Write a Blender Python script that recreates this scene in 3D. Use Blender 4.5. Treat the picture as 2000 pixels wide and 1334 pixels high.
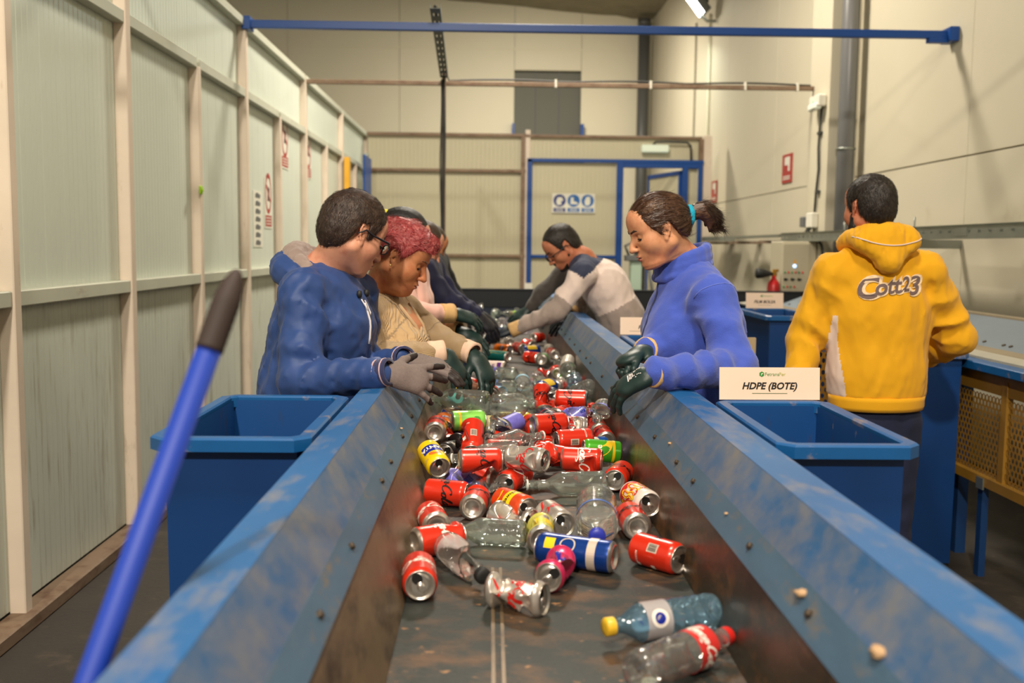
import bpy, bmesh, math, random
import numpy as np
from mathutils import Vector, Matrix, Quaternion, Euler

# ------------------------------------------------------------------ camera, world, lights
scene = bpy.context.scene
for o in list(bpy.data.objects):
    bpy.data.objects.remove(o, do_unlink=True)
COL = scene.collection

cam_data = bpy.data.cameras.new('camera')
cam = bpy.data.objects.new('camera', cam_data)
COL.objects.link(cam)
cam_data.sensor_width = 36.0
cam_data.lens = 35.0
cam_data.clip_start = 0.05
cam.matrix_world = (Matrix.Translation((0, 0, 1.45))
                    @ Euler((math.radians(90 - 5.42), 0, math.radians(-1.324)), 'XYZ').to_matrix().to_4x4()
                    @ Matrix.Rotation(math.radians(0.6), 4, 'Z'))
cam_data.dof.use_dof = True
cam_data.dof.focus_distance = 2.85
cam_data.dof.aperture_fstop = 3.2
scene.camera = cam

world = bpy.data.worlds.new('hall_ambient')
scene.world = world
world.use_nodes = True
world.node_tree.nodes['Background'].inputs[0].default_value = (1.0, 0.93, 0.80, 1)
world.node_tree.nodes['Background'].inputs[1].default_value = 0.12

def area_light(name, loc, target, size, power, color, sizey=None, spread=180):
    d = bpy.data.lights.new(name, 'AREA')
    d.energy = power
    d.color = color
    d.shape = 'RECTANGLE'
    d.size = size
    d.size_y = sizey or size
    d.spread = math.radians(spread)
    o = bpy.data.objects.new(name, d)
    o.location = loc
    o.rotation_euler = (Vector(target) - Vector(loc)).to_track_quat('-Z', 'Y').to_euler()
    COL.objects.link(o)
    return o

WARM = (1.0, 0.90, 0.75)
area_light('floodlight_behind', (-1.3, -4.2, 5.4), (0.6, 4.0, 1.0), 0.28, 520, WARM)
area_light('hall_lamp_near', (0.3, 0.7, 5.9), (0.3, 1.6, 0), 0.7, 260, WARM)
area_light('hall_lamp_mid', (0.4, 9.0, 5.9), (0.2, 9.6, 0), 0.9, 430, WARM)
area_light('hall_lamp_far', (0.6, 16.5, 5.6), (0.8, 17.5, 1.5), 0.8, 330, WARM)

scene.view_settings.view_transform = 'Standard'
scene.view_settings.look = 'None'
scene.view_settings.gamma = 1.0
scene.view_settings.use_curve_mapping = False
scene.view_settings.exposure = 0.0

# ------------------------------------------------------------------ helpers
def srgb(r, g, b):
    def c(v):
        v /= 255.0
        return v / 12.92 if v <= 0.04045 else ((v + 0.055) / 1.055) ** 2.4
    return (c(r), c(g), c(b), 1.0)

MATS = {}
def mat(name, col, rough=0.5, metal=0.0, spec=0.5, var=0.0, vscale=(6, 6, 6), bump=0.0, bscale=(60, 60, 60),
        dirt=None, dirt2=None, coat=0.0, sheen=0.0, emit=None, sss=0.0, bdist=0.004, bdetail=4):
    """Principled material: colour variation, up to two wear layers with noise masks, and fine relief."""
    if name in MATS:
        return MATS[name]
    m = bpy.data.materials.new(name)
    m.use_nodes = True
    nt = m.node_tree
    N, L = nt.nodes, nt.links
    p = N['Principled BSDF']
    p.inputs['Roughness'].default_value = rough
    p.inputs['Metallic'].default_value = metal
    p.inputs['Specular IOR Level'].default_value = spec
    if coat:
        p.inputs['Coat Weight'].default_value = coat
        p.inputs['Coat Roughness'].default_value = 0.15
    if sheen:
        p.inputs['Sheen Weight'].default_value = sheen
        p.inputs['Sheen Roughness'].default_value = 0.6
    if sss:
        p.inputs['Subsurface Weight'].default_value = sss
        p.inputs['Subsurface Radius'].default_value = (0.012, 0.005, 0.003)
        p.inputs['Subsurface Scale'].default_value = 1.0
    tc = N.new('ShaderNodeTexCoord')
    def noise(scale, detail=4, rough_=0.6, off=0.0):
        mp = N.new('ShaderNodeMapping')
        mp.inputs['Scale'].default_value = scale
        mp.inputs['Location'].default_value = (off, off * 0.7, off * 1.3)
        L.new(tc.outputs['Object'], mp.inputs['Vector'])
        n = N.new('ShaderNodeTexNoise')
        n.inputs['Scale'].default_value = 1.0
        n.inputs['Detail'].default_value = detail
        n.inputs['Roughness'].default_value = rough_
        L.new(mp.outputs['Vector'], n.inputs['Vector'])
        return n.outputs['Fac']
    cur = None
    if var:
        r = N.new('ShaderNodeMapRange')
        L.new(noise(vscale), r.inputs['Value'])
        r.inputs['From Min'].default_value = 0.25
        r.inputs['From Max'].default_value = 0.75
        r.inputs['To Min'].default_value = 1 - var
        r.inputs['To Max'].default_value = 1 + var
        mx = N.new('ShaderNodeMix')
        mx.data_type = 'RGBA'
        mx.blend_type = 'MULTIPLY'
        mx.inputs['Factor'].default_value = 1
        mx.inputs[6].default_value = col
        L.new(r.outputs['Result'], mx.inputs[7])
        cur = mx.outputs[2]
    for k, dd in enumerate((dirt, dirt2)):
        if not dd:
            continue
        dcol, lo, hi, dscale = dd[:4]
        r = N.new('ShaderNodeMapRange')
        r.inputs['From Min'].default_value = lo
        r.inputs['From Max'].default_value = hi
        L.new(noise(dscale, 6, 0.65, 3.1 + k * 5), r.inputs['Value'])
        mx = N.new('ShaderNodeMix')
        mx.data_type = 'RGBA'
        L.new(r.outputs['Result'], mx.inputs['Factor'])
        if cur:
            L.new(cur, mx.inputs[6])
        else:
            mx.inputs[6].default_value = col
        mx.inputs[7].default_value = dcol
        cur = mx.outputs[2]
    if cur:
        L.new(cur, p.inputs['Base Color'])
    else:
        p.inputs['Base Color'].default_value = col
    if bump:
        b = N.new('ShaderNodeBump')
        b.inputs['Strength'].default_value = bump
        b.inputs['Distance'].default_value = bdist
        L.new(noise(bscale, bdetail), b.inputs['Height'])
        L.new(b.outputs['Normal'], p.inputs['Normal'])
    if emit:
        p.inputs['Emission Color'].default_value = emit[0]
        p.inputs['Emission Strength'].default_value = emit[1]
    MATS[name] = m
    return m

def tag(o, label=None, cat=None, group=None, kind=None):
    if label: o['label'] = label
    if cat: o['category'] = cat
    if group: o['group'] = group
    if kind: o['kind'] = kind
    return o

def root(name, loc=(0, 0, 0), label=None, cat=None, group=None, kind=None, rotz=0.0):
    o = bpy.data.objects.new(name, None)
    o.empty_display_size = 0.1
    o.location = loc
    o.rotation_euler = (0, 0, rotz)
    COL.objects.link(o)
    return tag(o, label, cat, group, kind)

def origin_of(p):
    """summed location of a part's ancestors (parts are authored in world space unless local=True)"""
    v = Vector((0, 0, 0))
    while p is not None:
        v += p.location
        p = p.parent
    return v

def link(name, me, parent=None, m=None, smooth=False):
    o = bpy.data.objects.new(name, me)
    COL.objects.link(o)
    if parent is not None:
        o.parent = parent
    if m is not None and not me.materials:
        for k in (m if isinstance(m, (list, tuple)) else [m]):
            me.materials.append(k)
    if smooth:
        me.polygons.foreach_set('use_smooth', [True] * len(me.polygons))
    return o

def pyd(name, verts, faces, m=None, parent=None, smooth=False, local=False):
    me = bpy.data.meshes.new(name)
    if parent is not None and not local:
        v0 = origin_of(parent)
        verts = [(v[0] - v0.x, v[1] - v0.y, v[2] - v0.z) for v in verts]
    me.from_pydata([tuple(v) for v in verts], [], faces)
    me.update()
    return link(name, me, parent, m, smooth)

def bm_obj(name, bm, m=None, parent=None, smooth=False, local=False):
    me = bpy.data.meshes.new(name)
    if parent is not None and not local:
        bmesh.ops.translate(bm, verts=bm.verts, vec=-origin_of(parent))
    bm.normal_update()
    bm.to_mesh(me)
    bm.free()
    return link(name, me, parent, m, smooth)

def bm_box(bm, lo, hi, bevel=0.0, mtx=None, seg=1):
    lo, hi = Vector(lo), Vector(hi)
    c = (lo + hi) / 2
    s = hi - lo
    r = bmesh.ops.create_cube(bm, size=1.0, matrix=Matrix.Translation(c) @ Matrix.Diagonal((s.x, s.y, s.z, 1)))
    vs = r['verts']
    if bevel:
        es = list({e for v in vs for e in v.link_edges})
        rr = bmesh.ops.bevel(bm, geom=es, offset=bevel, segments=seg, affect='EDGES', profile=0.7)
        vs = list({v for f in rr['faces'] for v in f.verts} | {v for v in vs if v.is_valid})
    if mtx is not None:
        bmesh.ops.transform(bm, matrix=mtx, verts=vs)
    return vs

def box(name, lo, hi, m, parent=None, bevel=0.0, mtx=None, local=False, smooth=False):
    bm = bmesh.new()
    bm_box(bm, lo, hi, bevel, mtx)
    return bm_obj(name, bm, m, parent, smooth, local)

def frame_z(d):
    """rotation matrix whose z axis is d"""
    d = Vector(d).normalized()
    return d.to_track_quat('Z', 'Y').to_matrix()

def bm_tube(bm, pts, rad, n=10, caps=True):
    """tube along a polyline; rad is a number or a list"""
    pts = [Vector(p) for p in pts]
    rads = rad if isinstance(rad, (list, tuple)) else [rad] * len(pts)
    rings = []
    prev = None
    for i, p in enumerate(pts):
        if i == 0: t = pts[1] - pts[0]
        elif i == len(pts) - 1: t = pts[-1] - pts[-2]
        else: t = (pts[i + 1] - pts[i]).normalized() + (pts[i] - pts[i - 1]).normalized()
        t.normalize()
        if prev is None:
            a = t.orthogonal().normalized()
        else:
            a = (prev - t * prev.dot(t)).normalized()
        prev = a
        b = t.cross(a)
        rings.append([bm.verts.new(p + (a * math.cos(2 * math.pi * k / n) + b * math.sin(2 * math.pi * k / n)) * rads[i]) for k in range(n)])
    for r0, r1 in zip(rings, rings[1:]):
        for k in range(n):
            bm.faces.new((r0[k], r0[(k + 1) % n], r1[(k + 1) % n], r1[k]))
    if caps:
        bm.faces.new(list(reversed(rings[0])))
        bm.faces.new(rings[-1])
    return rings

def tube(name, pts, rad, m, parent=None, n=10, smooth=True, local=False):
    bm = bmesh.new()
    bm_tube(bm, pts, rad, n)
    return bm_obj(name, bm, m, parent, smooth, local)

def bm_lathe(bm, prof, n=32, mtx=None, close=False):
    """revolve (r, z) profile about z"""
    rings = []
    for r, z in prof:
        if r < 1e-6:
            rings.append([bm.verts.new((0, 0, z))])
        else:
            rings.append([bm.verts.new((r * math.cos(2 * math.pi * k / n), r * math.sin(2 * math.pi * k / n), z)) for k in range(n)])
    for a, b in zip(rings, rings[1:]):
        for k in range(n):
            k2 = (k + 1) % n
            if len(a) == 1 and len(b) == 1: continue
            if len(a) == 1: bm.faces.new((a[0], b[k2], b[k])) if False else bm.faces.new((a[0], b[k], b[k2]))
            elif len(b) == 1: bm.faces.new((a[k2], a[k], b[0])) if False else bm.faces.new((a[k], b[0], a[k2]))
            else: bm.faces.new((a[k], b[k], b[k2], a[k2]))
    vs = [v for r in rings for v in r]
    if mtx is not None:
        bmesh.ops.transform(bm, matrix=mtx, verts=vs)
    return vs

def extrude_profile(name, prof, y0, y1, m, parent=None, smooth=False, closed=True, ny=1):
    """closed (x, z) outline swept along y"""
    n = len(prof)
    V, Fc = [], []
    for j in range(ny + 1):
        y = y0 + (y1 - y0) * j / ny
        V += [(p[0], y, p[1]) for p in prof]
    for j in range(ny):
        for i in range(n if closed else n - 1):
            k = (i + 1) % n
            Fc.append((j * n + i, j * n + k, (j + 1) * n + k, (j + 1) * n + i))
    if closed:
        Fc.append(tuple(range(n - 1, -1, -1)))
        Fc.append(tuple(ny * n + i for i in range(n)))
    o = pyd(name, V, Fc, m, parent, smooth)
    bm = bmesh.new(); bm.from_mesh(o.data); bmesh.ops.recalc_face_normals(bm, faces=bm.faces); bm.to_mesh(o.data); bm.free()
    return o

_TXT = {}
def text_flat(s, size=1.0, shear=0.0, bold=0.0, res=3):
    """2D triangles of a string set in the built-in face, left at 0, baseline at 0"""
    key = (s, shear, bold, res)
    if key not in _TXT:
        cu = bpy.data.curves.new('t', 'FONT')
        cu.body = s
        cu.size = 1.0
        cu.shear = shear
        cu.offset = bold
        cu.resolution_u = res
        cu.fill_mode = 'FRONT'
        o = bpy.data.objects.new('t', cu)
        COL.objects.link(o)
        dg = bpy.context.evaluated_depsgraph_get()
        dg.update()
        me = bpy.data.meshes.new_from_object(o.evaluated_get(dg))
        V = np.array([v.co[:2] for v in me.vertices]) if len(me.vertices) else np.zeros((0, 2))
        Fc = [tuple(p.vertices) for p in me.polygons]
        bpy.data.objects.remove(o); bpy.data.curves.remove(cu); bpy.data.meshes.remove(me)
        if len(V):
            V = V - np.array([V[:, 0].min(), 0])
        _TXT[key] = (V, Fc)
    V, Fc = _TXT[key]
    return V * size, Fc

def text_plane(name, s, size, centre, ux, uz, m, parent, shear=0.0, bold=0.0, off=0.0008, align='C'):
    """flat lettering on a plane spanned by ux (reading direction) and uz (up)"""
    V, Fc = text_flat(s, size, shear, bold)
    w = V[:, 0].max() if len(V) else 0
    dx = -w / 2 if align == 'C' else 0
    ux, uz, c = Vector(ux).normalized(), Vector(uz).normalized(), Vector(centre)
    n = ux.cross(uz)
    verts = [c + ux * (v[0] + dx) + uz * v[1] + n * off for v in V]
    return pyd(name, verts, Fc, m, parent)
# ------------------------------------------------------------------ materials of the setting
GREENWALL = mat('left_panel_paint', srgb(204, 212, 200), 0.34, spec=0.5, var=0.04, vscale=(0.6, 1.2, 1.0),
                dirt=(srgb(140, 132, 108), 0.70, 0.95, (2, 6, 1.3)))
GREENLOW = mat('left_panel_paint_low', srgb(198, 204, 192), 0.40, spec=0.45, var=0.05, vscale=(0.6, 1.5, 1.0),
               dirt=(srgb(112, 98, 72), 0.60, 0.86, (2, 5, 1.0)), dirt2=(srgb(150, 140, 116), 0.55, 0.8, (3, 30, 2.5)))
POSTP = mat('post_paint', srgb(214, 198, 180), 0.5, var=0.06, vscale=(3, 3, 5), dirt=(srgb(150, 128, 104), 0.62, 0.85, (14, 14, 4)))
RAILP = mat('rail_paint', srgb(186, 188, 172), 0.5, var=0.06, vscale=(3, 5, 3), dirt=(srgb(120, 106, 84), 0.62, 0.85, (10, 4, 10)))
CREAM = mat('right_wall_cream', srgb(203, 195, 172), 0.55, var=0.035, vscale=(0.5, 0.9, 0.7), dirt=(srgb(168, 156, 126), 0.68, 0.95, (1.5, 1.5, 1.0)))
CREAM2 = mat('back_wall_cream', srgb(211, 203, 178), 0.6, var=0.03, vscale=(0.5, 0.5, 0.6))
PARTN = mat('partition_cream', srgb(190, 183, 155), 0.5, var=0.05, vscale=(0.7, 1, 0.9), dirt=(srgb(150, 138, 108), 0.66, 0.95, (2, 2, 2)))
RUST = mat('rusted_steel', srgb(128, 106, 86), 0.6, metal=0.2, var=0.2, vscale=(4, 4, 12), dirt=(srgb(92, 60, 42), 0.5, 0.75, (9, 9, 30)), dirt2=(srgb(150, 140, 124), 0.6, 0.8, (14, 5, 14)))
BLUESTEEL = mat('blue_steel_paint', srgb(6, 64, 136), 0.4, spec=0.35, var=0.06, vscale=(2, 2, 2))
SEAM = mat('joint_grey', srgb(120, 112, 92), 0.8)  # flat grey-brown for the wall panel joints and one conduit
CEIL = mat('sprayed_foam_ceiling', srgb(150, 142, 120), 0.95, var=0.15, vscale=(3, 3, 3), bump=1.0, bscale=(12, 12, 12), bdist=0.05)
FLOORM = mat('dark_floor', srgb(46, 40, 34), 0.7, var=0.3, vscale=(1.6, 1.6, 1.6), dirt=(srgb(78, 66, 54), 0.55, 0.78, (6, 6, 6)), bump=0.5, bscale=(40, 40, 40))
GREYPIPE = mat('grey_plastic_pipe', srgb(108, 108, 108), 0.35, var=0.05, vscale=(4, 4, 1.5))
DARKOPEN = mat('aperture_grey', srgb(98, 98, 88), 0.7)
BLACK = mat('black_rubber', srgb(22, 22, 22), 0.6)
CABLE = mat('cable_sheath', srgb(48, 48, 46), 0.55)
GALV = mat('galvanised', srgb(142, 146, 138), 0.42, metal=0.75, var=0.1, vscale=(6, 6, 6))
WHITEPL = mat('white_plastic', srgb(226, 222, 208), 0.4)
GREYPL = mat('grey_plastic', srgb(96, 98, 98), 0.5)

# ------------------------------------------------------------------ floor, ceiling, far wall
fl = box('floor', (-9, -7, -0.2), (6, 22, 0.0), FLOORM); tag(fl, kind='structure')
V = []
NX, NY = 40, 60
rnd = random.Random(4)
for j in range(NY + 1):
    for i in range(NX + 1):
        x = -9 + 12.5 * i / NX
        y = -7 + 28.5 * j / NY
        z = 6.16 + (3.34 - x) * 0.085 + rnd.uniform(-0.025, 0.025)
        V.append((x, y, z))
Fq = [(j * (NX + 1) + i, (j + 1) * (NX + 1) + i, (j + 1) * (NX + 1) + i + 1, j * (NX + 1) + i + 1) for j in range(NY) for i in range(NX)]
ce = pyd('ceiling', V, Fq, CEIL, smooth=True); tag(ce, kind='structure')

wb = root('wall_back', (0, 21.1, 0), kind='structure')
# far wall: upright panels with an opening left free at x 0.48..1.87, z 3.2..5.11
xs = [-9.0, -6.6, -4.2, -1.9, 0.48, 1.87, 3.4]
for a, b_ in zip(xs, xs[1:]):
    if abs(a - 0.48) < 1e-6:
        box('panel', (a + .004, 21.1, 0), (b_ - .004, 21.2, 3.2), CREAM2, wb)
        box('panel', (a + .004, 21.1, 5.11), (b_ - .004, 21.2, 7.3), CREAM2, wb)
    else:
        box('panel', (a + .004, 21.1, 0), (b_ - .004, 21.2, 7.3), CREAM2, wb)
box('cover_strip', (-9, 21.085, 5.52), (3.3, 21.1, 5.56), CREAM2, wb)
op = root('wall_aperture', (1.17, 21.3, 3.2), 'flat grey sheets filling the dark shutter high in the cream back wall', 'aperture')
for k in range(3):  # flat grey sheets stand in for the dark of the opening
    x0 = 0.45 + k * 0.49
    box('aperture_fill', (x0, 21.28, 3.1), (x0 + 0.475, 21.31, 5.2), DARKOPEN, op)
for x0, x1 in ((0.44, 0.49), (1.86, 1.93)):
    box('aperture_rail', (x0, 20.9, 3.2), (x1, 21.08, 4.0), BLUESTEEL, op)

# ------------------------------------------------------------------ left wall of ribbed sandwich panels
wl = root('wall_left', (-1.8, 0, 0), kind='structure')
POSTS = [1.35, 2.53, 3.71, 4.92, 6.1, 7.28, 8.42, 9.6, 10.8, 11.95, 13.15, 14.4]
MAJOR = {2.53, 4.92, 7.28, 9.6, 11.95, 14.4}
def ribbed(y0, y1, z0, z1, m, x=-1.80, pitch=0.048, depth=0.0022):
    V, F = [], []
    n = max(2, int(round((y1 - y0) / pitch)))
    prof = []
    for k in range(n):
        ya = y0 + (y1 - y0) * k / n
        yb = y0 + (y1 - y0) * (k + 1) / n
        d = depth * (1.6 if k % 4 == 0 else 0.8)
        prof += [(ya, x - d), (ya + 0.004, x), (yb - 0.004, x)]
    prof.append((y1, x - depth))
    for y, xx in prof:
        V += [(xx, y, z0), (xx, y, z1)]
    for i in range(len(prof) - 1):
        F.append((2 * i, 2 * i + 2, 2 * i + 3, 2 * i + 1))
    b = len(V)
    V += [(x - 0.05, y0, z0), (x - 0.05, y1, z0), (x - 0.05, y1, z1), (x - 0.05, y0, z1)]
    F.append((b, b + 3, b + 2, b + 1))
    return pyd('wall_panel', [(v[0], v[1], v[2]) for v in V], [tuple(reversed(f)) for f in F], m, wl)
edges = [0.2] + POSTS
for a, b_ in zip(edges, edges[1:]):
    ribbed(a, b_, 0.06, 1.24, GREENLOW)
    if b_ < 12 or b_ == 14.4 or b_ == 13.15:
        ribbed(a, b_, 1.24, 2.52, GREENWALL)
maj = sorted(MAJOR)
for a, b_ in zip([0.2] + maj, maj):
    ribbed(a, b_, 2.52, 3.0, GREENWALL)
for y in POSTS:
    top = 3.0 if y in MAJOR else 2.5
    w = 0.032 if y in MAJOR else 0.028
    box('post', (-1.80, y - w, 0.05), (-1.738, y + w, top), POSTP, wl, bevel=0.004)
    bolt_y = y + 0.004
for a, b_ in zip(edges, edges[1:]):
    for z in (1.24,):
        box('rail', (-1.80, a + 0.03, z - 0.03), (-1.745, b_ - 0.03, z + 0.03), RAILP, wl, bevel=0.004)
    box('rail', (-1.80, a + 0.03, 2.49), (-1.745, b_ - 0.03, 2.55), RAILP, wl, bevel=0.004)
for a, b_ in zip([0.2] + maj, maj):
    box('rail', (-1.83, a + 0.03, 2.985), (-1.745, b_ - 0.03, 3.045), RAILP, wl, bevel=0.004)
box('plinth', (-1.80, 0.2, 0.0), (-1.70, 14.4, 0.055), RUST, wl, bevel=0.006)

# ------------------------------------------------------------------ cross partition at the back with blue door frame
wp = root('wall_partition', (0, 14.3, 0), kind='structure')
def ribbed_x(x0, x1, z0, z1, y, m, parent, pitch=0.06, depth=0.003):
    n = max(2, int(round((x1 - x0) / pitch)))
    V, F = [], []
    prof = []
    for k in range(n):
        xa = x0 + (x1 - x0) * k / n
        xb = x0 + (x1 - x0) * (k + 1) / n
        prof += [(xa, y + depth), (xa + 0.005, y), (xb - 0.005, y)]
    prof.append((x1, y + depth))
    for xx, yy in prof:
        V += [(xx, yy, z0), (xx, yy, z1)]
    for i in range(len(prof) - 1):
        F.append((2 * i, 2 * i + 2, 2 * i + 3, 2 * i + 1))
    b = len(V)
    V += [(x0, y + .05, z0), (x1, y + .05, z0), (x1, y + .05, z1), (x0, y + .05, z1)]
    F.append((b + 3, b + 2, b + 1, b))
    return pyd('wall_panel', V, F, m, parent)
for x0, x1 in ((-1.74, -0.62), (-0.62, 0.46)):
    ribbed_x(x0, x1, 2.53, 3.0, 14.32, PARTN, wp)
    ribbed_x(x0, x1, 1.33, 2.5, 14.32, PARTN, wp)
    ribbed_x(x0, x1, 0.0, 1.31, 14.32, PARTN, wp)
for x0, x1 in ((0.56, 1.2), (1.2, 2.1), (2.1, 2.98)):
    ribbed_x(x0, x1, 2.70, 3.0, 14.32, PARTN, wp)
for z in (3.02, 2.52, 1.32):
    box('rail', (-1.74, 14.25, z - 0.022), (0.5, 14.30, z + 0.022), RUST, wp, bevel=0.004)
box('rail', (0.5, 14.25, 2.995), (3.0, 14.30, 3.035), RUST, wp, bevel=0.004)
box('post', (0.43, 14.24, 0), (0.49, 14.32, 3.0), RUST, wp, bevel=0.004)
box('post', (2.96, 14.24, 2.68), (3.02, 14.32, 3.0), RUST, wp, bevel=0.004)
box('post', (0.49, 14.26, 0), (0.56, 14.34, 3.1), POSTP, wp, bevel=0.004)
box('post', (3.02, 14.26, 0), (3.14, 14.36, 3.05), POSTP, wp, bevel=0.004)

d1 = root('door_1', (1.75, 14.28, 0), kind='structure')
def bar(name, lo, hi, m, parent, bevel=0.004):
    return box(name, lo, hi, m, parent, bevel)
bar('door_frame', (0.52, 14.21, 0.92), (0.59, 14.27, 2.69), BLUESTEEL, d1)
bar('door_frame', (0.52, 14.21, 2.65), (3.02, 14.27, 2.70), BLUESTEEL, d1)
bar('door_frame', (1.79, 14.20, 0.0), (1.88, 14.27, 2.66), BLUESTEEL, d1)
bar('door_frame', (2.95, 14.21, 0.0), (3.01, 14.27, 2.66), BLUESTEEL, d1)
bar('door_frame', (2.72, 14.20, 0.0), (2.80, 14.27, 2.62), BLUESTEEL, d1)
bar('door_frame', (1.88, 14.21, 2.585), (2.95, 14.27, 2.65), BLUESTEEL, d1)
bar('cross_bar', (0.59, 14.23, 1.30), (1.79, 14.27, 1.345), BLUESTEEL, d1)
box('frame_foot', (0.50, 14.2, 0.0), (0.61, 14.28, 0.94), WHITEPL, d1)
ribbed_x(0.59, 1.79, 1.34, 2.65, 14.29, PARTN, d1)
ribbed_x(0.59, 1.79, 0.0, 1.30, 14.29, PARTN, d1)
for o in d1.children:
    if o.name.startswith('wall_panel'): o.name = 'fixed_panel'
ribbed_x(2.80, 2.95, 0.0, 2.60, 14.29, PARTN, d1).name = 'side_panel'
# open door leaf seen at a steep angle behind the frame
a0, a1 = Vector((2.72, 14.28, 0)), Vector((2.42, 15.35, 0))
dr = (a1 - a0).normalized(); nr = Vector((-dr.y, dr.x, 0))
def leafbar(name, s0, s1, z0, z1, t, m):
    pts = []
    for s, z in ((s0, z0), (s1, z0), (s1, z1), (s0, z1)):
        p = a0 + dr * s; pts.append(Vector((p.x, p.y, z)))
    V = [p - nr * t for p in pts] + [p + nr * t for p in pts]
    return pyd(name, V, [(0, 1, 2, 3), (7, 6, 5, 4), (0, 4, 5, 1), (1, 5, 6, 2), (2, 6, 7, 3), (3, 7, 4, 0)], m, d1)
Lw = (a1 - a0).length
leafbar('leaf_frame', 0, 0.06, 0.02, 2.56, 0.02, BLUESTEEL)
leafbar('leaf_frame', Lw - 0.06, Lw, 0.02, 2.56, 0.02, BLUESTEEL)
leafbar('leaf_frame', 0, Lw, 2.50, 2.56, 0.02, BLUESTEEL)
leafbar('leaf_panel', 0.06, Lw - 0.06, 0.02, 2.50, 0.012, PARTN)

# ------------------------------------------------------------------ right wall
wr = root('wall_right', (3.34, 0, 0), kind='structure')
ys = [-6.2, -3.8, -2.6, -0.2, 2.2, 4.6, 7.0, 9.4, 11.8, 14.2, 16.6, 19.0, 21.1]
for a, b_ in zip(ys, ys[1:]):
    box('wall_panel', (3.34, a + 0.003, 0.0), (3.42, b_ - 0.003, 2.115), CREAM, wr, bevel=0.003)
    box('wall_panel', (3.34, a + 0.003, 2.125), (3.42, b_ - 0.003, 6.3), CREAM, wr, bevel=0.003)
box('joint_backing', (3.36, -6.2, 0), (3.41, 21.1, 6.3), SEAM, wr)
box('column', (3.07, 9.15, 0), (3.34, 9.7, 6.3), CREAM, wr, bevel=0.006)
tag(wr, kind='structure')

# ------------------------------------------------------------------ beams and pole
bb = root('blue_beam', (0.8, 7.28, 3.0), 'long blue steel beam spanning the hall from the panel wall', 'beam')
bm = bmesh.new(); bm_box(bm, (-1.75, 7.255, 2.975), (3.29, 7.305, 3.03), 0.004); bm_obj('tube', bm, BLUESTEEL, bb)
box('wall_plate', (3.27, 7.20, 2.95), (3.335, 7.36, 3.05), BLUESTEEL, bb, bevel=0.003)
box('end_bracket', (3.14, 7.25, 2.945), (3.29, 7.31, 2.98), BLUESTEEL, bb, bevel=0.003)
box('end_bracket', (-1.76, 7.22, 2.96), (-1.70, 7.34, 3.05), BLUESTEEL, bb, bevel=0.003)
for yb, lab in ((4.92, 'blue steel beam spanning the hall overhead, just out of view above the bins'), (2.53, 'blue steel beam spanning the hall above the near end of the belt')):
    b2 = root('blue_beam', (0.8, yb, 3.0), lab, 'beam')
    box('tube', (-1.74, yb - .025, 2.975), (3.29, yb + .025, 3.03), BLUESTEEL, b2, bevel=0.004)
    box('wall_plate', (3.27, yb - .08, 2.95), (3.335, yb + .08, 3.05), BLUESTEEL, b2, bevel=0.003)
rb = root('rusty_beam', (0.7, 9.6, 2.98), 'thin rusty steel beam with a cable tied along its top', 'beam')
box('tube', (-1.74, 9.575, 2.96), (3.07, 9.62, 3.0), RUST, rb, bevel=0.003)
pts = [(-0.43, 9.56, 3.10)]
for k in range(30):
    x = -0.40 + 3.44 * k / 29
    pts.append((x, 9.60, 3.008 + 0.016 * abs(math.sin(k * math.pi / 9.6))))
tube('cable', pts, 0.009, CABLE, rb, 6)
for x in (0.6, 1.5, 2.4, 2.9):
    box('cable_tie', (x, 9.57, 2.955), (x + 0.02, 9.625, 3.03), WHITEPL, rb)
rb2 = None
pole = root('upright_pole', (-0.44, 9.55, 0), 'thin dark steel pole with cables hanging below the rusty beam', 'pole')
box('tube', (-0.463, 9.52, 0.0), (-0.424, 9.56, 3.1), RUST, pole, bevel=0.003)
bm = bmesh.new()
for k, dx in enumerate((-0.03, -0.012, 0.006)):
    p = [(-0.44 + dx * 0.9 + 0.006 * math.sin(z * 5 + k), 9.508, z) for z in np.linspace(0.3, 3.0, 20)]
    bm_tube(bm, p, 0.008, 6)
bm_obj('cable', bm, CABLE, pole, True)
tray = root('cable_channel', (-0.5, 8.4, 3.05), 'slotted grey cable channel sloping from the blue beam to the pole', 'cable tray')
dv = Vector((-0.44, 9.5, 3.02)) - Vector((-0.395, 7.2, 3.085))
Lc = dv.length
q = dv.to_track_quat('Y', 'Z').to_matrix().to_4x4()
mt = Matrix.Translation((-0.395, 7.2, 3.085)) @ q
bm = bmesh.new()
bm_box(bm, (-0.035, -0.12, -0.002), (-0.02, Lc, 0.002), 0, mt); bm_box(bm, (0.02, -0.12, -0.002), (0.035, Lc, 0.002), 0, mt)
for k in range(12):
    y = -0.12 + (Lc + 0.12) * k / 11.5
    bm_box(bm, (-0.02, y, -0.002), (0.02, y + 0.13, 0.002), 0, mt)
bm_box(bm, (-0.037, -0.12, -0.002), (-0.034, Lc, 0.035), 0, mt); bm_box(bm, (0.034, -0.12, -0.002), (0.037, Lc, 0.035), 0, mt)
bm_obj('perforated_channel', bm, mat('channel_dark', srgb(84, 88, 84), 0.5, metal=0.5), tray)
bm = bmesh.new(); bm_tube(bm, [mt @ Vector((0.0, y, 0.012)) for y in np.linspace(-.12, Lc, 8)], 0.012, 6); bm_obj('cable', bm, CABLE, tray, True)

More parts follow.
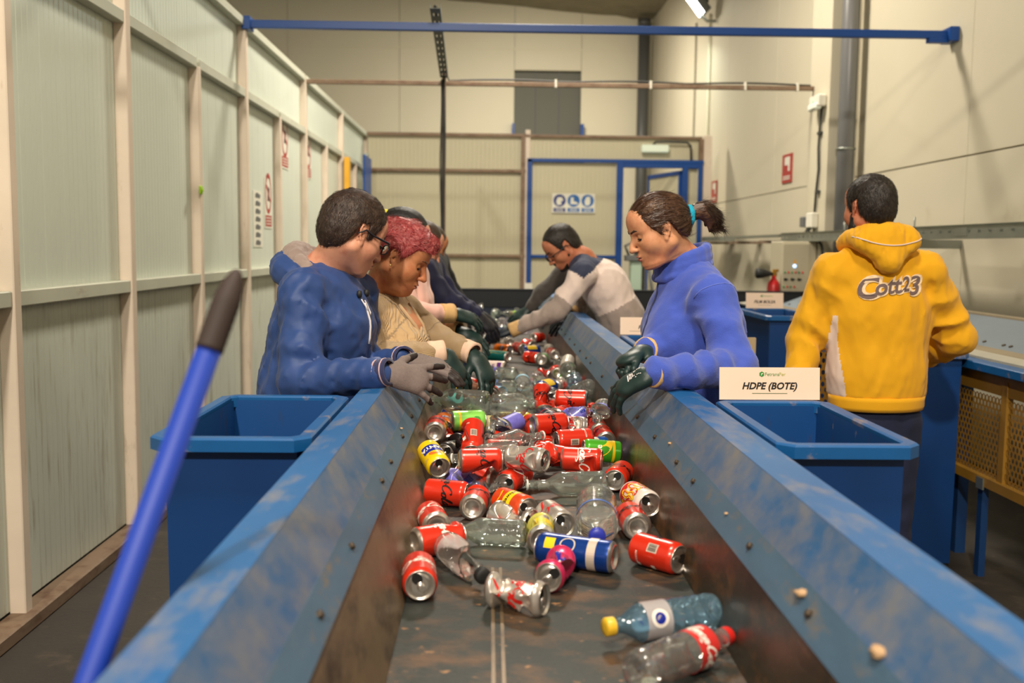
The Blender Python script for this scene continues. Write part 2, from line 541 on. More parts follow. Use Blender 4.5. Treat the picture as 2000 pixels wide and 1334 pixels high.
# ------------------------------------------------------------------ pipes and wall fittings on the right
pp = root('downpipe', (3.2, 9.0, 0), 'thick grey plastic downpipe on the right wall column', 'pipe')
tube('pipe', [(3.2, 9.03, 0), (3.2, 9.03, 6.2)], 0.077, GREYPIPE, pp, 20)
for z in (0.9, 2.36, 4.4):
    bm = bmesh.new(); bm_lathe(bm, [(0.079, -0.012), (0.088, -0.008), (0.088, 0.008), (0.079, 0.012)], 20, Matrix.Translation((3.2, 9.03, z))); bm_obj('pipe_clip', bm, GALV, pp, True)
pp = root('downpipe', (3.1, 20.7, 0), 'dark grey downpipe in the far corner beside the back wall', 'pipe')
tube('pipe', [(3.11, 20.75, 0), (3.11, 20.75, 6.1)], 0.115, mat('dark_pipe', srgb(78, 78, 76), 0.4), pp, 20)
tube('collar', [(3.11, 20.75, 5.95), (3.11, 20.75, 6.1)], 0.135, mat('dark_pipe', srgb(78, 78, 76), 0.4), pp, 20)
pp = root('conduit', (3.3, 15.3, 0), 'slim cream conduit running up the right wall behind the partition', 'conduit')
tube('pipe', [(3.31, 15.4, 0), (3.31, 15.4, 5.0)], 0.02, PARTN, pp, 8)
pp = root('wall_conduit', (3.3, 16.6, 0), 'thin grey conduit rising to the floodlight on the right wall', 'conduit')
tube('pipe', [(3.32, 16.5, 0), (3.32, 16.5, 5.1)], 0.014, SEAM, pp, 8)

fd = root('floodlight', (3.2, 15.1, 5.0), 'lit white floodlight in a dark housing high on the right wall', 'lamp')
fm = Matrix.Translation((3.0, 15.1, 5.10)) @ Euler((0, math.radians(-38), 0)).to_matrix().to_4x4()
bm = bmesh.new(); bm_box(bm, (-0.02, -0.18, -0.24), (0.10, 0.18, 0.24), 0.03, fm, 2); bm_obj('housing', bm, mat('lamp_housing', srgb(74, 76, 68), 0.5), fd)
bm = bmesh.new(); bm_box(bm, (-0.034, -0.16, -0.22), (-0.018, 0.16, 0.22), 0.004, fm); bm_obj('lens', bm, mat('lit_lens', srgb(255, 255, 250), 0.3, emit=((0.92, 1.0, 0.94, 1), 14)), fd)
bm = bmesh.new(); bm_box(bm, (0.09, -0.14, -0.14), (0.15, 0.14, 0.14), 0.02, fm); bm_obj('gear_box', bm, mat('lamp_housing2', srgb(52, 52, 46), 0.6), fd)
tube('bracket', [(3.06, 15.1, 4.95), (3.2, 15.1, 4.82), (3.33, 15.1, 4.82)], 0.02, GALV, fd, 8)
area_light('floodlight_beam', (2.86, 15.1, 5.02), (0.6, 15.6, 3.0), 0.4, 55, (0.86, 1.0, 0.92), 0.3)

em = root('emergency_light', (3.05, 9.3, 2.8), 'small white emergency light on the column beside the grey downpipe', 'lamp')
box('housing', (2.985, 9.20, 2.765), (3.068, 9.46, 2.875), WHITEPL, em, bevel=0.012)
box('diffuser', (2.965, 9.22, 2.74), (3.03, 9.44, 2.80), mat('diffuser_pale', srgb(232, 238, 226), 0.3), em, bevel=0.012)
box('indicator', (2.975, 9.30, 2.80), (2.988, 9.34, 2.82), mat('led_green', srgb(120, 220, 130), 0.3, emit=((.2, .9, .3, 1), 1.0)), em)
cb = root('wall_cable', (3.05, 9.3, 1.8), 'dark cable hanging from the emergency light down to the junction box', 'cable')
tube('cable', [(3.055, 9.3, 2.76), (3.05, 9.31, 2.6), (3.05, 9.33, 2.4), (3.052, 9.31, 2.2), (3.05, 9.35, 1.98), (3.05, 9.37, 1.80)], 0.012, CABLE, cb, 8)
for z in (2.52, 1.98):
    box('cable_clip', (3.04, 9.28, z), (3.07, 9.36, z + 0.025), CABLE, cb)
jb = root('junction_box', (3.05, 9.4, 1.7), 'pale junction box with a grey socket and looping cables on the column', 'electrical box')
box('box', (3.0, 9.31, 1.66), (3.068, 9.47, 1.80), WHITEPL, jb, bevel=0.008)
box('socket', (3.0, 9.53, 1.67), (3.068, 9.66, 1.77), GREYPL, jb, bevel=0.008)
for k in range(3):
    tube('cable', [(3.03, 9.36 + .05 * k, 1.67), (3.0, 9.45 + 0.06 * k, 1.60 - 0.015 * k), (3.02, 9.62 + .05 * k, 1.575), (3.0, 9.8, 1.55)], 0.01, CABLE, jb, 6)
ln = root('hanging_cable', (3.0, 9.1, 1.4), 'black cable dropping below the perforated tray beside the control cabinet', 'cable')
tube('cable', [(3.03, 9.20, 1.55), (3.05, 9.15, 1.50), (3.075, 9.125, 1.36), (3.085, 9.12, 1.1), (3.085, 9.12, 0.7), (3.085, 9.12, 0.0)], 0.014, CABLE, ln, 8)

ct = root('cable_tray', (3.0, 8.0, 1.57), 'long perforated galvanised cable tray along the right wall', 'cable tray')
y0, y1 = 4.4, 10.2
V, F = [], []
def plate_with_slots(y0, y1, z0, z1, x, pitch):
    """upright strip at x with a row of round-ended slots cut through"""
    V, F = [], []
    n = int((y1 - y0) / pitch)
    zc = (z0 + z1) / 2
    for k in range(n):
        a = y0 + (y1 - y0) * k / n; b = y0 + (y1 - y0) * (k + 1) / n
        c = (a + b) / 2; h = 0.018; g = 0.008
        o = len(V)
        V += [(x, a, z0), (x, b, z0), (x, b, z1), (x, a, z1), (x, c - h, zc - g), (x, c + h, zc - g), (x, c + h, zc + g), (x, c - h, zc + g)]
        F += [(o, o + 1, o + 5, o + 4), (o + 1, o + 2, o + 6, o + 5), (o + 2, o + 3, o + 7, o + 6), (o + 3, o, o + 4, o + 7)]
    return V, F
V, F = plate_with_slots(y0, y1, 1.535, 1.62, 2.985, 0.13)
pyd('slotted_side', V, F, GALV, ct)
box('tray_base', (2.985, y0, 1.532), (3.06, y1, 1.536), GALV, ct)
box('rear_side', (3.057, y0, 1.535), (3.06, y1, 1.60), GALV, ct)
box('top_lip', (2.972, y0, 1.617), (2.987, y1, 1.621), GALV, ct)
for y in (5.4, 7.0, 8.4):
    box('bracket', (2.98, y, 1.47), (3.335, y + 0.04, 1.532), GALV, ct)
    tube('stud', [(3.0, y + .02, 1.53), (3.0, y + .02, 1.69)], 0.006, GALV, ct, 6)
for y in (6.2, 7.8):
    box('joint_plate', (2.981, y, 1.55), (2.986, y + .16, 1.605), GALV, ct)
ct2 = root('cable_tray', (3.1, 13.0, 1.55), 'thin bent cable tray continuing on the far right wall', 'cable tray')
box('tray', (3.0, 10.35, 1.585), (3.14, 12.6, 1.61), GALV, ct2)
box('tray', (3.0, 13.0, 1.56), (3.2, 14.1, 1.62), GALV, ct2)
for y in (10.9, 12.2, 13.6):
    box('bracket', (3.0, y, 1.52), (3.335, y + 0.2, 1.55), RUST, ct2)

cbn = root('control_cabinet', (2.9, 9.35, 0), 'grey electrical control cabinet with red and green buttons by the right wall', 'cabinet')
CABM = mat('cabinet_grey', srgb(178, 170, 146), 0.5, var=0.03)
box('body', (2.735, 9.30, 0.3), (3.06, 9.68, 1.53), CABM, cbn, bevel=0.008)
box('door_panel', (2.74, 9.285, 0.32), (2.99, 9.30, 1.51), CABM, cbn, bevel=0.004)
RED = mat('button_red', srgb(190, 34, 30), 0.4); GRN = mat('button_green', srgb(28, 130, 70), 0.4)
def button(x, z, m, nm='push_button', r=0.010):
    bm = bmesh.new(); bm_lathe(bm, [(r, 0), (r, 0.01), (r * .8, 0.014), (0, 0.014)], 12, Matrix.Translation((x, 9.286, z)) @ Matrix.Rotation(math.radians(90), 4, 'X')); return bm_obj(nm, bm, m, cbn)
for k in range(6):
    button(2.765 + 0.033 * k, 1.24, GRN if k % 2 == 0 else RED)
for k in range(4):
    button(2.757 + 0.033 * k, 1.105, GRN if k % 2 == 0 else RED)
for k in range(3):
    bm = bmesh.new(); bm_lathe(bm, [(0.014, 0), (0.014, 0.012), (0, 0.012)], 12, Matrix.Translation((2.768 + .064 * k, 9.286, 1.175)) @ Matrix.Rotation(math.radians(90), 4, 'X'))
    bm_box(bm, (2.760 + .064 * k, 9.262, 1.168), (2.790 + .064 * k, 9.275, 1.182), 0, None)
    bm_obj('rotary_switch', bm, BLACK, cbn)
for k in range(2):
    button(2.765 + 0.07 * k, 1.055, BLACK, 'rotary_switch', 0.009)
button(2.853, 1.30, mat('pilot_blue', srgb(150, 190, 255), 0.3, emit=((.45, .65, 1, 1), 2.2)), 'pilot_lamp', 0.016)
V = [(2.84, 9.283, 1.325), (2.872, 9.283, 1.325), (2.856, 9.283, 1.37)]
pyd('warning_triangle', V, [(0, 1, 2)], mat('warning_amber', srgb(226, 160, 30), 0.5), cbn)

fe = root('fire_extinguisher', (2.668, 9.31, 0), 'red fire extinguisher with black horn beside the control cabinet', 'fire extinguisher')
REDP = mat('extinguisher_red', srgb(178, 22, 26), 0.3)
bm = bmesh.new(); bm_lathe(bm, [(0, 0.60), (0.055, 0.60), (0.06, 0.62), (0.06, 1.10), (0.052, 1.14), (0.03, 1.17), (0.022, 1.18), (0.022, 1.21), (0, 1.21)], 20, Matrix.Translation((2.668, 9.31, 0))); bm_obj('cylinder', bm, REDP, fe, True)
bm = bmesh.new(); bm_box(bm, (2.648, 9.29, 1.20), (2.693, 9.33, 1.25), 0.006); bm_box(bm, (2.653, 9.30, 1.245), (2.713, 9.32, 1.268), 0.004); bm_obj('valve', bm, mat('brass', srgb(160, 120, 50), 0.35, metal=0.8), fe)
bm = bmesh.new(); bm_lathe(bm, [(0, 0.16), (0.042, 0.16), (0.05, 0.14), (0.045, 0.10), (0.02, 0.02), (0.012, 0.0), (0, 0)], 16, Matrix.Translation((2.653, 9.29, 1.225)) @ Matrix.Rotation(math.radians(-88), 4, 'Y')); bm_obj('horn', bm, BLACK, fe, True)
box('stand_plate', (2.6, 9.24, 0.56), (2.733, 9.40, 0.60), GALV, fe)
box('stand_post', (2.64, 9.28, 0.0), (2.70, 9.34, 0.56), GALV, fe)

# ------------------------------------------------------------------ wall signs
SIGNW = mat('sign_white', srgb(222, 220, 206), 0.45); SIGNR = mat('sign_red', srgb(164, 40, 36), 0.45)
SIGNB = mat('sign_blue', srgb(24, 96, 168), 0.45); SIGNB2 = mat('sign_deep_blue', srgb(40, 50, 120), 0.45); INK = mat('ink_black', srgb(24, 24, 26), 0.6)
def fire_sign(y, z, lab, w, h):
    s = root('fire_sign', (3.33, y, z), lab, 'sign')
    box('plate', (3.328, y - w / 2, z - h / 2), (3.339, y + w / 2, z + h / 2), SIGNR, s)
    box('pictogram', (3.325, y - w * .12, z + h * .12), (3.3285, y + w * .22, z + h * .40), SIGNW, s)
    box('pictogram', (3.325, y - w * .30, z - h * .10), (3.3285, y - w * .14, z + h * .40), SIGNW, s)
    for k in range(2):
        box('text_line', (3.325, y - w * .35, z - h * (.30 + .08 * k)), (3.3285, y + w * .35, z - h * (.26 + .08 * k)), SIGNW, s)
fire_sign(11.25, 2.36, 'red and white fire equipment sign left of the grey downpipe', 0.36, 0.32)
fire_sign(14.9, 2.30, 'small red fire sign near the blue door frame', 0.36, 0.32)

sg = root('safety_sign', (1.19, 14.2, 2.08), 'white board of three blue round mandatory safety pictograms on the partition door', 'sign')
box('board', (0.88, 14.262, 1.94), (1.49, 14.278, 2.215), SIGNW, sg)
def disc(name, c, r, m, parent, n=28, y=None, sx=1.0):
    V = [(c[0] + sx * r * math.cos(2 * math.pi * k / n), c[1], c[2] + r * math.sin(2 * math.pi * k / n)) for k in range(n)]
    return pyd(name, V, [tuple(range(n))], m, parent)
for k, (x, mm) in enumerate(((0.985, SIGNB2), (1.185, SIGNB), (1.385, SIGNB))):
    disc('pictogram_disc', (x, 14.2605, 2.115), 0.088, mm, sg)
    box('caption', (x - 0.085, 14.2600, 1.955), (x + 0.085, 14.2625, 2.012), mm, sg)
    if k == 0:
        V = [(x - .05, 14.2595, 2.10), (x - .03, 14.2595, 2.16), (x + .03, 14.2595, 2.165), (x + .055, 14.2595, 2.12), (x + .02, 14.2595, 2.10), (x + .03, 14.2595, 2.06), (x - .03, 14.2595, 2.05)]
    elif k == 1:
        V = [(x - .04, 14.2595, 2.16), (x, 14.2595, 2.165), (x + .0, 14.2595, 2.11), (x + .055, 14.2595, 2.09), (x + .055, 14.2595, 2.065), (x - .045, 14.2595, 2.065)]
    else:
        V = [(x - .035, 14.2595, 2.05), (x - .045, 14.2595, 2.11), (x - .02, 14.2595, 2.17), (x + .035, 14.2595, 2.175), (x + .04, 14.2595, 2.09), (x + .02, 14.2595, 2.05)]
    pyd('pictogram', V, [tuple(range(len(V)))], SIGNW, sg)
    for r_ in range(2):
        box('text_line', (x - 0.055, 14.2588, 1.967 + .022 * r_), (x + 0.055, 14.2602, 1.976 + .022 * r_), SIGNW, sg)
ex = root('exit_light', (2.32, 14.2, 2.85), 'white rectangular emergency exit light above the partition door', 'lamp')
box('housing', (2.13, 14.20, 2.80), (2.52, 14.26, 2.91), mat('exit_housing', srgb(222, 232, 214), 0.4, emit=((.75, 1, .8, 1), 0.12)), ex, bevel=0.015)
tube('cable', [(2.3, 14.24, 2.91), (2.33, 14.23, 2.95), (2.5, 14.23, 2.955), (2.78, 14.23, 2.95), (2.83, 14.23, 2.90), (2.84, 14.23, 2.7)], 0.016, CABLE, ex, 6)

def wall_notice(name, y, z, w, h, lab, style):
    s = root(name, (-1.79, y, z), lab, 'sign')
    xx = -1.7985
    box('plate', (xx - .004, y - w / 2, z - h / 2), (xx + .003, y + w / 2, z + h / 2), SIGNW, s)
    X = xx + 0.0042
    if style == 'prohibit':
        V, F = [], []
        n = 28
        R_, r_ = w * 0.42, w * 0.33
        for k in range(n):
            t = 2 * math.pi * k / n
            V += [(X, y + R_ * math.cos(t), z + h * .2 + R_ * math.sin(t) * 1.5), (X, y + r_ * math.cos(t), z + h * .2 + r_ * math.sin(t) * 1.5)]
        for k in range(n):
            a = 2 * k; b = 2 * ((k + 1) % n)
            F.append((a, b, b + 1, a + 1))
        pyd('ring', V, F, SIGNR, s)
        pyd('slash', [(X, y - w * .30, z + h * .34), (X, y - w * .22, z + h * .38), (X, y + w * .30, z + h * .06), (X, y + w * .22, z + h * .02)], [(0, 1, 2, 3)], SIGNR, s)
        pyd('pictogram', [(X - .0003, y - w * .12, z + h * .05), (X - .0003, y + w * .1, z + h * .05), (X - .0003, y + w * .16, z + h * .3), (X - .0003, y - w * .05, z + h * .34)], [(0, 1, 2, 3)], INK, s)
        box('caption', (X - .001, y - w * .42, z - h * .46), (X + .0003, y + w * .42, z - h * .24), SIGNR, s)
        for k in range(3):
            box('text_line', (X, y - w * .34, z - h * (.42 - .06 * k)), (X + .0007, y + w * .34, z - h * (.40 - .06 * k)), SIGNW, s)
    else:
        for k in range(7):
            zz = z + h * (.42 - .14 * k)
            pyd('pictogram', [(X, y - w * .28, zz - .018), (X, y + w * .22, zz - .02), (X, y + w * .30, zz + .006), (X, y - .02, zz + .022), (X, y - w * .25, zz + .012)], [(0, 1, 2, 3, 4)], GREYPL, s)
wall_notice('instruction_sheet', 7.80, 1.645, 0.30, 0.43, 'tall pale instruction sheet with a column of small pictures on the panel wall', 'list')
wall_notice('prohibition_sign', 8.17, 1.78, 0.26, 0.40, 'red and white prohibition sign with dark figure, beside the tall instruction sheet', 'prohibit')
wall_notice('prohibition_sign', 8.85, 2.31, 0.30, 0.40, 'faded prohibition sign high on the panel wall, the nearer of two', 'prohibit')
wall_notice('prohibition_sign', 9.98, 2.30, 0.30, 0.40, 'faded prohibition sign high on the panel wall, the farther of two', 'prohibit')

gt = root('green_tag', (-1.74, 6.05, 1.77), 'small bright green tag stuck on a wall post', 'tag')
bm = bmesh.new(); bm_box(bm, (-1.738, 6.035, 1.745), (-1.728, 6.09, 1.795), 0.004); bm_obj('tag_plate', bm, mat('tag_green', srgb(160, 205, 30), 0.5), gt)
bm = bmesh.new(); bm_box(bm, (-1.728, 6.05, 1.76), (-1.720, 6.075, 1.78), 0.003); bm_obj('knob', bm, mat('tag_green', srgb(160, 205, 30), 0.5), gt)

# yellow framed gate and blue board at the far end of the left wall
YEL = mat('yellow_paint', srgb(222, 164, 24), 0.45, var=0.06)
yg = root('yellow_gate', (-1.6, 12.6, 0), 'yellow steel gate frame against the far end of the panel wall', 'gate')
box('gate_post', (-1.72, 11.86, 0), (-1.66, 11.98, 2.48), YEL, yg, bevel=0.004)
box('gate_rail', (-1.72, 11.98, 2.03), (-1.66, 14.0, 2.10), YEL, yg, bevel=0.004)
box('gate_rail', (-1.72, 11.98, 0.6), (-1.66, 14.0, 0.66), YEL, yg, bevel=0.004)
box('gate_panel', (-1.71, 11.98, 0.66), (-1.69, 13.0, 2.03), GREENLOW, yg)
box('gate_panel', (-1.71, 13.02, 0.66), (-1.69, 14.0, 2.03), GREENLOW, yg)
bd = root('blue_board', (-1.7, 13.4, 2.1), 'dark blue board standing upright behind the yellow gate', 'board')
box('sheet', (-1.65, 13.05, 2.11), (-1.62, 13.75, 2.62), BLUESTEEL, bd, bevel=0.004)
box('clamp', (-1.66, 13.3, 2.62), (-1.61, 13.4, 2.66), GALV, bd)
# ------------------------------------------------------------------ sorting conveyor
DUST = srgb(176, 152, 124)
GUARD = mat('guard_blue_worn', srgb(32, 84, 130), 0.38, spec=0.5, var=0.18, vscale=(5, 2.2, 5),
            dirt=(srgb(126, 118, 106), 0.34, 0.82, (12, 9, 12)), dirt2=(srgb(172, 146, 116), 0.64, 0.80, (40, 120, 40)), bump=0.10, bscale=(40, 14, 40))
GUARDTOP = mat('guard_blue_cleaner', srgb(28, 90, 146), 0.40, var=0.12, vscale=(6, 1.6, 6),
               dirt=(srgb(140, 128, 110), 0.50, 0.86, (14, 6, 14)), dirt2=(srgb(168, 140, 108), 0.66, 0.80, (60, 60, 60)), bump=0.08, bscale=(40, 14, 40))
STRIP = mat('strip_grey_blue', srgb(70, 98, 122), 0.45, metal=0.2, var=0.15, vscale=(20, 5, 20), dirt=(srgb(126, 108, 84), 0.55, 0.78, (24, 10, 24)))
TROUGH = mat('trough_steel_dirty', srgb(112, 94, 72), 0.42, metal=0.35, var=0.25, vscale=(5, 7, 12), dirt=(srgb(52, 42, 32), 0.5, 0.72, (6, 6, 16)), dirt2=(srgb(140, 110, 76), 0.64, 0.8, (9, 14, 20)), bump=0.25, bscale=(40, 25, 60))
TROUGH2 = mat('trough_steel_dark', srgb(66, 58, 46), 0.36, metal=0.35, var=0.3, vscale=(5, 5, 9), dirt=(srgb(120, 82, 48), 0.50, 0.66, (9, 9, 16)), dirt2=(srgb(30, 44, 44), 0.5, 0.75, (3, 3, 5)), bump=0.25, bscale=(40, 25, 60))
BELT = mat('belt_rubber', srgb(34, 38, 35), 0.58, var=0.25, vscale=(5, 5, 5), dirt=(srgb(88, 62, 40), 0.47, 0.66, (9, 12, 9)), dirt2=(srgb(158, 114, 74), 0.635, 0.70, (26, 40, 26)), bump=0.35, bscale=(50, 50, 50))
BOLT = mat('bolt_steel', srgb(86, 74, 62), 0.45, metal=0.7, var=0.2, vscale=(60, 60, 60))
cv = root('sorting_conveyor', (0.12, 4.0, 0), 'long blue steel sorting conveyor with a dark rubber belt and sloped sides', 'conveyor')
Y0, Y1 = 0.25, 9.1
box('belt', (-0.165, Y0, 0.778), (0.412, Y1, 0.79), BELT, cv)
box('belt_rib', (0.008, Y0, 0.7895), (0.014, 2.0, 0.7922), TROUGH, cv)
box('belt_rib', (0.024, Y0, 0.7895), (0.030, 2.0, 0.7922), TROUGH, cv)
T = 0.004
def sheet(name, pts, y0, y1, m, ny=1):
    """bent sheet of thickness T following (x, z) points"""
    P = [Vector((p[0], p[1])) for p in pts]
    nrm = []
    for i in range(len(P)):
        a = P[max(i - 1, 0)]; b = P[min(i + 1, len(P) - 1)]
        d = (b - a).normalized(); nrm.append(Vector((-d.y, d.x)))
    out = [tuple(p) for p in P] + [tuple(p - n * T) for p, n in reversed(list(zip(P, nrm)))]
    return extrude_profile(name, out, y0, y1, m, cv)
SEG = [(Y0, 2.08), (2.083, 4.2), (4.203, 6.3), (6.303, Y1)]
right_top = [(0.578, 0.90), (0.580, 1.045), (0.574, 1.056), (0.489, 1.0615)]
right_face = [(0.4885, 1.0605), (0.4185, 0.952)]
left_top = [(-0.2855, 1.0615), (-0.352, 1.056), (-0.358, 1.045), (-0.356, 0.90)]
left_face = [(-0.212, 0.952), (-0.285, 1.0605)]
for a, b_ in ((Y0, 2.79), (2.793, 5.3), (5.303, Y1)):
    sheet('side_guard', list(reversed(right_top)), a, b_, GUARDTOP)
    sheet('side_guard', list(reversed(right_face)), a, b_, GUARD)
    sheet('side_guard', list(reversed(left_top)), a, b_, GUARDTOP)
    sheet('side_guard', list(reversed(left_face)), a, b_, GUARD)
for a, b_ in SEG:
    for sgn in (1, -1):
        if sgn > 0:
            p0, p1 = Vector((0.4475, 0.9895)), Vector((0.4165, 0.943))
        else:
            p0, p1 = Vector((-0.239, 0.9845)), Vector((-0.2095, 0.943))
        d = (p1 - p0).normalized(); n = Vector((d.y, -d.x)) * (1 if sgn < 0 else -1)
        n = n if n.y > 0 else -n
        prof = [tuple(p0 + n * .0006), tuple(p1 + n * .0006), tuple(p1 + n * .005), tuple(p0 + n * .005)]
        st = extrude_profile('retaining_strip', prof, a, b_, STRIP, cv)
        yb = a + 0.12
        pc = (p0 + p1) / 2 + n * 0.005
        q = frame_z((n.x, 0, n.y)).to_4x4()
        while yb < b_ - 0.03:
            bm = bmesh.new()
            bm_lathe(bm, [(0.0065, 0), (0.0065, 0.005), (0.005, 0.0065), (0, 0.0065)], 6, Matrix.Translation((pc.x, yb, pc.y)) @ q)
            bm_obj('bolt', bm, BOLT, st)
            yb += 0.30 if (b_ - yb) > 0.6 else max(0.24, (b_ - 0.06 - yb))
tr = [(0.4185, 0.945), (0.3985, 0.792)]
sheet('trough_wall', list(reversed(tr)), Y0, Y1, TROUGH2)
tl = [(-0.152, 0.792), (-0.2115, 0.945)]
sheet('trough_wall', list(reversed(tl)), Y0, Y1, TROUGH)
DKBLUE = mat('frame_dark_blue', srgb(12, 52, 100), 0.5, var=0.1)
box('frame_beam', (-0.34, Y0, 0.62), (-0.29, Y1, 0.90), DKBLUE, cv)
box('frame_beam', (0.51, Y0, 0.62), (0.56, Y1, 0.90), DKBLUE, cv)
for y in (0.5, 2.7, 4.9, 7.1, 8.9):
    for x in (-0.34, 0.51):
        box('leg', (x, y - 0.03, 0.0), (x + 0.05, y + 0.03, 0.62), DKBLUE, cv)
    box('cross_member', (-0.29, y - 0.025, 0.66), (0.51, y + 0.025, 0.72), DKBLUE, cv)
for y in (0.9, 3.6, 6.2, 8.3):
    tube('roller', [(-0.28, y, 0.735), (0.50, y, 0.735)], 0.04, GALV, cv, 14)
for k, (x, y, s) in enumerate(((0.432, 1.32, 0.016), (0.443, 1.08, 0.018), (0.424, 0.92, 0.02), (0.436, 2.35, 0.008), (0.43, 1.75, 0.007), (-0.225, 2.55, .007))):
    bm = bmesh.new()
    bmesh.ops.create_icosphere(bm, subdivisions=2, radius=s * 0.55)
    rr = random.Random(k)
    for v in bm.verts:
        v.co *= rr.uniform(0.7, 1.25)
        v.co.y *= 1.4; v.co.z *= .6
    z = 0.952 + (x - 0.4185) * 1.5 + s * .3 + .004 if x > 0 else 0.98
    bmesh.ops.translate(bm, verts=bm.verts, vec=(x, y, z))
    c = root('dirt_clump', (x, y, z), ['tan clump of debris stuck on the right conveyor side, the middle of three near ones', 'pale clump of debris on the lower right conveyor side', 'brown clump of debris on the right conveyor side nearest the camera', 'tiny beige crumb on the right conveyor side by the red can pile', 'tiny tan crumb on the right conveyor side above the upright clear bottle', 'tiny tan crumb on the left conveyor side by the gloves'][k], 'debris')
    bm_obj('clump', bm, mat('debris_tan', srgb(186, 150, 112), 0.8, var=0.2, vscale=(80, 80, 80)), c, True)

# dark transverse panel closing the far end
ep = root('end_panel', (1.0, 9.2, 0), 'long dark blue steel panel crossing behind the far end of the belt', 'panel')
NAVY = mat('navy_panel', srgb(8, 30, 58), 0.5, var=0.1); NAVY2 = mat('navy_panel_dark', srgb(8, 16, 26), 0.55)
box('lower_sheet', (-0.9, 9.17, 0.0), (2.98, 9.2, 0.90), NAVY, ep)
box('upper_sheet', (-0.9, 9.15, 0.90), (2.98, 9.19, 1.055), NAVY2, ep)
box('top_edge', (-0.9, 9.13, 1.055), (2.98, 9.2, 1.068), NAVY2, ep)

# ------------------------------------------------------------------ bins
BINB = mat('bin_blue', srgb(6, 54, 110), 0.42, var=0.10, vscale=(4, 4, 3), dirt=(srgb(150, 140, 124), 0.73, 0.80, (9, 9, 3)), bump=0.05, bscale=(10, 10, 4))
BINRIM = mat('bin_rim_blue', srgb(16, 82, 140), 0.38, var=0.1, vscale=(9, 9, 9), dirt=(srgb(150, 128, 104), 0.56, 0.74, (12, 12, 12)))
BININ = mat('bin_inner_blue', srgb(8, 64, 124), 0.45, var=0.12, vscale=(5, 5, 2), dirt=(srgb(176, 158, 126), 0.68, 0.76, (30, 30, 12)), dirt2=(srgb(60, 46, 32), 0.60, 0.8, (16, 16, 4)))
def bin_thing(x0, x1, y0, y1, zt, lab, m_body=None, name='sorting_bin', cham=0.03, rimh=0.028, lip=0.03, zb=0.0):
    b = root(name, ((x0 + x1) / 2, (y0 + y1) / 2, 0), lab, 'bin')
    def octo(i, z, c):
        a, b_, c0, d = x0 + i, x1 - i, y0 + i, y1 - i
        return [(a + c, c0, z), (b_ - c, c0, z), (b_, c0 + c, z), (b_, d - c, z), (b_ - c, d, z), (a + c, d, z), (a, d - c, z), (a, c0 + c, z)]
    rings = [octo(0.0, zt - rimh, cham), octo(0, zt - 0.004, cham), octo(0.004, zt, cham), octo(lip - .004, zt, cham * .5), octo(lip, zt - 0.004, cham * .5), octo(lip, zt - rimh, cham * .5)]
    V, F = [], []
    for r in rings: V += r
    nr = len(rings)
    for i in range(nr):
        j = (i + 1) % nr
        for k in range(8):
            F.append((i * 8 + k, i * 8 + (k + 1) % 8, j * 8 + (k + 1) % 8, j * 8 + k))
    o = pyd('rim', V, F, BINRIM, b)
    def quad(i, z, t=0):
        return [(x0 + i, y0 + i, z), (x1 - i, y0 + i, z), (x1 - i, y1 - i, z), (x0 + i, y1 - i, z)]
    def shell(nm, io, ii, mo):
        V = quad(io, zt - rimh * .8) + quad(io + 0.006, zb + 0.02)
        F = [(k, (k + 1) % 4, 4 + (k + 1) % 4, 4 + k) for k in range(4)] + [(7, 6, 5, 4)]
        return pyd(nm, V, [tuple(reversed(f)) for f in F], mo, b)
    shell('body', lip + 0.0, 0, m_body or BINB)
    V = quad(lip + .004, zt - 0.01) + quad(lip + 0.010, zb + 0.03)
    F = [(k, (k + 1) % 4, 4 + (k + 1) % 4, 4 + k) for k in range(4)] + [(7, 6, 5, 4)]
    pyd('lining', V, F, BININ, b)
    return b
bin_thing(-0.690, -0.362, 1.99, 2.59, 1.06, 'open blue steel bin between the panel wall and the left conveyor side')
bin_thing(0.585, 0.880, 1.955, 2.555, 1.06, 'open blue steel bin in front of the sign reading HDPE (BOTE)')
bin_thing(0.588, 0.880, 3.85, 4.48, 1.06, 'blue bin half hidden behind the woman in the blue fleece')
bin_thing(1.640, 1.99, 5.85, 6.60, 1.06, 'blue bin below the sign reading FILM BOLSA')
bin_thing(1.56, 2.165, 4.39, 5.15, 1.0, 'tall dark blue container behind the person in the yellow hoodie', name='blue_container')

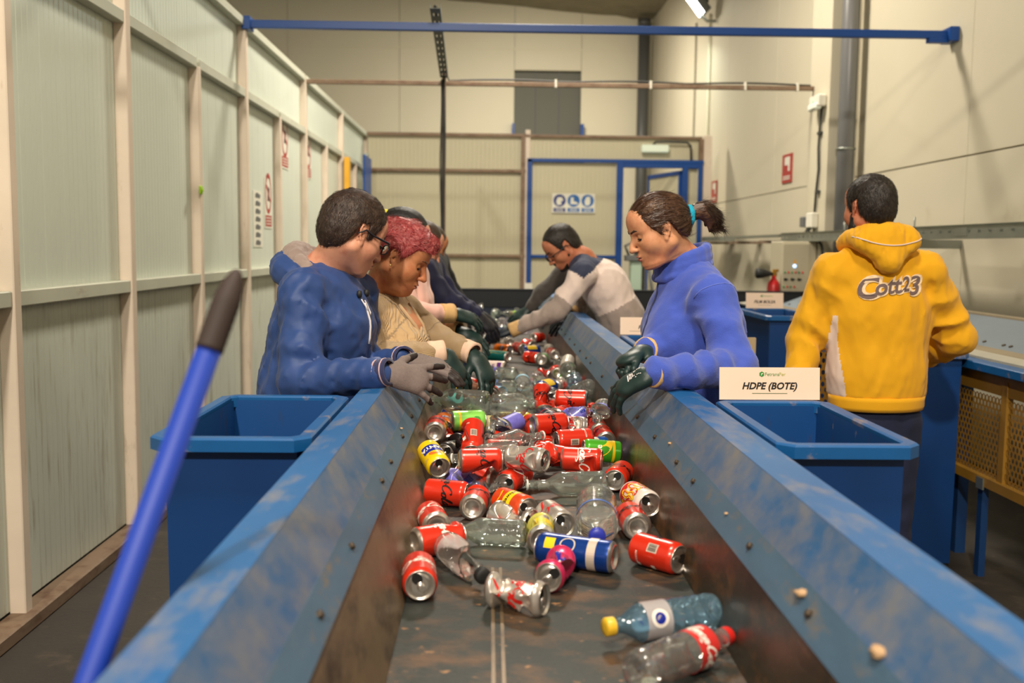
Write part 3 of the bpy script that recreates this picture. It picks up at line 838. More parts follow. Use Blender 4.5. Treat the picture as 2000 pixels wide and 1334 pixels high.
# ------------------------------------------------------------------ bin signs
PAPER = mat('laminated_card', srgb(232, 206, 184), 0.4, var=0.02, vscale=(4, 4, 4)); LOGOG = mat('logo_green', srgb(40, 128, 48), 0.5); LOGOY = mat('logo_lime', srgb(160, 168, 50), 0.5); LINEG = mat('line_green', srgb(70, 100, 62), 0.5)
INK2 = mat('print_black', srgb(20, 18, 18), 0.5)
def sign(x0, x1, z0, z1, y, lab, text, tilt=0.0, logo=True, tsize=0.0235, textdx=0.0, tlt=6):
    s = root('bin_sign', ((x0 + x1) / 2, y, z0), lab, 'sign')
    q = Euler((math.radians(-tlt), 0, math.radians(tilt)))
    w, h = x1 - x0, z1 - z0
    s.rotation_euler = q
    box('card', (-w / 2, 0, 0), (w / 2, 0.003, h), PAPER, s, local=True)
    def tp(nm, t, size, cx, cz, m, shear=0.0, bold=0.0, align='C'):
        V, F = text_flat(t, size, shear, bold)
        dx = -V[:, 0].max() / 2 if align == 'C' else 0
        return pyd(nm, [(v[0] + dx + cx, -0.0006, v[1] + cz) for v in V], F, m, s, local=True)
    if text:
        tp('lettering', text, tsize, textdx, h * 0.33, INK2, 0.25, 0.03)
    box('underline', (-w * .175 + textdx, -0.0006, h * 0.19), (w * .175 + textdx, 0.0005, h * 0.205), LINEG, s, local=True)
    if logo:
        c = (-w * 0.08, h * 0.79); r = h * 0.085
        n = 6
        V = [(c[0] + r * math.cos(math.pi / 6 + 2 * math.pi * k / n), -0.0006, c[1] + r * math.sin(math.pi / 6 + 2 * math.pi * k / n)) for k in range(n)]
        pyd('logo_mark', V, [tuple(range(n))], LOGOG, s, local=True)
        V = [(c[0] - r * .25, -0.0008, c[1] - r * .55), (c[0], -0.0008, c[1] - r * .45), (c[0], -0.0008, c[1]), (c[0] + r * .5, -0.0008, c[1] + r * .1), (c[0] + r * .5, -0.0008, c[1] + r * .4), (c[0] - r * .25, -0.0008, c[1] + r * .3)]
        pyd('logo_mark', V, [tuple(range(6))], PAPER, s, local=True)
        tp('logo_lettering', 'Fetrans', h * .15, c[0] + r * 1.25, c[1] - h * .05, LOGOG, align='L')
        V, F = text_flat('Fetrans', h * .15)
        tp('logo_lettering', 'Per', h * .15, c[0] + r * 1.3 + V[:, 0].max() + .0005, c[1] - h * .05, LOGOY, align='L')
    return s
sign(0.598, 0.862, 1.062, 1.146, 2.545, 'pinkish white card sign reading HDPE (BOTE) on the rim of the front right bin', 'HDPE (BOTE)', 1.2, tsize=0.0245)
sign(1.707, 1.957, 1.062, 1.165, 6.58, 'white card sign reading FILM BOLSA on the bin beside the person in yellow', 'FILM BOLSA', 0.0, tsize=0.027)
sign(0.592, 0.86, 1.062, 1.140, 4.47, 'card sign mostly hidden behind the woman in the blue fleece', 'P', 0.0, logo=False, textdx=-0.045)

# ------------------------------------------------------------------ second line at the right wall
c2 = root('side_conveyor', (2.6, 4.0, 0), 'second blue and grey conveyor line running along the right wall', 'conveyor')
GREYPLATE = mat('grey_blue_plate', srgb(112, 124, 134), 0.45, var=0.08, vscale=(3, 3, 3), dirt=(srgb(150, 136, 112), 0.62, 0.85, (6, 6, 6)))
CHUTE = mat('chute_dusty', srgb(140, 126, 102), 0.6, var=0.15, vscale=(5, 2, 5))
box('rim_bar', (2.16, 1.6, 0.925), (2.24, 5.4, 0.965), BINRIM, c2, bevel=0.004)
extr = [(2.24, 0.965), (2.33, 0.975), (2.33, 0.985), (2.24, 0.975)]
extrude_profile('ledge', extr, 1.6, 8.9, mat('ledge_grey', srgb(164, 160, 146), 0.5, var=0.1, vscale=(4, 4, 4)), c2)
extrude_profile('chute_floor', [(2.33, 0.985), (2.62, 0.955), (2.62, 0.945), (2.33, 0.975)], 1.6, 8.9, CHUTE, c2)
for a, b_ in ((1.6, 4.0), (4.005, 6.4), (6.405, 8.9)):
    pl = extrude_profile('side_plate', [(2.60, 0.955), (2.92, 1.075), (2.925, 1.065), (2.605, 0.945)], a, b_, GREYPLATE, c2)
    for k in range(9):
        y = a + 0.15 + 0.27 * k
        for dy in ((0, 0.07) if k % 3 == 0 else (0,)):
            if y + dy < b_:
                bm = bmesh.new(); bm_lathe(bm, [(0.011, 0), (0.011, 0.006), (0, 0.008)], 8, Matrix.Translation((2.645, y + dy, 0.972)) @ frame_z((-.35, 0, .93)).to_4x4()); bm_obj('bolt', bm, BOLT, pl)
box('top_ledge', (2.92, 1.6, 1.06), (3.0, 8.9, 1.085), CHUTE, c2)
for y in (2.0, 4.3, 6.5, 8.6):
    box('leg', (2.85, y, 0), (2.91, y + .06, 1.04), DKBLUE, c2)
    box('leg', (2.26, y + .35, 0), (2.31, y + .40, 0.97), DKBLUE, c2)

def perforated(name, origin, u, w, nu, nv, pitch, rh, m, parent, thick=0.0):
    """flat sheet with a hexagonal field of real holes: ring of six quads per hole"""
    V, F = [], []
    O, u, w = Vector(origin), Vector(u), Vector(w)
    R_ = pitch / math.sqrt(3)
    for j in range(nv):
        for i in range(nu):
            c = O + u * (pitch * (i + 0.5 * (j % 2))) + w * (pitch * 0.866 * j)
            o = len(V)
            for k in range(6):
                t = math.pi / 6 + k * math.pi / 3
                V.append(c + u * R_ * math.cos(t) + w * R_ * math.sin(t))
            for k in range(6):
                t = math.pi / 6 + k * math.pi / 3
                V.append(c + u * rh * 0.8 * math.cos(t) + w * rh * 1.1 * math.sin(t))
            for k in range(6):
                k2 = (k + 1) % 6
                F.append((o + k, o + k2, o + 6 + k2, o + 6 + k))
    return pyd(name, V, F, m, parent)
CAGE = mat('cage_yellow', srgb(146, 106, 34), 0.45, var=0.15, vscale=(6, 6, 6), dirt=(srgb(90, 62, 26), 0.62, 0.8, (10, 10, 10)))
yc = root('yellow_cage', (2.22, 4.0, 0), 'yellow perforated metal cage under the blue rim of the wall conveyor', 'cage')
for a, b_ in ((4.17, 4.62), (3.70, 4.13), (3.23, 3.66), (2.76, 3.19)):
    perforated('perforated_panel', (2.205, a + 0.01, 0.47), (0, 1, 0), (0, 0, 1), int((b_ - a) / .030), 14, 0.030, 0.0105, CAGE, yc)
for y in (4.13, 3.66, 3.19, 2.72, 4.60):
    box('upright', (2.195, y, 0.44), (2.225, y + 0.045, 0.90), CAGE, yc)
box('bottom_bar', (2.185, 2.7, 0.415), (2.235, 4.66, 0.465), CAGE, yc, bevel=0.004)
box('top_sheet', (2.20, 2.7, 0.835), (2.215, 4.66, 0.925), CAGE, yc)
for y in (4.3, 2.8):
    box('foot', (2.20, y, 0.0), (2.23, y + .04, 0.42), DKBLUE, yc)
box('latch_plate', (2.178, 4.26, 0.405), (2.186, 4.32, 0.455), GALV, yc)
yc2 = root('yellow_cage', (1.52, 4.3, 0), 'yellow perforated panel glimpsed beside the left hip of the person in yellow', 'cage')
perforated('perforated_panel', (1.435, 4.30, 0.45), (1, 0, 0), (0, 0, 1), 6, 22, 0.030, 0.0105, CAGE, yc2)
box('upright', (1.40, 4.285, 0.0), (1.425, 4.315, 1.08), CAGE, yc2)
box('upright', (1.63, 4.285, 0.0), (1.65, 4.315, 1.08), CAGE, yc2)
box('bottom_bar', (1.40, 4.28, 0.40), (1.65, 4.32, 0.44), CAGE, yc2)
box('top_bar', (1.40, 4.28, 1.04), (1.65, 4.32, 1.08), CAGE, yc2)
pk = root('leaning_board', (1.29, 4.95, 0), 'teal and raw wood board leaning behind the woman in the blue fleece', 'board')
box('teal_face', (1.235, 4.93, 0), (1.285, 4.95, 1.04), mat('teal_paint', srgb(46, 126, 140), 0.5, dirt=(srgb(190, 170, 130), 0.6, 0.7, (12, 12, 5))), pk)
box('wood_edge', (1.285, 4.93, 0), (1.335, 4.95, 1.01), mat('raw_wood', srgb(172, 150, 116), 0.7, var=0.1, vscale=(30, 30, 3)), pk)

# small plant-like tangle and pale machine far behind the partition doorway
ptc = root('far_machine', (1.9, 13.2, 0), 'pale green machine column standing by the doorway behind the workers', 'machine')
box('column', (1.87, 13.2, 0), (2.02, 13.35, 1.30), mat('pale_green', srgb(168, 190, 172), 0.5), ptc, bevel=0.01)
box('head', (1.80, 13.15, 1.28), (2.06, 13.38, 1.36), GREYPL, ptc, bevel=0.01)
tube('hose', [(2.1, 13.2, 1.25), (2.16, 13.2, 0.9), (2.10, 13.2, 0.6), (2.0, 13.2, 0.3)], 0.02, GREYPL, ptc, 8)
tube('arm', [(1.85, 13.2, 1.34), (1.78, 13.15, 1.48), (1.86, 13.15, 1.52), (1.97, 13.2, 1.40)], 0.018, GREYPL, ptc, 8)

# ------------------------------------------------------------------ broom handle in the foreground
mp = root('broom_handle', (-0.70, 0.64, 0), 'blurred blue broom handle with a dark ribbed grip leaning in the foreground', 'broom')
A, B = Vector((-0.690, 0.640, 0.02)), Vector((-0.2925, 1.166, 1.42))
dn = (B - A).normalized(); LL = (B - A).length
tube('pole', [A, A + dn * (LL - 0.075)], 0.0142, mat('handle_blue', srgb(8, 50, 152), 0.55), mp, 18)
bm = bmesh.new()
pts, rs = [], []
for k in range(23):
    s = LL - 0.10 + 0.10 * k / 22
    pts.append(A + dn * s); e = (k / 22)
    rs.append((0.0158 + 0.0007 * (k % 2)) * (1 if e < .6 else math.sqrt(max(0.05, 1 - ((e - .6) / .42) ** 2)) * .75 + .25 * (1 - e) / .4))
bm_tube(bm, pts, rs, 16); bm_obj('grip', bm, mat('grip_dark', srgb(50, 36, 32), 0.7), mp, True)
bm = bmesh.new(); bm_box(bm, (-0.16, -0.03, -0.02), (0.16, 0.03, 0.03), 0.01, Matrix.Translation(A)); bm_obj('broom_head', bm, BLUESTEEL, mp)
# ------------------------------------------------------------------ everything lying on the belt
# (kind, style, centre, axis towards lid or neck, radius, length, crush level, roll in degrees, label)
ITEMS = [
    ('can', 'classic', (-0.1293, 1.8527, 0.8240), (0.095, -0.996, 0.000), 0.0330, 0.115, 0, 26, 'red can with white script, lid to the camera, nearest the left trough wall'),
    ('can', 'classic', (-0.1068, 2.0897, 0.8241), (0.862, 0.507, 0.000), 0.0330, 0.115, 1, 42, 'dented red can behind the nearest red can, shiny base to the left'),
    ('can', 'classic', (-0.1261, 2.2451, 0.8240), (-0.211, 0.977, 0.000), 0.0330, 0.115, 0, 337, 'red can with silver base to the camera, by the left wall behind the dented one'),
    ('bot', 'cola', (-0.0459, 1.9482, 0.8235), (0.369, -0.930, 0.000), 0.0325, 0.215, 1, 22, 'crushed clear bottle with a black cap beside the nearest silver can'),
    ('bot', 'plain', (0.0023, 2.1523, 0.8225), (-0.985, 0.175, 0.000), 0.0315, 0.165, 0, 266, 'clear unlabelled bottle lying across the belt behind the black capped bottle'),
    ('can', 'light', (0.0527, 1.7586, 0.8200), (0.869, -0.494, 0.000), 0.0330, 0.115, 3, 23, 'badly crushed silver can with red script, closest to the camera in the middle'),
    ('can', 'pink', (0.1343, 1.8954, 0.8240), (-0.294, -0.956, 0.000), 0.0330, 0.115, 2, 311, 'pink and blue crushed can with its lid to the camera, beside the tall blue can'),
    ('can', 'blue', (0.1830, 2.0026, 0.8240), (-0.908, 0.420, 0.000), 0.0330, 0.168, 0, 293, 'tall blue can with a silver band lying across the belt'),
    ('can', 'lemon', (0.1164, 2.1436, 0.8240), (0.037, 0.999, 0.000), 0.0330, 0.115, 2, 351, 'pale yellow crushed can with its silver base to the camera'),
    ('can', 'light', (0.1558, 2.2566, 0.8240), (0.287, -0.958, 0.000), 0.0330, 0.115, 1, 28, 'silver and red can with lid to the camera behind the pale yellow one'),
    ('bot', 'big', (0.2467, 2.1990, 0.8414), (-0.102, -0.995, 0.000), 0.0480, 0.300, 1, 2, 'large ribbed clear bottle with a blue cap pointing at the camera'),
    ('can', 'zero', (0.3351, 2.2457, 0.8240), (-0.049, 0.999, 0.000), 0.0330, 0.115, 1, 7, 'red can with its silver base to the camera, right of the large clear bottle'),
    ('can', 'fire', (0.3670, 2.3465, 0.8481), (0.262, -0.965, 0.000), 0.0330, 0.115, 0, 44, 'white can with red and yellow flames on a red can by the right wall'),
    ('can', 'zero', (0.3513, 1.9982, 0.8240), (0.669, -0.744, 0.000), 0.0330, 0.115, 0, 262, 'red can with a barcode label lying alone on the right of the belt'),
    ('bot', 'bluewater', (0.2975, 1.6345, 0.8235), (-0.934, -0.356, 0.000), 0.0325, 0.215, 0, 273, 'blue tinted water bottle with a yellow cap at the lower right'),
    ('bot', 'colared', (0.3063, 1.4873, 0.8240), (0.766, 0.643, 0.000), 0.0330, 0.225, 1, 62, 'blurred clear cola bottle with a red cap and red label nearest the camera'),
    ('can', 'fanta', (-0.1466, 2.6449, 0.8800), (0.334, -0.911, -0.242), 0.0330, 0.115, 0, 11, 'yellow can with a blue lettered badge propped on the left trough wall'),
    ('can', 'zero', (-0.1042, 2.4955, 0.8240), (0.952, -0.307, 0.000), 0.0330, 0.115, 0, 39, 'red can with black script lying below the yellow can, lid to the right'),
    ('can', 'zero', (-0.0312, 2.4061, 0.8240), (0.112, 0.994, 0.000), 0.0330, 0.115, 1, 39, 'red can with silver base to the camera, left of the orange lettered can'),
    ('can', 'schweppes', (0.0636, 2.3628, 0.8287), (0.567, -0.824, 0.000), 0.0330, 0.115, 1, 53, 'orange can with a yellow lettered band in the middle of the belt'),
    ('can', 'silver', (0.0576, 2.2898, 0.8173), (0.770, -0.638, 0.000), 0.0330, 0.115, 3, 53, 'flattened bare silver can beneath the orange lettered can'),
    ('bot', 'purple', (-0.0578, 2.6249, 0.8224), (0.876, -0.483, -0.006), 0.0310, 0.195, 1, 78, 'clear bottle with a purple label between two red cans on the left'),
    ('can', 'zero', (-0.0209, 2.6001, 0.8855), (0.990, 0.140, 0.000), 0.0330, 0.115, 1, 71, 'red can with black script lying across the belt right of the yellow can'),
    ('can', 'zero', (-0.0312, 2.6836, 0.8240), (-0.859, 0.512, 0.000), 0.0330, 0.115, 1, 315, 'red can half under another red one, its lid facing the yellow can'),
    ('can', 'classic', (0.0712, 2.6512, 0.8262), (-0.471, -0.879, -0.075), 0.0330, 0.115, 1, 296, 'red can with white script, lid to the front left, behind the orange lettered can'),
    ('can', 'light', (0.1029, 2.6163, 0.8886), (0.862, -0.508, 0.000), 0.0330, 0.115, 1, 107, 'silver can with red script lying above the red can in the middle'),
    ('bot', 'clear', (0.2075, 2.5908, 0.8250), (-0.995, -0.098, 0.000), 0.0340, 0.215, 0, 263, 'clear glass-like bottle lying neck to the left behind the large ribbed bottle'),
    ('can', 'zero', (0.3598, 2.6883, 0.8260), (-0.321, -0.947, 0.000), 0.0330, 0.115, 1, 325, 'red can at the right trough wall with lid and pull tab to the camera'),
    ('can', 'classic', (0.2619, 2.7374, 0.8608), (0.979, -0.206, 0.000), 0.0330, 0.115, 1, 109, 'red dented can with white script behind the clear lying bottle'),
    ('can', 'zero', (0.2640, 2.8045, 0.8174), (0.219, -0.976, 0.000), 0.0330, 0.115, 2, 78, 'crushed red can with only its lid rim showing below the dented script can'),
    ('can', 'zero', (0.1348, 2.7540, 0.8675), (-0.910, -0.407, -0.077), 0.0330, 0.115, 3, 128, 'folded red can with a barcode in the middle of the pile'),
    ('can', 'zero', (0.1924, 2.8740, 0.8429), (-0.873, 0.479, 0.094), 0.0330, 0.115, 2, 300, 'red crushed can squeezed between the folded one and the dented script can'),
    ('can', 'limegreen', (0.3345, 2.8797, 0.8550), (-0.994, -0.064, 0.092), 0.0330, 0.115, 0, 256, 'bright green and yellow can near the right trough wall'),
    ('can', 'blueslim', (0.3040, 3.0351, 0.8350), (-0.906, -0.423, 0.000), 0.0290, 0.146, 0, 281, 'blue can partly hidden behind the bright green can'),
    ('can', 'zero', (0.2558, 2.9462, 0.8750), (-0.956, -0.294, 0.000), 0.0330, 0.115, 0, 115, 'red can with black script and a small white barcode above the blue can'),
    ('can', 'zero', (0.3722, 3.1585, 0.8413), (-0.026, 0.999, 0.038), 0.0330, 0.115, 0, 338, 'red can at the right with a silver base ring, front one of a nested pair'),
    ('can', 'zero', (0.3644, 3.2782, 0.8475), (-0.025, 0.999, 0.034), 0.0330, 0.115, 0, 289, 'red can at the right with a silver base ring, rear one of a nested pair'),
    ('can', 'zero', (0.1797, 3.0508, 0.8348), (-0.061, 0.992, 0.113), 0.0330, 0.115, 1, 167, 'short looking red can standing end on left of the barcoded can'),
    ('can', 'zero', (0.1897, 3.0705, 0.9017), (0.934, 0.357, 0.000), 0.0330, 0.115, 0, 69, 'red can with silver base to the left, above the short looking one'),
    ('can', 'zero', (0.1483, 3.2242, 0.8619), (0.219, -0.973, -0.073), 0.0330, 0.115, 0, 86, 'red can slanting towards the camera, right of the dark necked bottle'),
    ('can', 'navy', (0.2006, 3.2821, 0.8795), (0.219, -0.975, -0.038), 0.0330, 0.115, 0, 57, 'dark navy can with its lid to the camera in the middle of the pile'),
    ('can', 'zero', (0.2527, 3.4233, 0.8682), (0.456, 0.889, -0.032), 0.0330, 0.115, 1, 113, 'red can with a wide silver base ring, under the upright script can'),
    ('can', 'light', (0.2609, 3.1561, 0.8850), (0.995, -0.102, 0.000), 0.0330, 0.115, 3, 80, 'crumpled white and red can on top of the pile at right'),
    ('can', 'zero', (0.2855, 3.2368, 0.8397), (0.474, 0.881, 0.000), 0.0330, 0.115, 1, 106, 'red can tucked under the crumpled white one, its silver end showing'),
    ('bot', 'purple', (0.2895, 3.2623, 0.8963), (0.647, 0.762, 0.022), 0.0310, 0.195, 2, 47, 'flattened bottle with a large purple label on top of the pile at right'),
    ('can', 'zero', (-0.0465, 2.8462, 0.8982), (-0.003, -0.817, -0.577), 0.0330, 0.115, 1, 197, 'red can propped nearly upright with a white barcode in the middle left'),
    ('can', 'limepale', (-0.0682, 3.1915, 0.8887), (0.966, 0.260, 0.000), 0.0330, 0.115, 0, 87, 'pale lime green can behind the upright red can'),
    ('can', 'cream', (-0.0184, 3.2567, 0.8639), (-0.887, 0.462, 0.000), 0.0330, 0.115, 0, 271, 'cream coloured can right of the pale lime green can'),
    ('can', 'orange', (-0.1468, 3.2473, 0.8636), (0.048, -0.997, -0.057), 0.0330, 0.115, 0, 0, 'orange can with a blue badge at the left of the pile'),
    ('can', 'classic', (-0.1350, 3.0961, 0.8442), (-0.210, 0.975, 0.073), 0.0330, 0.115, 2, 291, 'crushed red can with white script below the orange can'),
    ('can', 'zero', (-0.1596, 2.9992, 0.8967), (0.018, 0.999, 0.029), 0.0330, 0.115, 0, 60, 'pale red can with a broad silver base ring behind the yellow can'),
    ('can', 'black', (-0.1098, 2.9790, 0.8420), (-0.357, -0.926, -0.122), 0.0330, 0.115, 2, 317, 'crushed black can with white lettering left of the upright red can'),
    ('can', 'purplecan', (-0.0919, 3.2068, 0.8253), (-0.113, -0.993, -0.043), 0.0330, 0.115, 0, 303, 'dark purple can end peeping between the lime green and black cans'),
    ('bot', 'clear2', (-0.0086, 2.7416, 0.8709), (-0.973, 0.172, -0.154), 0.0320, 0.195, 1, 262, 'clear bottle lying over the red cans, its neck beside the yellow can'),
    ('can', 'classic', (0.0484, 2.9456, 0.8414), (0.994, -0.110, 0.000), 0.0330, 0.115, 0, 45, 'red can with small white print under the clear bottles in the middle'),
    ('bot', 'clear2', (0.0797, 2.8816, 0.8880), (0.872, 0.488, 0.031), 0.0320, 0.195, 1, 64, 'clear bottle with a white neck ring above the red can with small print'),
    ('bot', 'purple2', (0.0457, 3.0560, 0.8884), (-0.518, -0.849, -0.103), 0.0310, 0.190, 1, 307, 'clear bottle with dark neck and mauve label slanting up to the right'),
    ('can', 'zero', (0.0770, 3.2053, 0.8242), (0.799, -0.601, 0.000), 0.0330, 0.115, 1, 35, 'red can half hidden under the clear bottle with the dark neck'),
    ('bot', 'large', (-0.1009, 3.2831, 0.9377), (-0.920, 0.391, 0.000), 0.0420, 0.215, 0, 289, 'big empty clear bottle lying left below the grey gloves'),
    ('bot', 'large2', (0.0879, 3.2669, 0.9272), (0.869, 0.495, 0.000), 0.0420, 0.165, 0, 88, 'big empty clear bottle lying end to end with the left one'),
    ('can', 'bluecan', (-0.0947, 3.5205, 0.8400), (0.932, -0.363, 0.000), 0.0330, 0.150, 0, 60, 'dark blue can with a silver band under the big clear bottles'),
    ('can', 'yellowgreen', (0.0919, 3.4564, 0.8400), (0.999, 0.037, 0.000), 0.0330, 0.115, 0, 55, 'yellow and teal can seen through the right big clear bottle'),
    ('can', 'copper', (-0.0628, 3.7926, 0.9053), (0.558, -0.830, 0.000), 0.0265, 0.135, 0, 75, 'bare copper coloured slim can below the dark green gloves'),
    ('can', 'zero', (-0.0005, 3.9205, 0.8791), (0.299, -0.953, -0.046), 0.0330, 0.115, 0, 24, 'red can with its opened lid to the camera, beside the copper coloured can'),
    ('can', 'zero', (-0.0519, 4.2763, 0.8488), (0.506, -0.862, 0.000), 0.0330, 0.115, 2, 30, 'red can crushed behind the copper coloured can'),
    ('can', 'yellow', (-0.0920, 3.9389, 0.8564), (0.891, -0.450, -0.050), 0.0330, 0.115, 1, 87, 'plain yellow can under the copper coloured can'),
    ('bot', 'teal', (-0.1192, 3.8032, 0.8648), (-0.513, 0.857, 0.056), 0.0310, 0.180, 1, 272, 'clear bottle with a bright teal label below the grey gloves'),
    ('bot', 'small', (-0.1281, 4.2684, 0.8827), (-0.659, 0.654, 0.371), 0.0310, 0.170, 0, 308, 'clear bottle with its round end at the fingertips of the grey gloves'),
    ('bot', 'purple3', (-0.1246, 4.7600, 0.8254), (0.113, 0.993, 0.021), 0.0330, 0.190, 1, 44, 'clear bottle with a dark violet label under the left dark green glove'),
    ('bot', 'water', (0.0213, 4.3493, 0.8400), (-0.891, 0.453, 0.000), 0.0340, 0.210, 1, 270, 'clear water bottle with white letters on a blue label under the right dark green glove'),
    ('bot', 'water2', (0.0341, 4.7979, 0.8400), (-0.926, 0.377, 0.000), 0.0340, 0.210, 1, 273, 'clear bottle with a blue band behind the bottle with white letters'),
    ('can', 'white', (0.0338, 5.1234, 0.8300), (-0.936, 0.351, 0.000), 0.0330, 0.115, 0, 256, 'white can with a purple patch right of the dark green gloves'),
    ('can', 'teal', (0.0488, 5.5830, 0.8350), (-0.800, 0.600, 0.000), 0.0330, 0.150, 0, 271, 'teal can with a yellow top lying beyond the white can'),
    ('bot', 'ribbed', (0.1535, 4.4895, 0.8411), (-0.000, -1.000, -0.011), 0.0360, 0.210, 0, 13, 'ribbed clear bottle with a pale blue label pointing at the camera'),
    ('bot', 'round', (0.1712, 4.0903, 0.8285), (0.039, -0.999, -0.023), 0.0360, 0.190, 1, 6, 'round clear bottle in the middle, below the ribbed one'),
    ('bot', 'round', (0.2344, 4.3562, 0.8398), (0.024, -1.000, -0.000), 0.0360, 0.190, 1, 23, 'mauve tinted clear bottle end beside the ribbed bottle'),
    ('can', 'zero', (0.3338, 4.8275, 0.8435), (-0.013, 1.000, -0.011), 0.0330, 0.115, 2, 285, 'crushed red can with a bright silver base facing up'),
    ('can', 'zero', (0.2807, 4.8594, 0.8209), (-0.425, 0.905, 0.000), 0.0330, 0.115, 3, 266, 'flattened red can lying under the one with the bright base'),
    ('can', 'silver2', (0.3767, 4.7384, 0.8948), (-0.159, -0.965, -0.207), 0.0330, 0.115, 0, 352, 'white can standing with its domed silver base towards the camera'),
    ('can', 'limegreen', (0.3676, 4.7257, 0.8267), (-0.171, -0.981, -0.091), 0.0330, 0.115, 0, 337, 'bright green can behind the white can with the domed base'),
    ('bot', 'bluesq', (0.3693, 4.2596, 0.8858), (0.040, 0.972, 0.230), 0.0340, 0.150, 2, 340, 'crumpled blue tinted bottle standing in the pile'),
    ('bot', 'small2', (0.3665, 4.4819, 0.8226), (0.141, 0.990, 0.027), 0.0300, 0.170, 1, 0, 'clear bottle with violet tint right of the crumpled blue bottle'),
    ('can', 'zero', (0.3757, 4.3281, 0.8483), (0.246, 0.923, 0.294), 0.0330, 0.115, 2, 50, 'crushed red can standing inside the heap at the fingertips of the woman in fleece'),
    ('bot', 'round', (0.3693, 4.5825, 0.8870), (0.135, 0.991, -0.016), 0.0360, 0.190, 0, 20, 'clear bottle with its domed end above the crushed red can at right'),
    ('bot', 'round', (0.3694, 3.8244, 0.8369), (-0.004, -0.988, -0.153), 0.0360, 0.190, 1, 355, 'clear bottle with its domed end under the right dark glove'),
    ('can', 'zero', (0.2940, 3.4983, 0.9150), (-0.986, 0.167, 0.000), 0.0330, 0.115, 0, 277, 'red can with large black script lying on top of the heap'),
    ('can', 'zero', (0.1994, 3.6015, 0.8993), (-0.072, 0.727, 0.683), 0.0330, 0.115, 2, 31, 'crushed red can with black letters left of the top red can'),
    ('can', 'navy2', (0.2379, 3.8641, 0.8750), (0.292, -0.956, 0.000), 0.0330, 0.115, 0, 71, 'navy can end wedged behind the top red can'),
    ('can', 'blueyellow', (0.2341, 4.0524, 0.8768), (-0.494, -0.870, 0.000), 0.0330, 0.115, 0, 274, 'blue can with a yellow patch behind the crushed lettered can'),
    ('can', 'light', (0.3011, 4.2945, 0.8502), (0.296, 0.955, 0.000), 0.0330, 0.115, 2, 95, 'crushed silver and red can behind the top red can'),
    ('can', 'zero', (0.2397, 3.7073, 0.8500), (0.494, -0.869, 0.000), 0.0330, 0.115, 1, 77, 'red can under the top red can with a silver end'),
    ('can', 'zero', (0.3527, 3.5958, 0.8500), (0.741, 0.671, 0.000), 0.0330, 0.115, 1, 40, 'red can peeping out below the top red can at right'),
    ('bot', 'water', (-0.1234, 4.7569, 0.8901), (-0.424, -0.904, -0.050), 0.0340, 0.210, 1, 276, 'clear bottle beside the wrist of the left dark green glove'),
    ('bot', 'small', (-0.0053, 4.6105, 0.8400), (-0.621, -0.784, 0.000), 0.0310, 0.170, 1, 261, 'clear bottle squeezed under the water bottle with the blue band'),
    ('bot', 'round', (-0.1189, 4.1172, 0.8500), (0.317, -0.948, 0.000), 0.0360, 0.190, 1, 69, 'clear bottle behind the teal labelled one'),
    ('bot', 'ribbed', (0.0220, 4.1077, 0.8400), (0.701, -0.714, 0.000), 0.0360, 0.210, 1, 63, 'ribbed clear bottle beneath the water bottle with white letters'),
    ('bot', 'small2', (0.2270, 4.6434, 0.8400), (0.129, 0.992, 0.000), 0.0300, 0.170, 1, 16, 'clear bottle left of the crushed red can with bright base'),
    ('bot', 'clear2', (0.3404, 3.7913, 0.8984), (-0.620, -0.775, -0.118), 0.0320, 0.195, 1, 301, 'clear bottle along the right trough wall beside the top red can'),
    ('bot', 'water2', (0.3655, 3.2123, 0.9108), (-0.220, -0.975, -0.040), 0.0340, 0.210, 1, 322, 'clear bottle leaning on the right trough wall above the nested red pair'),
    ('can', 'zero', (-0.0964, 6.6406, 0.8300), (-0.064, 0.998, 0.000), 0.0330, 0.115, 1, 16, 'red can standing by the far black glove'),
    ('can', 'silver', (0.0262, 6.4448, 0.8500), (-0.912, 0.411, 0.000), 0.0330, 0.115, 0, 270, 'bare silver can lying behind the teal can'),
    ('can', 'silver', (0.1276, 6.4139, 0.8400), (-0.108, 0.994, 0.000), 0.0330, 0.115, 3, 289, 'crumpled silver can right of the bare silver one'),
    ('can', 'zero', (0.2452, 6.2343, 0.8461), (-0.448, 0.894, 0.018), 0.0330, 0.115, 3, 274, 'long crushed red can in the far middle of the belt'),
    ('can', 'zero', (0.1875, 6.1263, 0.8300), (-0.390, 0.921, 0.000), 0.0330, 0.115, 0, 249, 'red can end on, below the long crushed one'),
    ('can', 'zero', (0.3368, 6.9048, 0.8250), (0.638, 0.770, 0.000), 0.0330, 0.115, 0, 41, 'red can with silver base near the far right trough wall'),
    ('can', 'silver2', (0.3687, 6.0702, 0.8250), (-0.021, 1.000, 0.000), 0.0330, 0.115, 0, 302, 'silver can with its base to the camera near the far right trough wall'),
    ('can', 'zero', (0.2463, 5.5869, 0.8300), (-0.659, 0.753, 0.000), 0.0330, 0.115, 1, 248, 'dented red can left of the silver can end in the far row'),
    ('can', 'silver3', (0.3040, 5.4795, 0.8350), (0.253, 0.967, 0.000), 0.0330, 0.115, 1, 53, 'silver can with a green patch, open end to the left'),
    ('can', 'zero', (0.3673, 5.7018, 0.8400), (-0.197, 0.980, 0.000), 0.0330, 0.115, 0, 324, 'red can behind the silver can with a green patch'),
    ('bot', 'crumple', (0.3601, 5.2316, 0.8413), (-0.034, 0.999, 0.022), 0.0280, 0.120, 3, 314, 'crumpled clear bottle scrap on the red can in the far row'),
    ('can', 'zero', (-0.0581, 6.1755, 0.8350), (0.969, -0.245, 0.000), 0.0330, 0.115, 2, 83, 'crushed red can behind the teal can'),
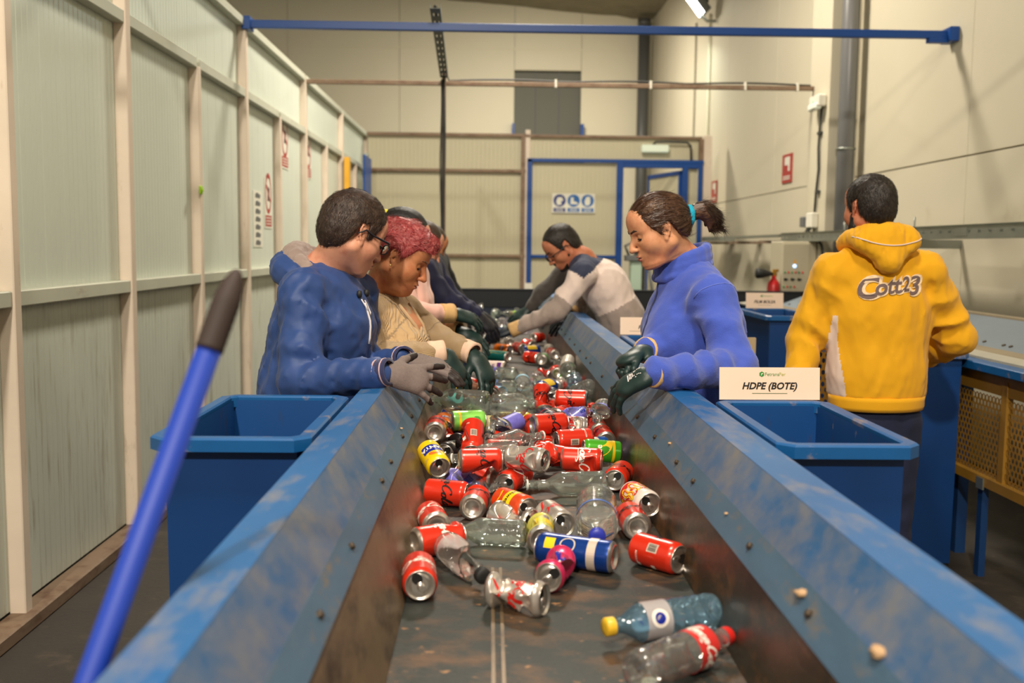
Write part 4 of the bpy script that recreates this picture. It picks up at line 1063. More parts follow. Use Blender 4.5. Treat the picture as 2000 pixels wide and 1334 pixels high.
    ('can', 'orange', (0.0848, 6.0155, 0.8300), (0.722, -0.692, 0.000), 0.0330, 0.115, 0, 91, 'orange can end right of the teal can'),
    ('can', 'blueyellow', (0.2504, 5.9472, 0.8300), (-0.899, -0.438, 0.000), 0.0330, 0.115, 0, 275, 'blue and yellow can behind the dented red can in the far row'),
    ('can', 'zero', (0.0164, 6.9214, 0.8400), (0.122, 0.993, 0.000), 0.0330, 0.115, 3, 86, 'flattened red can at the dark glove of the person in white'),
    ('bot', 'stand', (-0.0857, 8.4589, 0.9198), (0.194, 0.895, 0.403), 0.0310, 0.200, 0, 26, 'clear bottle standing tilted out of the far heap'),
    ('bot', 'stand', (-0.1299, 9.1899, 0.9181), (-0.466, 0.743, 0.481), 0.0310, 0.200, 1, 317, 'clear bottle with a yellow spot leaning beside the tilted one'),
    ('bot', 'greenlab', (0.2126, 8.5340, 0.8945), (-0.263, -0.964, -0.041), 0.0330, 0.220, 2, 277, 'clear bottle with a bright lime label held by the farthest right hand'),
    ('bot', 'water', (-0.1097, 8.3024, 0.8418), (-0.348, -0.937, 0.042), 0.0340, 0.210, 2, 276, 'clear plastic bottle in the distant heap, far left edge, first'),
    ('bot', 'water', (-0.0132, 8.5767, 0.8302), (-0.427, 0.902, -0.055), 0.0340, 0.210, 1, 262, 'clear plastic bottle in the distant heap, far left edge, second'),
    ('bot', 'small', (0.0494, 8.4920, 0.8888), (-0.307, -0.949, 0.068), 0.0310, 0.170, 1, 256, 'clear plastic bottle in the distant heap, far middle'),
    ('bot', 'small', (0.1762, 8.8891, 0.8589), (-0.875, -0.481, 0.049), 0.0310, 0.170, 1, 261, 'clear plastic bottle in the distant heap, far middle by the lime label'),
    ('bot', 'small2', (0.2433, 8.2676, 0.8601), (-0.371, 0.929, -0.018), 0.0300, 0.170, 2, 262, 'clear plastic bottle in the distant heap, below the lime label'),
    ('bot', 'water', (-0.0379, 7.5538, 0.8578), (-0.268, 0.962, -0.048), 0.0340, 0.210, 1, 276, 'clear plastic bottle in the distant heap, near the far black glove, left'),
    ('bot', 'small', (-0.0148, 7.7312, 0.8632), (-0.941, 0.339, -0.018), 0.0310, 0.170, 1, 280, 'clear plastic bottle in the distant heap, near the far black glove, right'),
    ('bot', 'small2', (0.1033, 7.8134, 0.8700), (-0.490, 0.868, -0.081), 0.0300, 0.170, 1, 256, 'clear plastic bottle in the distant heap, centre of the far heap'),
    ('bot', 'water', (0.1738, 7.8186, 0.8486), (-0.378, 0.925, -0.033), 0.0340, 0.210, 1, 254, 'clear plastic bottle in the distant heap, centre right of the far heap'),
    ('bot', 'small2', (0.0397, 7.3430, 0.8554), (-0.510, -0.854, 0.106), 0.0300, 0.170, 2, 260, 'clear plastic bottle in the distant heap, front centre of the far heap'),
    ('bot', 'water', (0.1159, 7.0741, 0.8655), (-0.549, -0.828, 0.113), 0.0340, 0.210, 2, 251, 'clear plastic bottle in the distant heap, front right of the far heap'),
    ('bot', 'small2', (0.2233, 7.6679, 0.8538), (-0.982, 0.190, -0.004), 0.0300, 0.170, 1, 257, 'clear plastic bottle in the distant heap, right of the far heap'),
    ('bot', 'small', (0.3005, 8.1259, 0.8730), (-0.393, -0.918, 0.057), 0.0310, 0.170, 2, 267, 'clear plastic bottle in the distant heap, far right edge'),
    ('bot', 'small2', (-0.0102, 6.7263, 0.8752), (-0.364, 0.930, -0.053), 0.0300, 0.170, 1, 254, 'clear plastic bottle in the distant heap, front left of the far heap'),
    ('bot', 'small2', (0.2406, 7.1481, 0.8502), (-0.541, 0.836, -0.097), 0.0300, 0.170, 1, 259, 'clear plastic bottle in the distant heap, far right front'),
    ('bot', 'water', (0.1403, 6.8216, 0.8625), (-0.325, -0.943, 0.078), 0.0340, 0.210, 1, 259, 'clear plastic bottle in the distant heap, behind the dark glove'),
]
# ------------------------------------------------------------------ cans
ALU = mat('bare_aluminium', srgb(206, 198, 190), 0.28, metal=0.9, var=0.04, vscale=(60, 60, 60))
ALUD = mat('can_inside_dark', srgb(20, 16, 14), 0.6)
CANRED = mat('can_red', srgb(214, 46, 22), 0.29, metal=0.2, coat=0.3)
def canmat(n, r, g, b, metal=0.3, rough=0.3): return mat('can_' + n, srgb(r, g, b), rough, metal=metal, coat=0.25)
PRBLACK = mat('print_on_can_black', srgb(26, 12, 12), 0.4)
PRWHITE = mat('print_on_can_white', srgb(236, 226, 214), 0.35)
PRRED = mat('print_on_can_red', srgb(196, 30, 24), 0.35)
PRBLUE = mat('print_on_can_blue', srgb(24, 40, 140), 0.35)
PRYEL = mat('print_on_can_yellow', srgb(240, 196, 20), 0.35)
PRORANGE = mat('print_on_can_orange', srgb(232, 110, 40), 0.35)
PRSILV = mat('print_on_can_silver', srgb(214, 196, 180), 0.35, metal=0.3)
PRGREEN = mat('print_on_can_green', srgb(60, 150, 40), 0.35)
PRPURPLE = mat('print_on_can_purple', srgb(88, 30, 120), 0.35)

def stroke(points, w, taper=True, n=7):
    """smooth ribbon through 2D points -> verts, quads"""
    P = [np.array(p, float) for p in points]
    P = [2 * P[0] - P[1]] + P + [2 * P[-1] - P[-2]]
    pts = []
    for i in range(1, len(P) - 2):
        for k in range(n):
            t = k / n
            a, b, c, d = P[i - 1], P[i], P[i + 1], P[i + 2]
            pts.append(0.5 * ((2 * b) + (c - a) * t + (2 * a - 5 * b + 4 * c - d) * t * t + (3 * b - a - 3 * c + d) * t ** 3))
    pts.append(P[-2])
    pts = np.array(pts)
    tg = np.gradient(pts, axis=0)
    tg /= np.maximum(np.linalg.norm(tg, axis=1)[:, None], 1e-9)
    nm = np.stack([-tg[:, 1], tg[:, 0]], 1)
    u = np.linspace(0, 1, len(pts))
    # thick on down strokes, thin on up strokes
    ww = w * (0.55 + 0.75 * np.abs(tg[:, 1]))
    if taper: ww = ww * np.clip(np.minimum(u, 1 - u) * 9 + 0.25, 0, 1)
    V = np.concatenate([pts + nm * ww[:, None] / 2, pts - nm * ww[:, None] / 2])
    m = len(pts)
    return V, [(i, m + i, m + i + 1, i + 1) for i in range(m - 1)]
GLY = {
    'C': ([(1.55, 1.75), (1.35, 2.15), (0.8, 2.15), (0.25, 1.5), (0.05, .7), (.35, .08), (.9, 0.05), (1.4, .4), (1.7, .9)], 1.75),
    'o': ([(.8, 1.0), (.35, .9), (.12, .45), (.35, .02), (.75, .1), (.95, .55), (.75, .98), (.85, .8), (1.25, .95)], 1.15),
    'c': ([(.85, .8), (.6, 1.0), (.2, .6), (.22, .12), (.55, 0), (.95, .25), (1.1, .45)], 1.05),
    'a': ([(.9, .85), (.5, 1.0), (.14, .5), (.32, .02), (.7, .3), (.98, 1.0), (.86, .35), (1.0, .02), (1.35, .35)], 1.3),
    '-': ([(.0, .5), (.2, .58), (.55, .5)], .6),
    'l': ([(.1, .3), (.55, 1.3), (.75, 2.0), (.5, 2.15), (.25, 1.2), (.28, .2), (.55, 0), (.95, .35)], .95),
}
def script_word(word, h, w=0.24, shear=0.28):
    """cursive lettering of x-height h"""
    V, F, x = [], [], 0.0
    for ch in word:
        g, adv = GLY[ch]
        v, f = stroke(g, w)
        v = v + np.array([x, 0])
        F += [tuple(i + sum(len(q) for q in V) for i in ff) for ff in f]
        V.append(v)
        x += adv * 0.92
    if word.startswith('C'):
        v, f = stroke([(0.35, -.15), (1.6, -.5), (3.4, -.35), (4.6, -.75), (3.9, -.95)], w * .8)
        F += [tuple(i + sum(len(q) for q in V) for i in ff) for ff in f]
        V.append(v)
    V = np.concatenate(V)
    V[:, 0] += shear * V[:, 1]
    V[:, 0] -= V[:, 0].mean()
    V[:, 1] -= 0.7
    return V * h, F
SCRIPT = script_word('Coca-Cola', 0.0125, 0.34)

def rect2(x0, x1, z0, z1, nx=8, nz=2):
    V = [(x0 + (x1 - x0) * i / nx, z0 + (z1 - z0) * j / nz) for j in range(nz + 1) for i in range(nx + 1)]
    F = [(j * (nx + 1) + i, j * (nx + 1) + i + 1, (j + 1) * (nx + 1) + i + 1, (j + 1) * (nx + 1) + i) for j in range(nz) for i in range(nx)]
    return np.array(V), F
def bars2(x0, x1, z0, z1):
    V, F = [], []
    r = random.Random(3)
    x = x0
    while x < x1:
        w = r.uniform(0.0005, 0.0014)
        b = len(V)
        V += [(x, z0), (x + w, z0), (x + w, z1), (x, z1)]
        F.append((b, b + 1, b + 2, b + 3))
        x += w + r.uniform(0.0006, 0.0014)
    return np.array(V), F
def poly2(pts): return np.array(pts), [tuple(range(len(pts)))]
def txt2(s, size, x, z, bold=0.0, shear=0.0, rot=0.0):
    V, F = text_flat(s, size, shear, bold, 2)
    V = V - np.array([V[:, 0].max() / 2, size * .35])
    c, s_ = math.cos(rot), math.sin(rot)
    V = np.stack([V[:, 0] * c - V[:, 1] * s_, V[:, 0] * s_ + V[:, 1] * c], 1)
    return V + np.array([x, z]), F
def place2(VF, x, z, k=1.0):
    return VF[0] * k + np.array([x, z]), VF[1]

class Dents:
    """reflects the skin of a cylinder in cutting planes, the way thin walls buckle"""
    def __init__(s, level, R, H, seed, soft=False):
        r = random.Random(seed)
        s.planes = []
        n = {0: 0, 1: 2, 2: 5, 3: 9}[level]
        for _ in range(n):
            t = r.uniform(0, 2 * math.pi)
            tilt = r.uniform(-0.55, 0.55) if level < 3 else r.uniform(-0.7, 0.7)
            m = Vector((math.cos(t), math.sin(t), tilt)).normalized()
            z0 = r.uniform(-0.28, 0.28) * H
            dep = R * (r.uniform(0.06, 0.13) if level == 1 else r.uniform(0.10, 0.24) if level == 2 else r.uniform(0.16, 0.34))
            h = R * math.hypot(m.x, m.y) - dep + z0 * m.z
            s.planes.append((np.array(m), h))
        s.flat = {0: 1.0, 1: 1.0, 2: 0.9, 3: 0.72}[level]
        s.fa = r.uniform(0, math.pi)
        s.bend = {0: 0, 1: 0, 2: r.uniform(-.12, .12), 3: r.uniform(-.3, .3)}[level]
        s.H = H; s.R = R
        s.zlim = H * 0.5 - R * 0.42
    def __call__(s, P, N):
        P, N = P.copy(), N.copy()
        side = np.clip((s.zlim - np.abs(P[:, 2])) / (0.010), 0, 1)
        for m, h in s.planes:
            d = P @ m - h
            k = np.maximum(d, 0) * side
            hit = (k > 0)
            P -= (1.9 * k)[:, None] * m
            Nn = N - 2 * (N @ m)[:, None] * m
            Nn = -Nn
            N = np.where((hit & (side > .5))[:, None], Nn, N)
        if s.flat < 1 or s.bend:
            w = 1 - (np.abs(P[:, 2]) / (s.H * .5)) ** 2 * .35
            c, sn = math.cos(s.fa), math.sin(s.fa)
            u = P[:, 0] * c + P[:, 1] * sn; v = -P[:, 0] * sn + P[:, 1] * c
            u = u * (1 - (1 - s.flat) * w); v = v * (1 + (1 - s.flat) * .35 * w)
            u = u + s.bend * (P[:, 2] ** 2 / s.H - s.H * .08)
            P[:, 0] = u * c - v * sn; P[:, 1] = u * sn + v * c
        return P, N

def cyl_part(name, prof, n, dents, m, parent, smooth=True, closed_top=False, closed_bot=False):
    """lathe with dents; prof is a list of (r, z)"""
    t = np.linspace(0, 2 * math.pi, n, endpoint=False)
    P, N = [], []
    for r, z in prof:
        P.append(np.stack([r * np.cos(t), r * np.sin(t), np.full(n, z)], 1))
        N.append(np.stack([np.cos(t), np.sin(t), 0 * t], 1))
    P = np.concatenate(P); N = np.concatenate(N)
    P, _ = dents(P, N)
    F = []
    k = len(prof)
    for j in range(k - 1):
        for i in range(n):
            i2 = (i + 1) % n
            F.append((j * n + i, j * n + i2, (j + 1) * n + i2, (j + 1) * n + i))
    if closed_top: F.append(tuple((k - 1) * n + i for i in range(n)))
    if closed_bot: F.append(tuple(reversed(range(n))))
    return pyd(name, P, F, m, parent, smooth, True)

def decal(name, VF, R, dents, m, parent, eps=0.00045, ang0=0.0):
    """wrap flat artwork (arc length, height) round the can"""
    V, F = VF
    a = V[:, 0] / R + ang0
    P = np.stack([R * np.cos(a), R * np.sin(a), V[:, 1]], 1)
    N = np.stack([np.cos(a), np.sin(a), 0 * a], 1)
    P, N = dents(P, N)
    N /= np.maximum(np.linalg.norm(N, axis=1)[:, None], 1e-9)
    return pyd(name, P + N * eps, F, m, parent, False, True)

CANSTYLE = {
    'zero': CANRED, 'classic': CANRED, 'light': canmat('light_silver', 206, 196, 186, 0.7, 0.28), 'silver': ALU,
    'pink': canmat('pink', 206, 44, 92), 'blue': canmat('blue', 10, 58, 140, 0.45), 'lemon': canmat('lemon', 206, 200, 90, 0.2), 'fire': canmat('white_flame', 222, 208, 198, 0.1),
    'fanta': canmat('yellow', 244, 204, 10, 0.1), 'schweppes': canmat('orange_red', 214, 70, 24, 0.2), 'limegreen': canmat('bright_green', 70, 164, 30, 0.25), 'blueslim': canmat('mid_blue', 24, 84, 166, 0.4),
    'navy': canmat('navy', 30, 40, 70, 0.4), 'navy2': canmat('navy', 30, 40, 70, 0.4), 'limepale': canmat('pale_lime', 140, 214, 90, 0.15), 'cream': canmat('cream', 214, 202, 150, 0.2), 'orange': canmat('orange', 236, 116, 14, 0.2),
    'black': canmat('black', 30, 26, 26, 0.3), 'purplecan': canmat('dark_purple', 60, 34, 66, 0.3), 'bluecan': canmat('deep_blue', 14, 48, 110, 0.4), 'yellowgreen': canmat('yellow_green', 214, 190, 40, 0.2),
    'copper': canmat('copper', 186, 134, 106, 0.8, 0.3), 'yellow': canmat('plain_yellow', 226, 204, 40, 0.1), 'white': canmat('white_pinkish', 228, 206, 194, 0.1), 'teal': canmat('teal', 18, 128, 124, 0.35),
    'silver2': canmat('white_silver', 222, 212, 200, 0.5), 'silver3': canmat('grey_silver', 196, 186, 172, 0.6), 'blueyellow': canmat('royal_blue', 22, 60, 140, 0.3),
}
def make_can(style, R, H, level, seed, detail):
    """a drinks can along local z, lid at +z"""
    o = bpy.data.objects.new('drinks_can', None)
    o.empty_display_size = 0.05
    COL.objects.link(o)
    d = Dents(level, R, H, seed)
    h = H / 2
    n = 44 if detail else 28
    nz = 24 if detail else 12
    m = CANSTYLE[style]
    zb, zt = -h + 0.010, h - 0.014
    prof = [(R * 0.985, zb - 0.003)] + [(R, zb + (zt - zb) * k / nz) for k in range(nz + 1)]
    rim = R * 0.82
    prof += [(R * 0.985, zt + 0.003), (R * 0.90, h - 0.006), (rim * 1.01, h - 0.003)]
    body = cyl_part('body', prof, n, d, m, o)
    # base: chamfer, foot ring and inward dome
    cyl_part('base', [(R * 0.986, zb - 0.0028), (R * 0.93, -h + 0.0045), (R * 0.80, -h + 0.0012), (R * 0.74, -h), (R * 0.70, -h + 0.0012), (R * 0.67, -h + 0.005), (R * 0.5, -h + 0.0105), (R * 0.25, -h + 0.0132), (R * .02, -h + 0.014)], n, d, ALU, o, closed_bot=False)
    lid = cyl_part('lid', [(rim * 1.0, h - 0.0035), (rim * 1.045, h - 0.002), (rim * 1.045, h - 0.0003), (rim * 1.0, h), (rim * 0.955, h - 0.0006), (rim * 0.93, h - 0.0052), (rim * 0.86, h - 0.0056), (rim * 0.84, h - 0.0042), (rim * 0.5, h - 0.0042), (rim * .02, h - 0.0042)], n, d, ALU, o, closed_top=True)
    # drinking hole and pull tab
    zl = h - 0.0040
    a = [(0.0115 * math.cos(t) + 0.0125 * R / .033, 0.0100 * math.sin(t), zl) for t in np.linspace(0, 2 * math.pi, 16, endpoint=False)]
    pyd('opening', a, [tuple(range(16))], ALUD, lid, False, True)
    bm = bmesh.new()
    outer = [(0.0125 * math.cos(t) - 0.0065, 0.0078 * math.sin(t)) for t in np.linspace(0, 2 * math.pi, 16, endpoint=False)]
    inner = [(0.0050 * math.cos(t) - 0.0105, 0.0047 * math.sin(t)) for t in np.linspace(0, 2 * math.pi, 16, endpoint=False)]
    vo = [bm.verts.new((x, y, zl + 0.0012)) for x, y in outer]; vi = [bm.verts.new((x, y, zl + 0.0016)) for x, y in inner]
    vl = [bm.verts.new((x, y, zl + 0.0002)) for x, y in outer]
    for k in range(16):
        k2 = (k + 1) % 16
        bm.faces.new((vo[k], vo[k2], vi[k2], vi[k])); bm.faces.new((vl[k], vl[k2], vo[k2], vo[k]))
    bm_obj('tab', bm, ALU, lid, True, True)
    D = lambda VF, mm, nm='lettering', a0=0.0, e=0.00045: decal(nm, VF, R, d, mm, o, e, a0)
    def barcode(a0, z0, w=0.019, hh=0.026):
        D(rect2(-w / 2, w / 2, z0, z0 + hh, 6, 6), PRSILV, 'barcode', a0)
        if detail: D(bars2(-w / 2 + .002, w / 2 - .002, z0 + 0.003, z0 + hh - .003), PRBLACK, 'barcode_lines', a0, 0.0008)
    if style in ('zero', 'classic'):
        ink = PRBLACK if style == 'zero' else PRWHITE
        D(place2(SCRIPT, 0, 0.006, .98), ink, 'script_lettering', 0.0)
        barcode(math.pi * .86, -0.005)
        if detail:
            D(txt2('RECICLAME', 0.0065, 0, -0.030, .01), PRWHITE, 'small_print', math.pi * 1.15)
            D(rect2(-0.006, 0.006, -0.032, -0.024, 3, 3), PRWHITE, 'small_mark', math.pi * 1.3)
            D(rect2(-0.007, 0.007, 0.004, 0.014, 3, 3), PRWHITE, 'small_mark', math.pi * 1.3)
    elif style == 'light':
        D(place2(SCRIPT, 0, 0.006, .98), PRRED, 'script_lettering', 0.0)
        D(stroke([(-.04, -.045), (-.01, -.02), (.02, -.035), (.05, .03)], 0.006), PRRED, 'swoosh', 1.2)
        barcode(math.pi * .9, -0.03)
    elif style == 'fanta':
        for a0 in (0.0, math.pi):
            D(poly2([(-0.028, -0.026), (-0.022, 0.012), (0.026, 0.018), (0.03, -0.018)]), PRBLUE, 'badge', a0)
            V, F = rect2(-0.028, 0.030, -0.022, 0.014, 10, 6)
            D((V, F), PRBLUE, 'badge', a0, .0005)
            D(txt2('FANTA', 0.021, 0.0, -0.006, .04, 0.0, .06), PRWHITE, 'badge_lettering', a0, 0.0009)
            D(stroke([(-.016, .022), (.0, .030), (.016, .020)], 0.012), PRORANGE, 'fruit', a0, .0006)
        D(txt2('RECICLAME', 0.007, 0, 0.036, .01), PRSILV, 'small_print', 1.3)
    elif style == 'orange':
        for a0 in (0.0, math.pi):
            D(rect2(-0.030, 0.030, 0.004, 0.026, 10, 3), PRBLUE, 'badge', a0)
            D(txt2('FANTA', 0.019, 0, 0.015, .04), PRWHITE, 'badge_lettering', a0, 0.0009)
    elif style == 'schweppes':
        for a0 in (0.0, math.pi):
            D(rect2(-0.045, 0.045, -0.008, 0.022, 16, 4), PRYEL, 'band', a0)
            D(txt2('Schweppes', 0.017, 0, 0.007, .02), PRBLACK, 'band_lettering', a0, 0.0009)
            D(stroke([(-.02, -.03), (.0, -.022), (.02, -.03)], .004), PRYEL, 'swoosh', a0)
        D(rect2(-0.008, 0.008, -0.012, 0.004, 4, 4), PRGREEN, 'leaf_mark', 1.4, .0012)
    elif style in ('blue', 'bluecan'):
        D(rect2(0, 2 * math.pi * R, -h * .60, -h * .38, 40, 3), PRSILV, 'silver_band')
        D(rect2(-0.012, 0.012, h * .45, h * .72, 5, 4), PRYEL, 'yellow_patch', 0.3)
        V, F = [], []
        for k in range(24):
            t = 2 * math.pi * k / 24
            V += [(0.017 * math.cos(t), 0.017 * math.sin(t) + h * .12), (0.014 * math.cos(t), 0.014 * math.sin(t) + h * .12)]
        F = [(2 * k, 2 * ((k + 1) % 24), 2 * ((k + 1) % 24) + 1, 2 * k + 1) for k in range(24)]
        D((np.array(V), F), PRSILV, 'emblem', 0.3)
    elif style == 'pink':
        D(poly2([(-.02, .0), (-.008, .030), (.012, .034), (.024, .004), (.004, -.02)]), PRWHITE, 'badge', 0.4)
        D(stroke([(-.01, .012), (.002, .026), (.012, .0), (.018, .02)], .007), PRBLUE, 'badge_lettering', 0.4, .0009)
        barcode(2.0, -0.01)
    elif style == 'lemon':
        barcode(0.6, 0.0)
        D(rect2(0, 2 * math.pi * R, -.030, .0, 24, 4), PRYEL, 'yellow_band')
    elif style == 'fire':
        rr = random.Random(2)
        for k in range(9):
            x = -0.05 + .0125 * k
            D(stroke([(x, -.035), (x + .004, -.01), (x - .003, .01), (x + .005, .022 + .012 * rr.random())], .013), PRYEL if k % 2 else PRRED, 'flame', 0.0, .0004 + .0001 * k)
        D(rect2(0, 2 * math.pi * R, -.045, -.024, 30, 3), PRRED, 'red_band', 0, .0003)
    elif style in ('limegreen', 'limepale', 'yellowgreen'):
        D(rect2(0, 2 * math.pi * R, -.034, -.026, 40, 2), PRYEL, 'yellow_band')
        if style != 'limepale': D(stroke([(-.05, .03), (-.01, .024), (.02, -.01), (.05, -.022)], .024), PRYEL, 'swoosh', 0.2)
        if style == 'limegreen': D(txt2('ne', 0.026, .004, .016, .02), PRWHITE, 'lettering', 0.5, .0009)
        if style == 'limepale': D(stroke([(-.03, .02), (0, .028), (.03, .016)], .03), PRGREEN, 'swoosh', 0.4)
    elif style == 'teal':
        D(stroke([(-.02, .05), (.0, .02), (-.004, -.03), (.01, -.06)], .022), PRYEL, 'swoosh', 1.2)
    elif style == 'blueslim' or style == 'blueyellow':
        D(rect2(-0.03, 0.03, -h * .5, h * .6, 8, 8), PRSILV if style == 'blueslim' else PRYEL, 'pale_panel', 1.2)
    elif style == 'white':
        D(rect2(-0.02, 0.02, -.04, -.018, 6, 4), PRPURPLE, 'purple_patch', 0.6)
        D(txt2('n', 0.03, 0, .006, .04), PRPURPLE, 'lettering', 0.6)
    elif style in ('navy', 'navy2'):
        D(rect2(0, 2 * math.pi * R, h * .35, h * .45, 30, 2), PRSILV, 'silver_band'); D(rect2(0, 2 * math.pi * R, -h * .2, -h * .12, 30, 2), PRRED, 'red_band')
    elif style == 'black':
        for a0 in (0, 2.1, 4.2):
            D(txt2('IIIIII', 0.016, 0, 0.03, .01), PRWHITE, 'lettering', a0)
    elif style == 'silver3':
        D(rect2(0, 2 * math.pi * R, -.046, -.020, 30, 3), PRGREEN, 'green_patch')
    elif style == 'yellow':
        D(rect2(-0.02, 0.02, -.02, .02, 6, 4), PRSILV, 'pale_panel', 0.5)
    elif style == 'silver':
        D(rect2(-0.012, 0.012, -.02, .01, 4, 4), PRRED, 'red_patch', .4)
    return o

# ------------------------------------------------------------------ clear plastic bottles
def clear_mat(name, tint, haze=0.06, bump=0.25, hz=(0.85, 0.83, 0.78, 1)):
    if name in MATS: return MATS[name]
    m = bpy.data.materials.new(name); m.use_nodes = True
    N, L = m.node_tree.nodes, m.node_tree.links
    N.remove(N['Principled BSDF'])
    out = N['Material Output']
    tr = N.new('ShaderNodeBsdfTransparent'); tr.inputs['Color'].default_value = tint
    df = N.new('ShaderNodeBsdfDiffuse'); df.inputs['Color'].default_value = hz
    gl = N.new('ShaderNodeBsdfGlossy'); gl.inputs['Roughness'].default_value = 0.09; gl.inputs['Color'].default_value = (1, 1, 1, 1)
    tc = N.new('ShaderNodeTexCoord'); nz = N.new('ShaderNodeTexNoise'); nz.inputs['Scale'].default_value = 55; nz.inputs['Detail'].default_value = 3
    L.new(tc.outputs['Object'], nz.inputs['Vector'])
    bp = N.new('ShaderNodeBump'); bp.inputs['Strength'].default_value = bump; bp.inputs['Distance'].default_value = 0.006
    L.new(nz.outputs['Fac'], bp.inputs['Height']); L.new(bp.outputs['Normal'], gl.inputs['Normal'])
    fr = N.new('ShaderNodeFresnel'); fr.inputs['IOR'].default_value = 1.52; L.new(bp.outputs['Normal'], fr.inputs['Normal'])
    m1 = N.new('ShaderNodeMixShader'); m1.inputs['Fac'].default_value = haze
    L.new(tr.outputs[0], m1.inputs[1]); L.new(df.outputs[0], m1.inputs[2])
    m2 = N.new('ShaderNodeMixShader')
    mr = N.new('ShaderNodeMapRange'); mr.inputs['To Min'].default_value = 0.03; mr.inputs['To Max'].default_value = 0.9
    L.new(fr.outputs[0], mr.inputs['Value']); L.new(mr.outputs['Result'], m2.inputs['Fac'])
    L.new(m1.outputs[0], m2.inputs[1]); L.new(gl.outputs[0], m2.inputs[2]); L.new(m2.outputs[0], out.inputs['Surface'])
    MATS[name] = m
    return m
CLEAR = clear_mat('clear_plastic', (0.93, 0.94, 0.92, 1), 0.07)
CLEARG = clear_mat('clear_plastic_greenish', (0.84, 0.92, 0.86, 1), 0.07)
CLEARB = clear_mat('clear_plastic_blue', (0.66, 0.85, 0.95, 1), 0.10, hz=(0.35, 0.6, 0.8, 1))
CLEARM = clear_mat('clear_plastic_mauve', (0.88, 0.84, 0.92, 1), 0.10)
FILM = clear_mat('bottle_label_film', (0.90, 0.84, 0.84, 1), 0.45, 0.1, (0.80, 0.70, 0.68, 1))
LBPURPLE = mat('label_purple', srgb(112, 104, 196), 0.4, var=0.15, vscale=(60, 60, 60)); LBBLUE = mat('label_blue', srgb(70, 110, 190), 0.4, var=0.2, vscale=(60, 60, 60)); LBTEAL = mat('label_teal', srgb(40, 190, 200), 0.4)
LBRED = mat('label_red', srgb(196, 48, 44), 0.4, var=0.1, vscale=(50, 50, 50)); LBPALE = mat('label_pale_blue', srgb(150, 200, 226), 0.4, var=0.2, vscale=(60, 60, 60)); LBLIME = mat('label_lime', srgb(190, 226, 40), 0.4); LBVIOLET = mat('label_violet', srgb(70, 40, 130), 0.4)
BSTYLE = {  # material, cap material or None, label (material, z0, z1 as fractions of H) or None, ribs
    'cola': (CLEAR, BLACK, (FILM, -.36, .04), 0), 'plain': (CLEARG, None, None, 0), 'big': (CLEAR, mat('cap_blue', srgb(40, 50, 160), 0.4), (LBBLUE, .04, .075), 5),
    'bluewater': (CLEARB, mat('cap_yellow', srgb(222, 176, 40), 0.4), (FILM, -.02, .20), 3), 'colared': (CLEAR, mat('cap_red', srgb(206, 36, 30), 0.4), (LBRED, .02, .22), 2),
    'purple': (CLEAR, None, (LBPURPLE, -.25, .12), 2), 'clear': (CLEARG, None, None, 0), 'clear2': (CLEAR, None, None, 0), 'purple2': (CLEAR, BLACK, (LBPURPLE, -.45, -.02), 1),
    'large': (CLEARG, None, None, 0), 'large2': (CLEARG, None, None, 0), 'teal': (CLEARG, None, (LBTEAL, -.20, .12), 0), 'small': (CLEARG, None, None, 3), 'purple3': (CLEARG, None, (LBVIOLET, -.1, .02), 0),
    'water': (CLEARG, None, (LBBLUE, -.12, .10), 2), 'water2': (CLEARG, None, (LBPURPLE, -.05, .02), 2), 'ribbed': (CLEAR, None, (LBPALE, .02, .22), 6), 'round': (CLEARG, None, None, 2),
    'bluesq': (CLEARB, None, None, 2), 'small2': (CLEARM, None, None, 2), 'crumple': (CLEAR, None, None, 4), 'stand': (CLEAR, None, None, 0), 'greenlab': (CLEARG, mat('cap_dull', srgb(150, 130, 110), 0.5), (LBLIME, -.05, .2), 0),
}
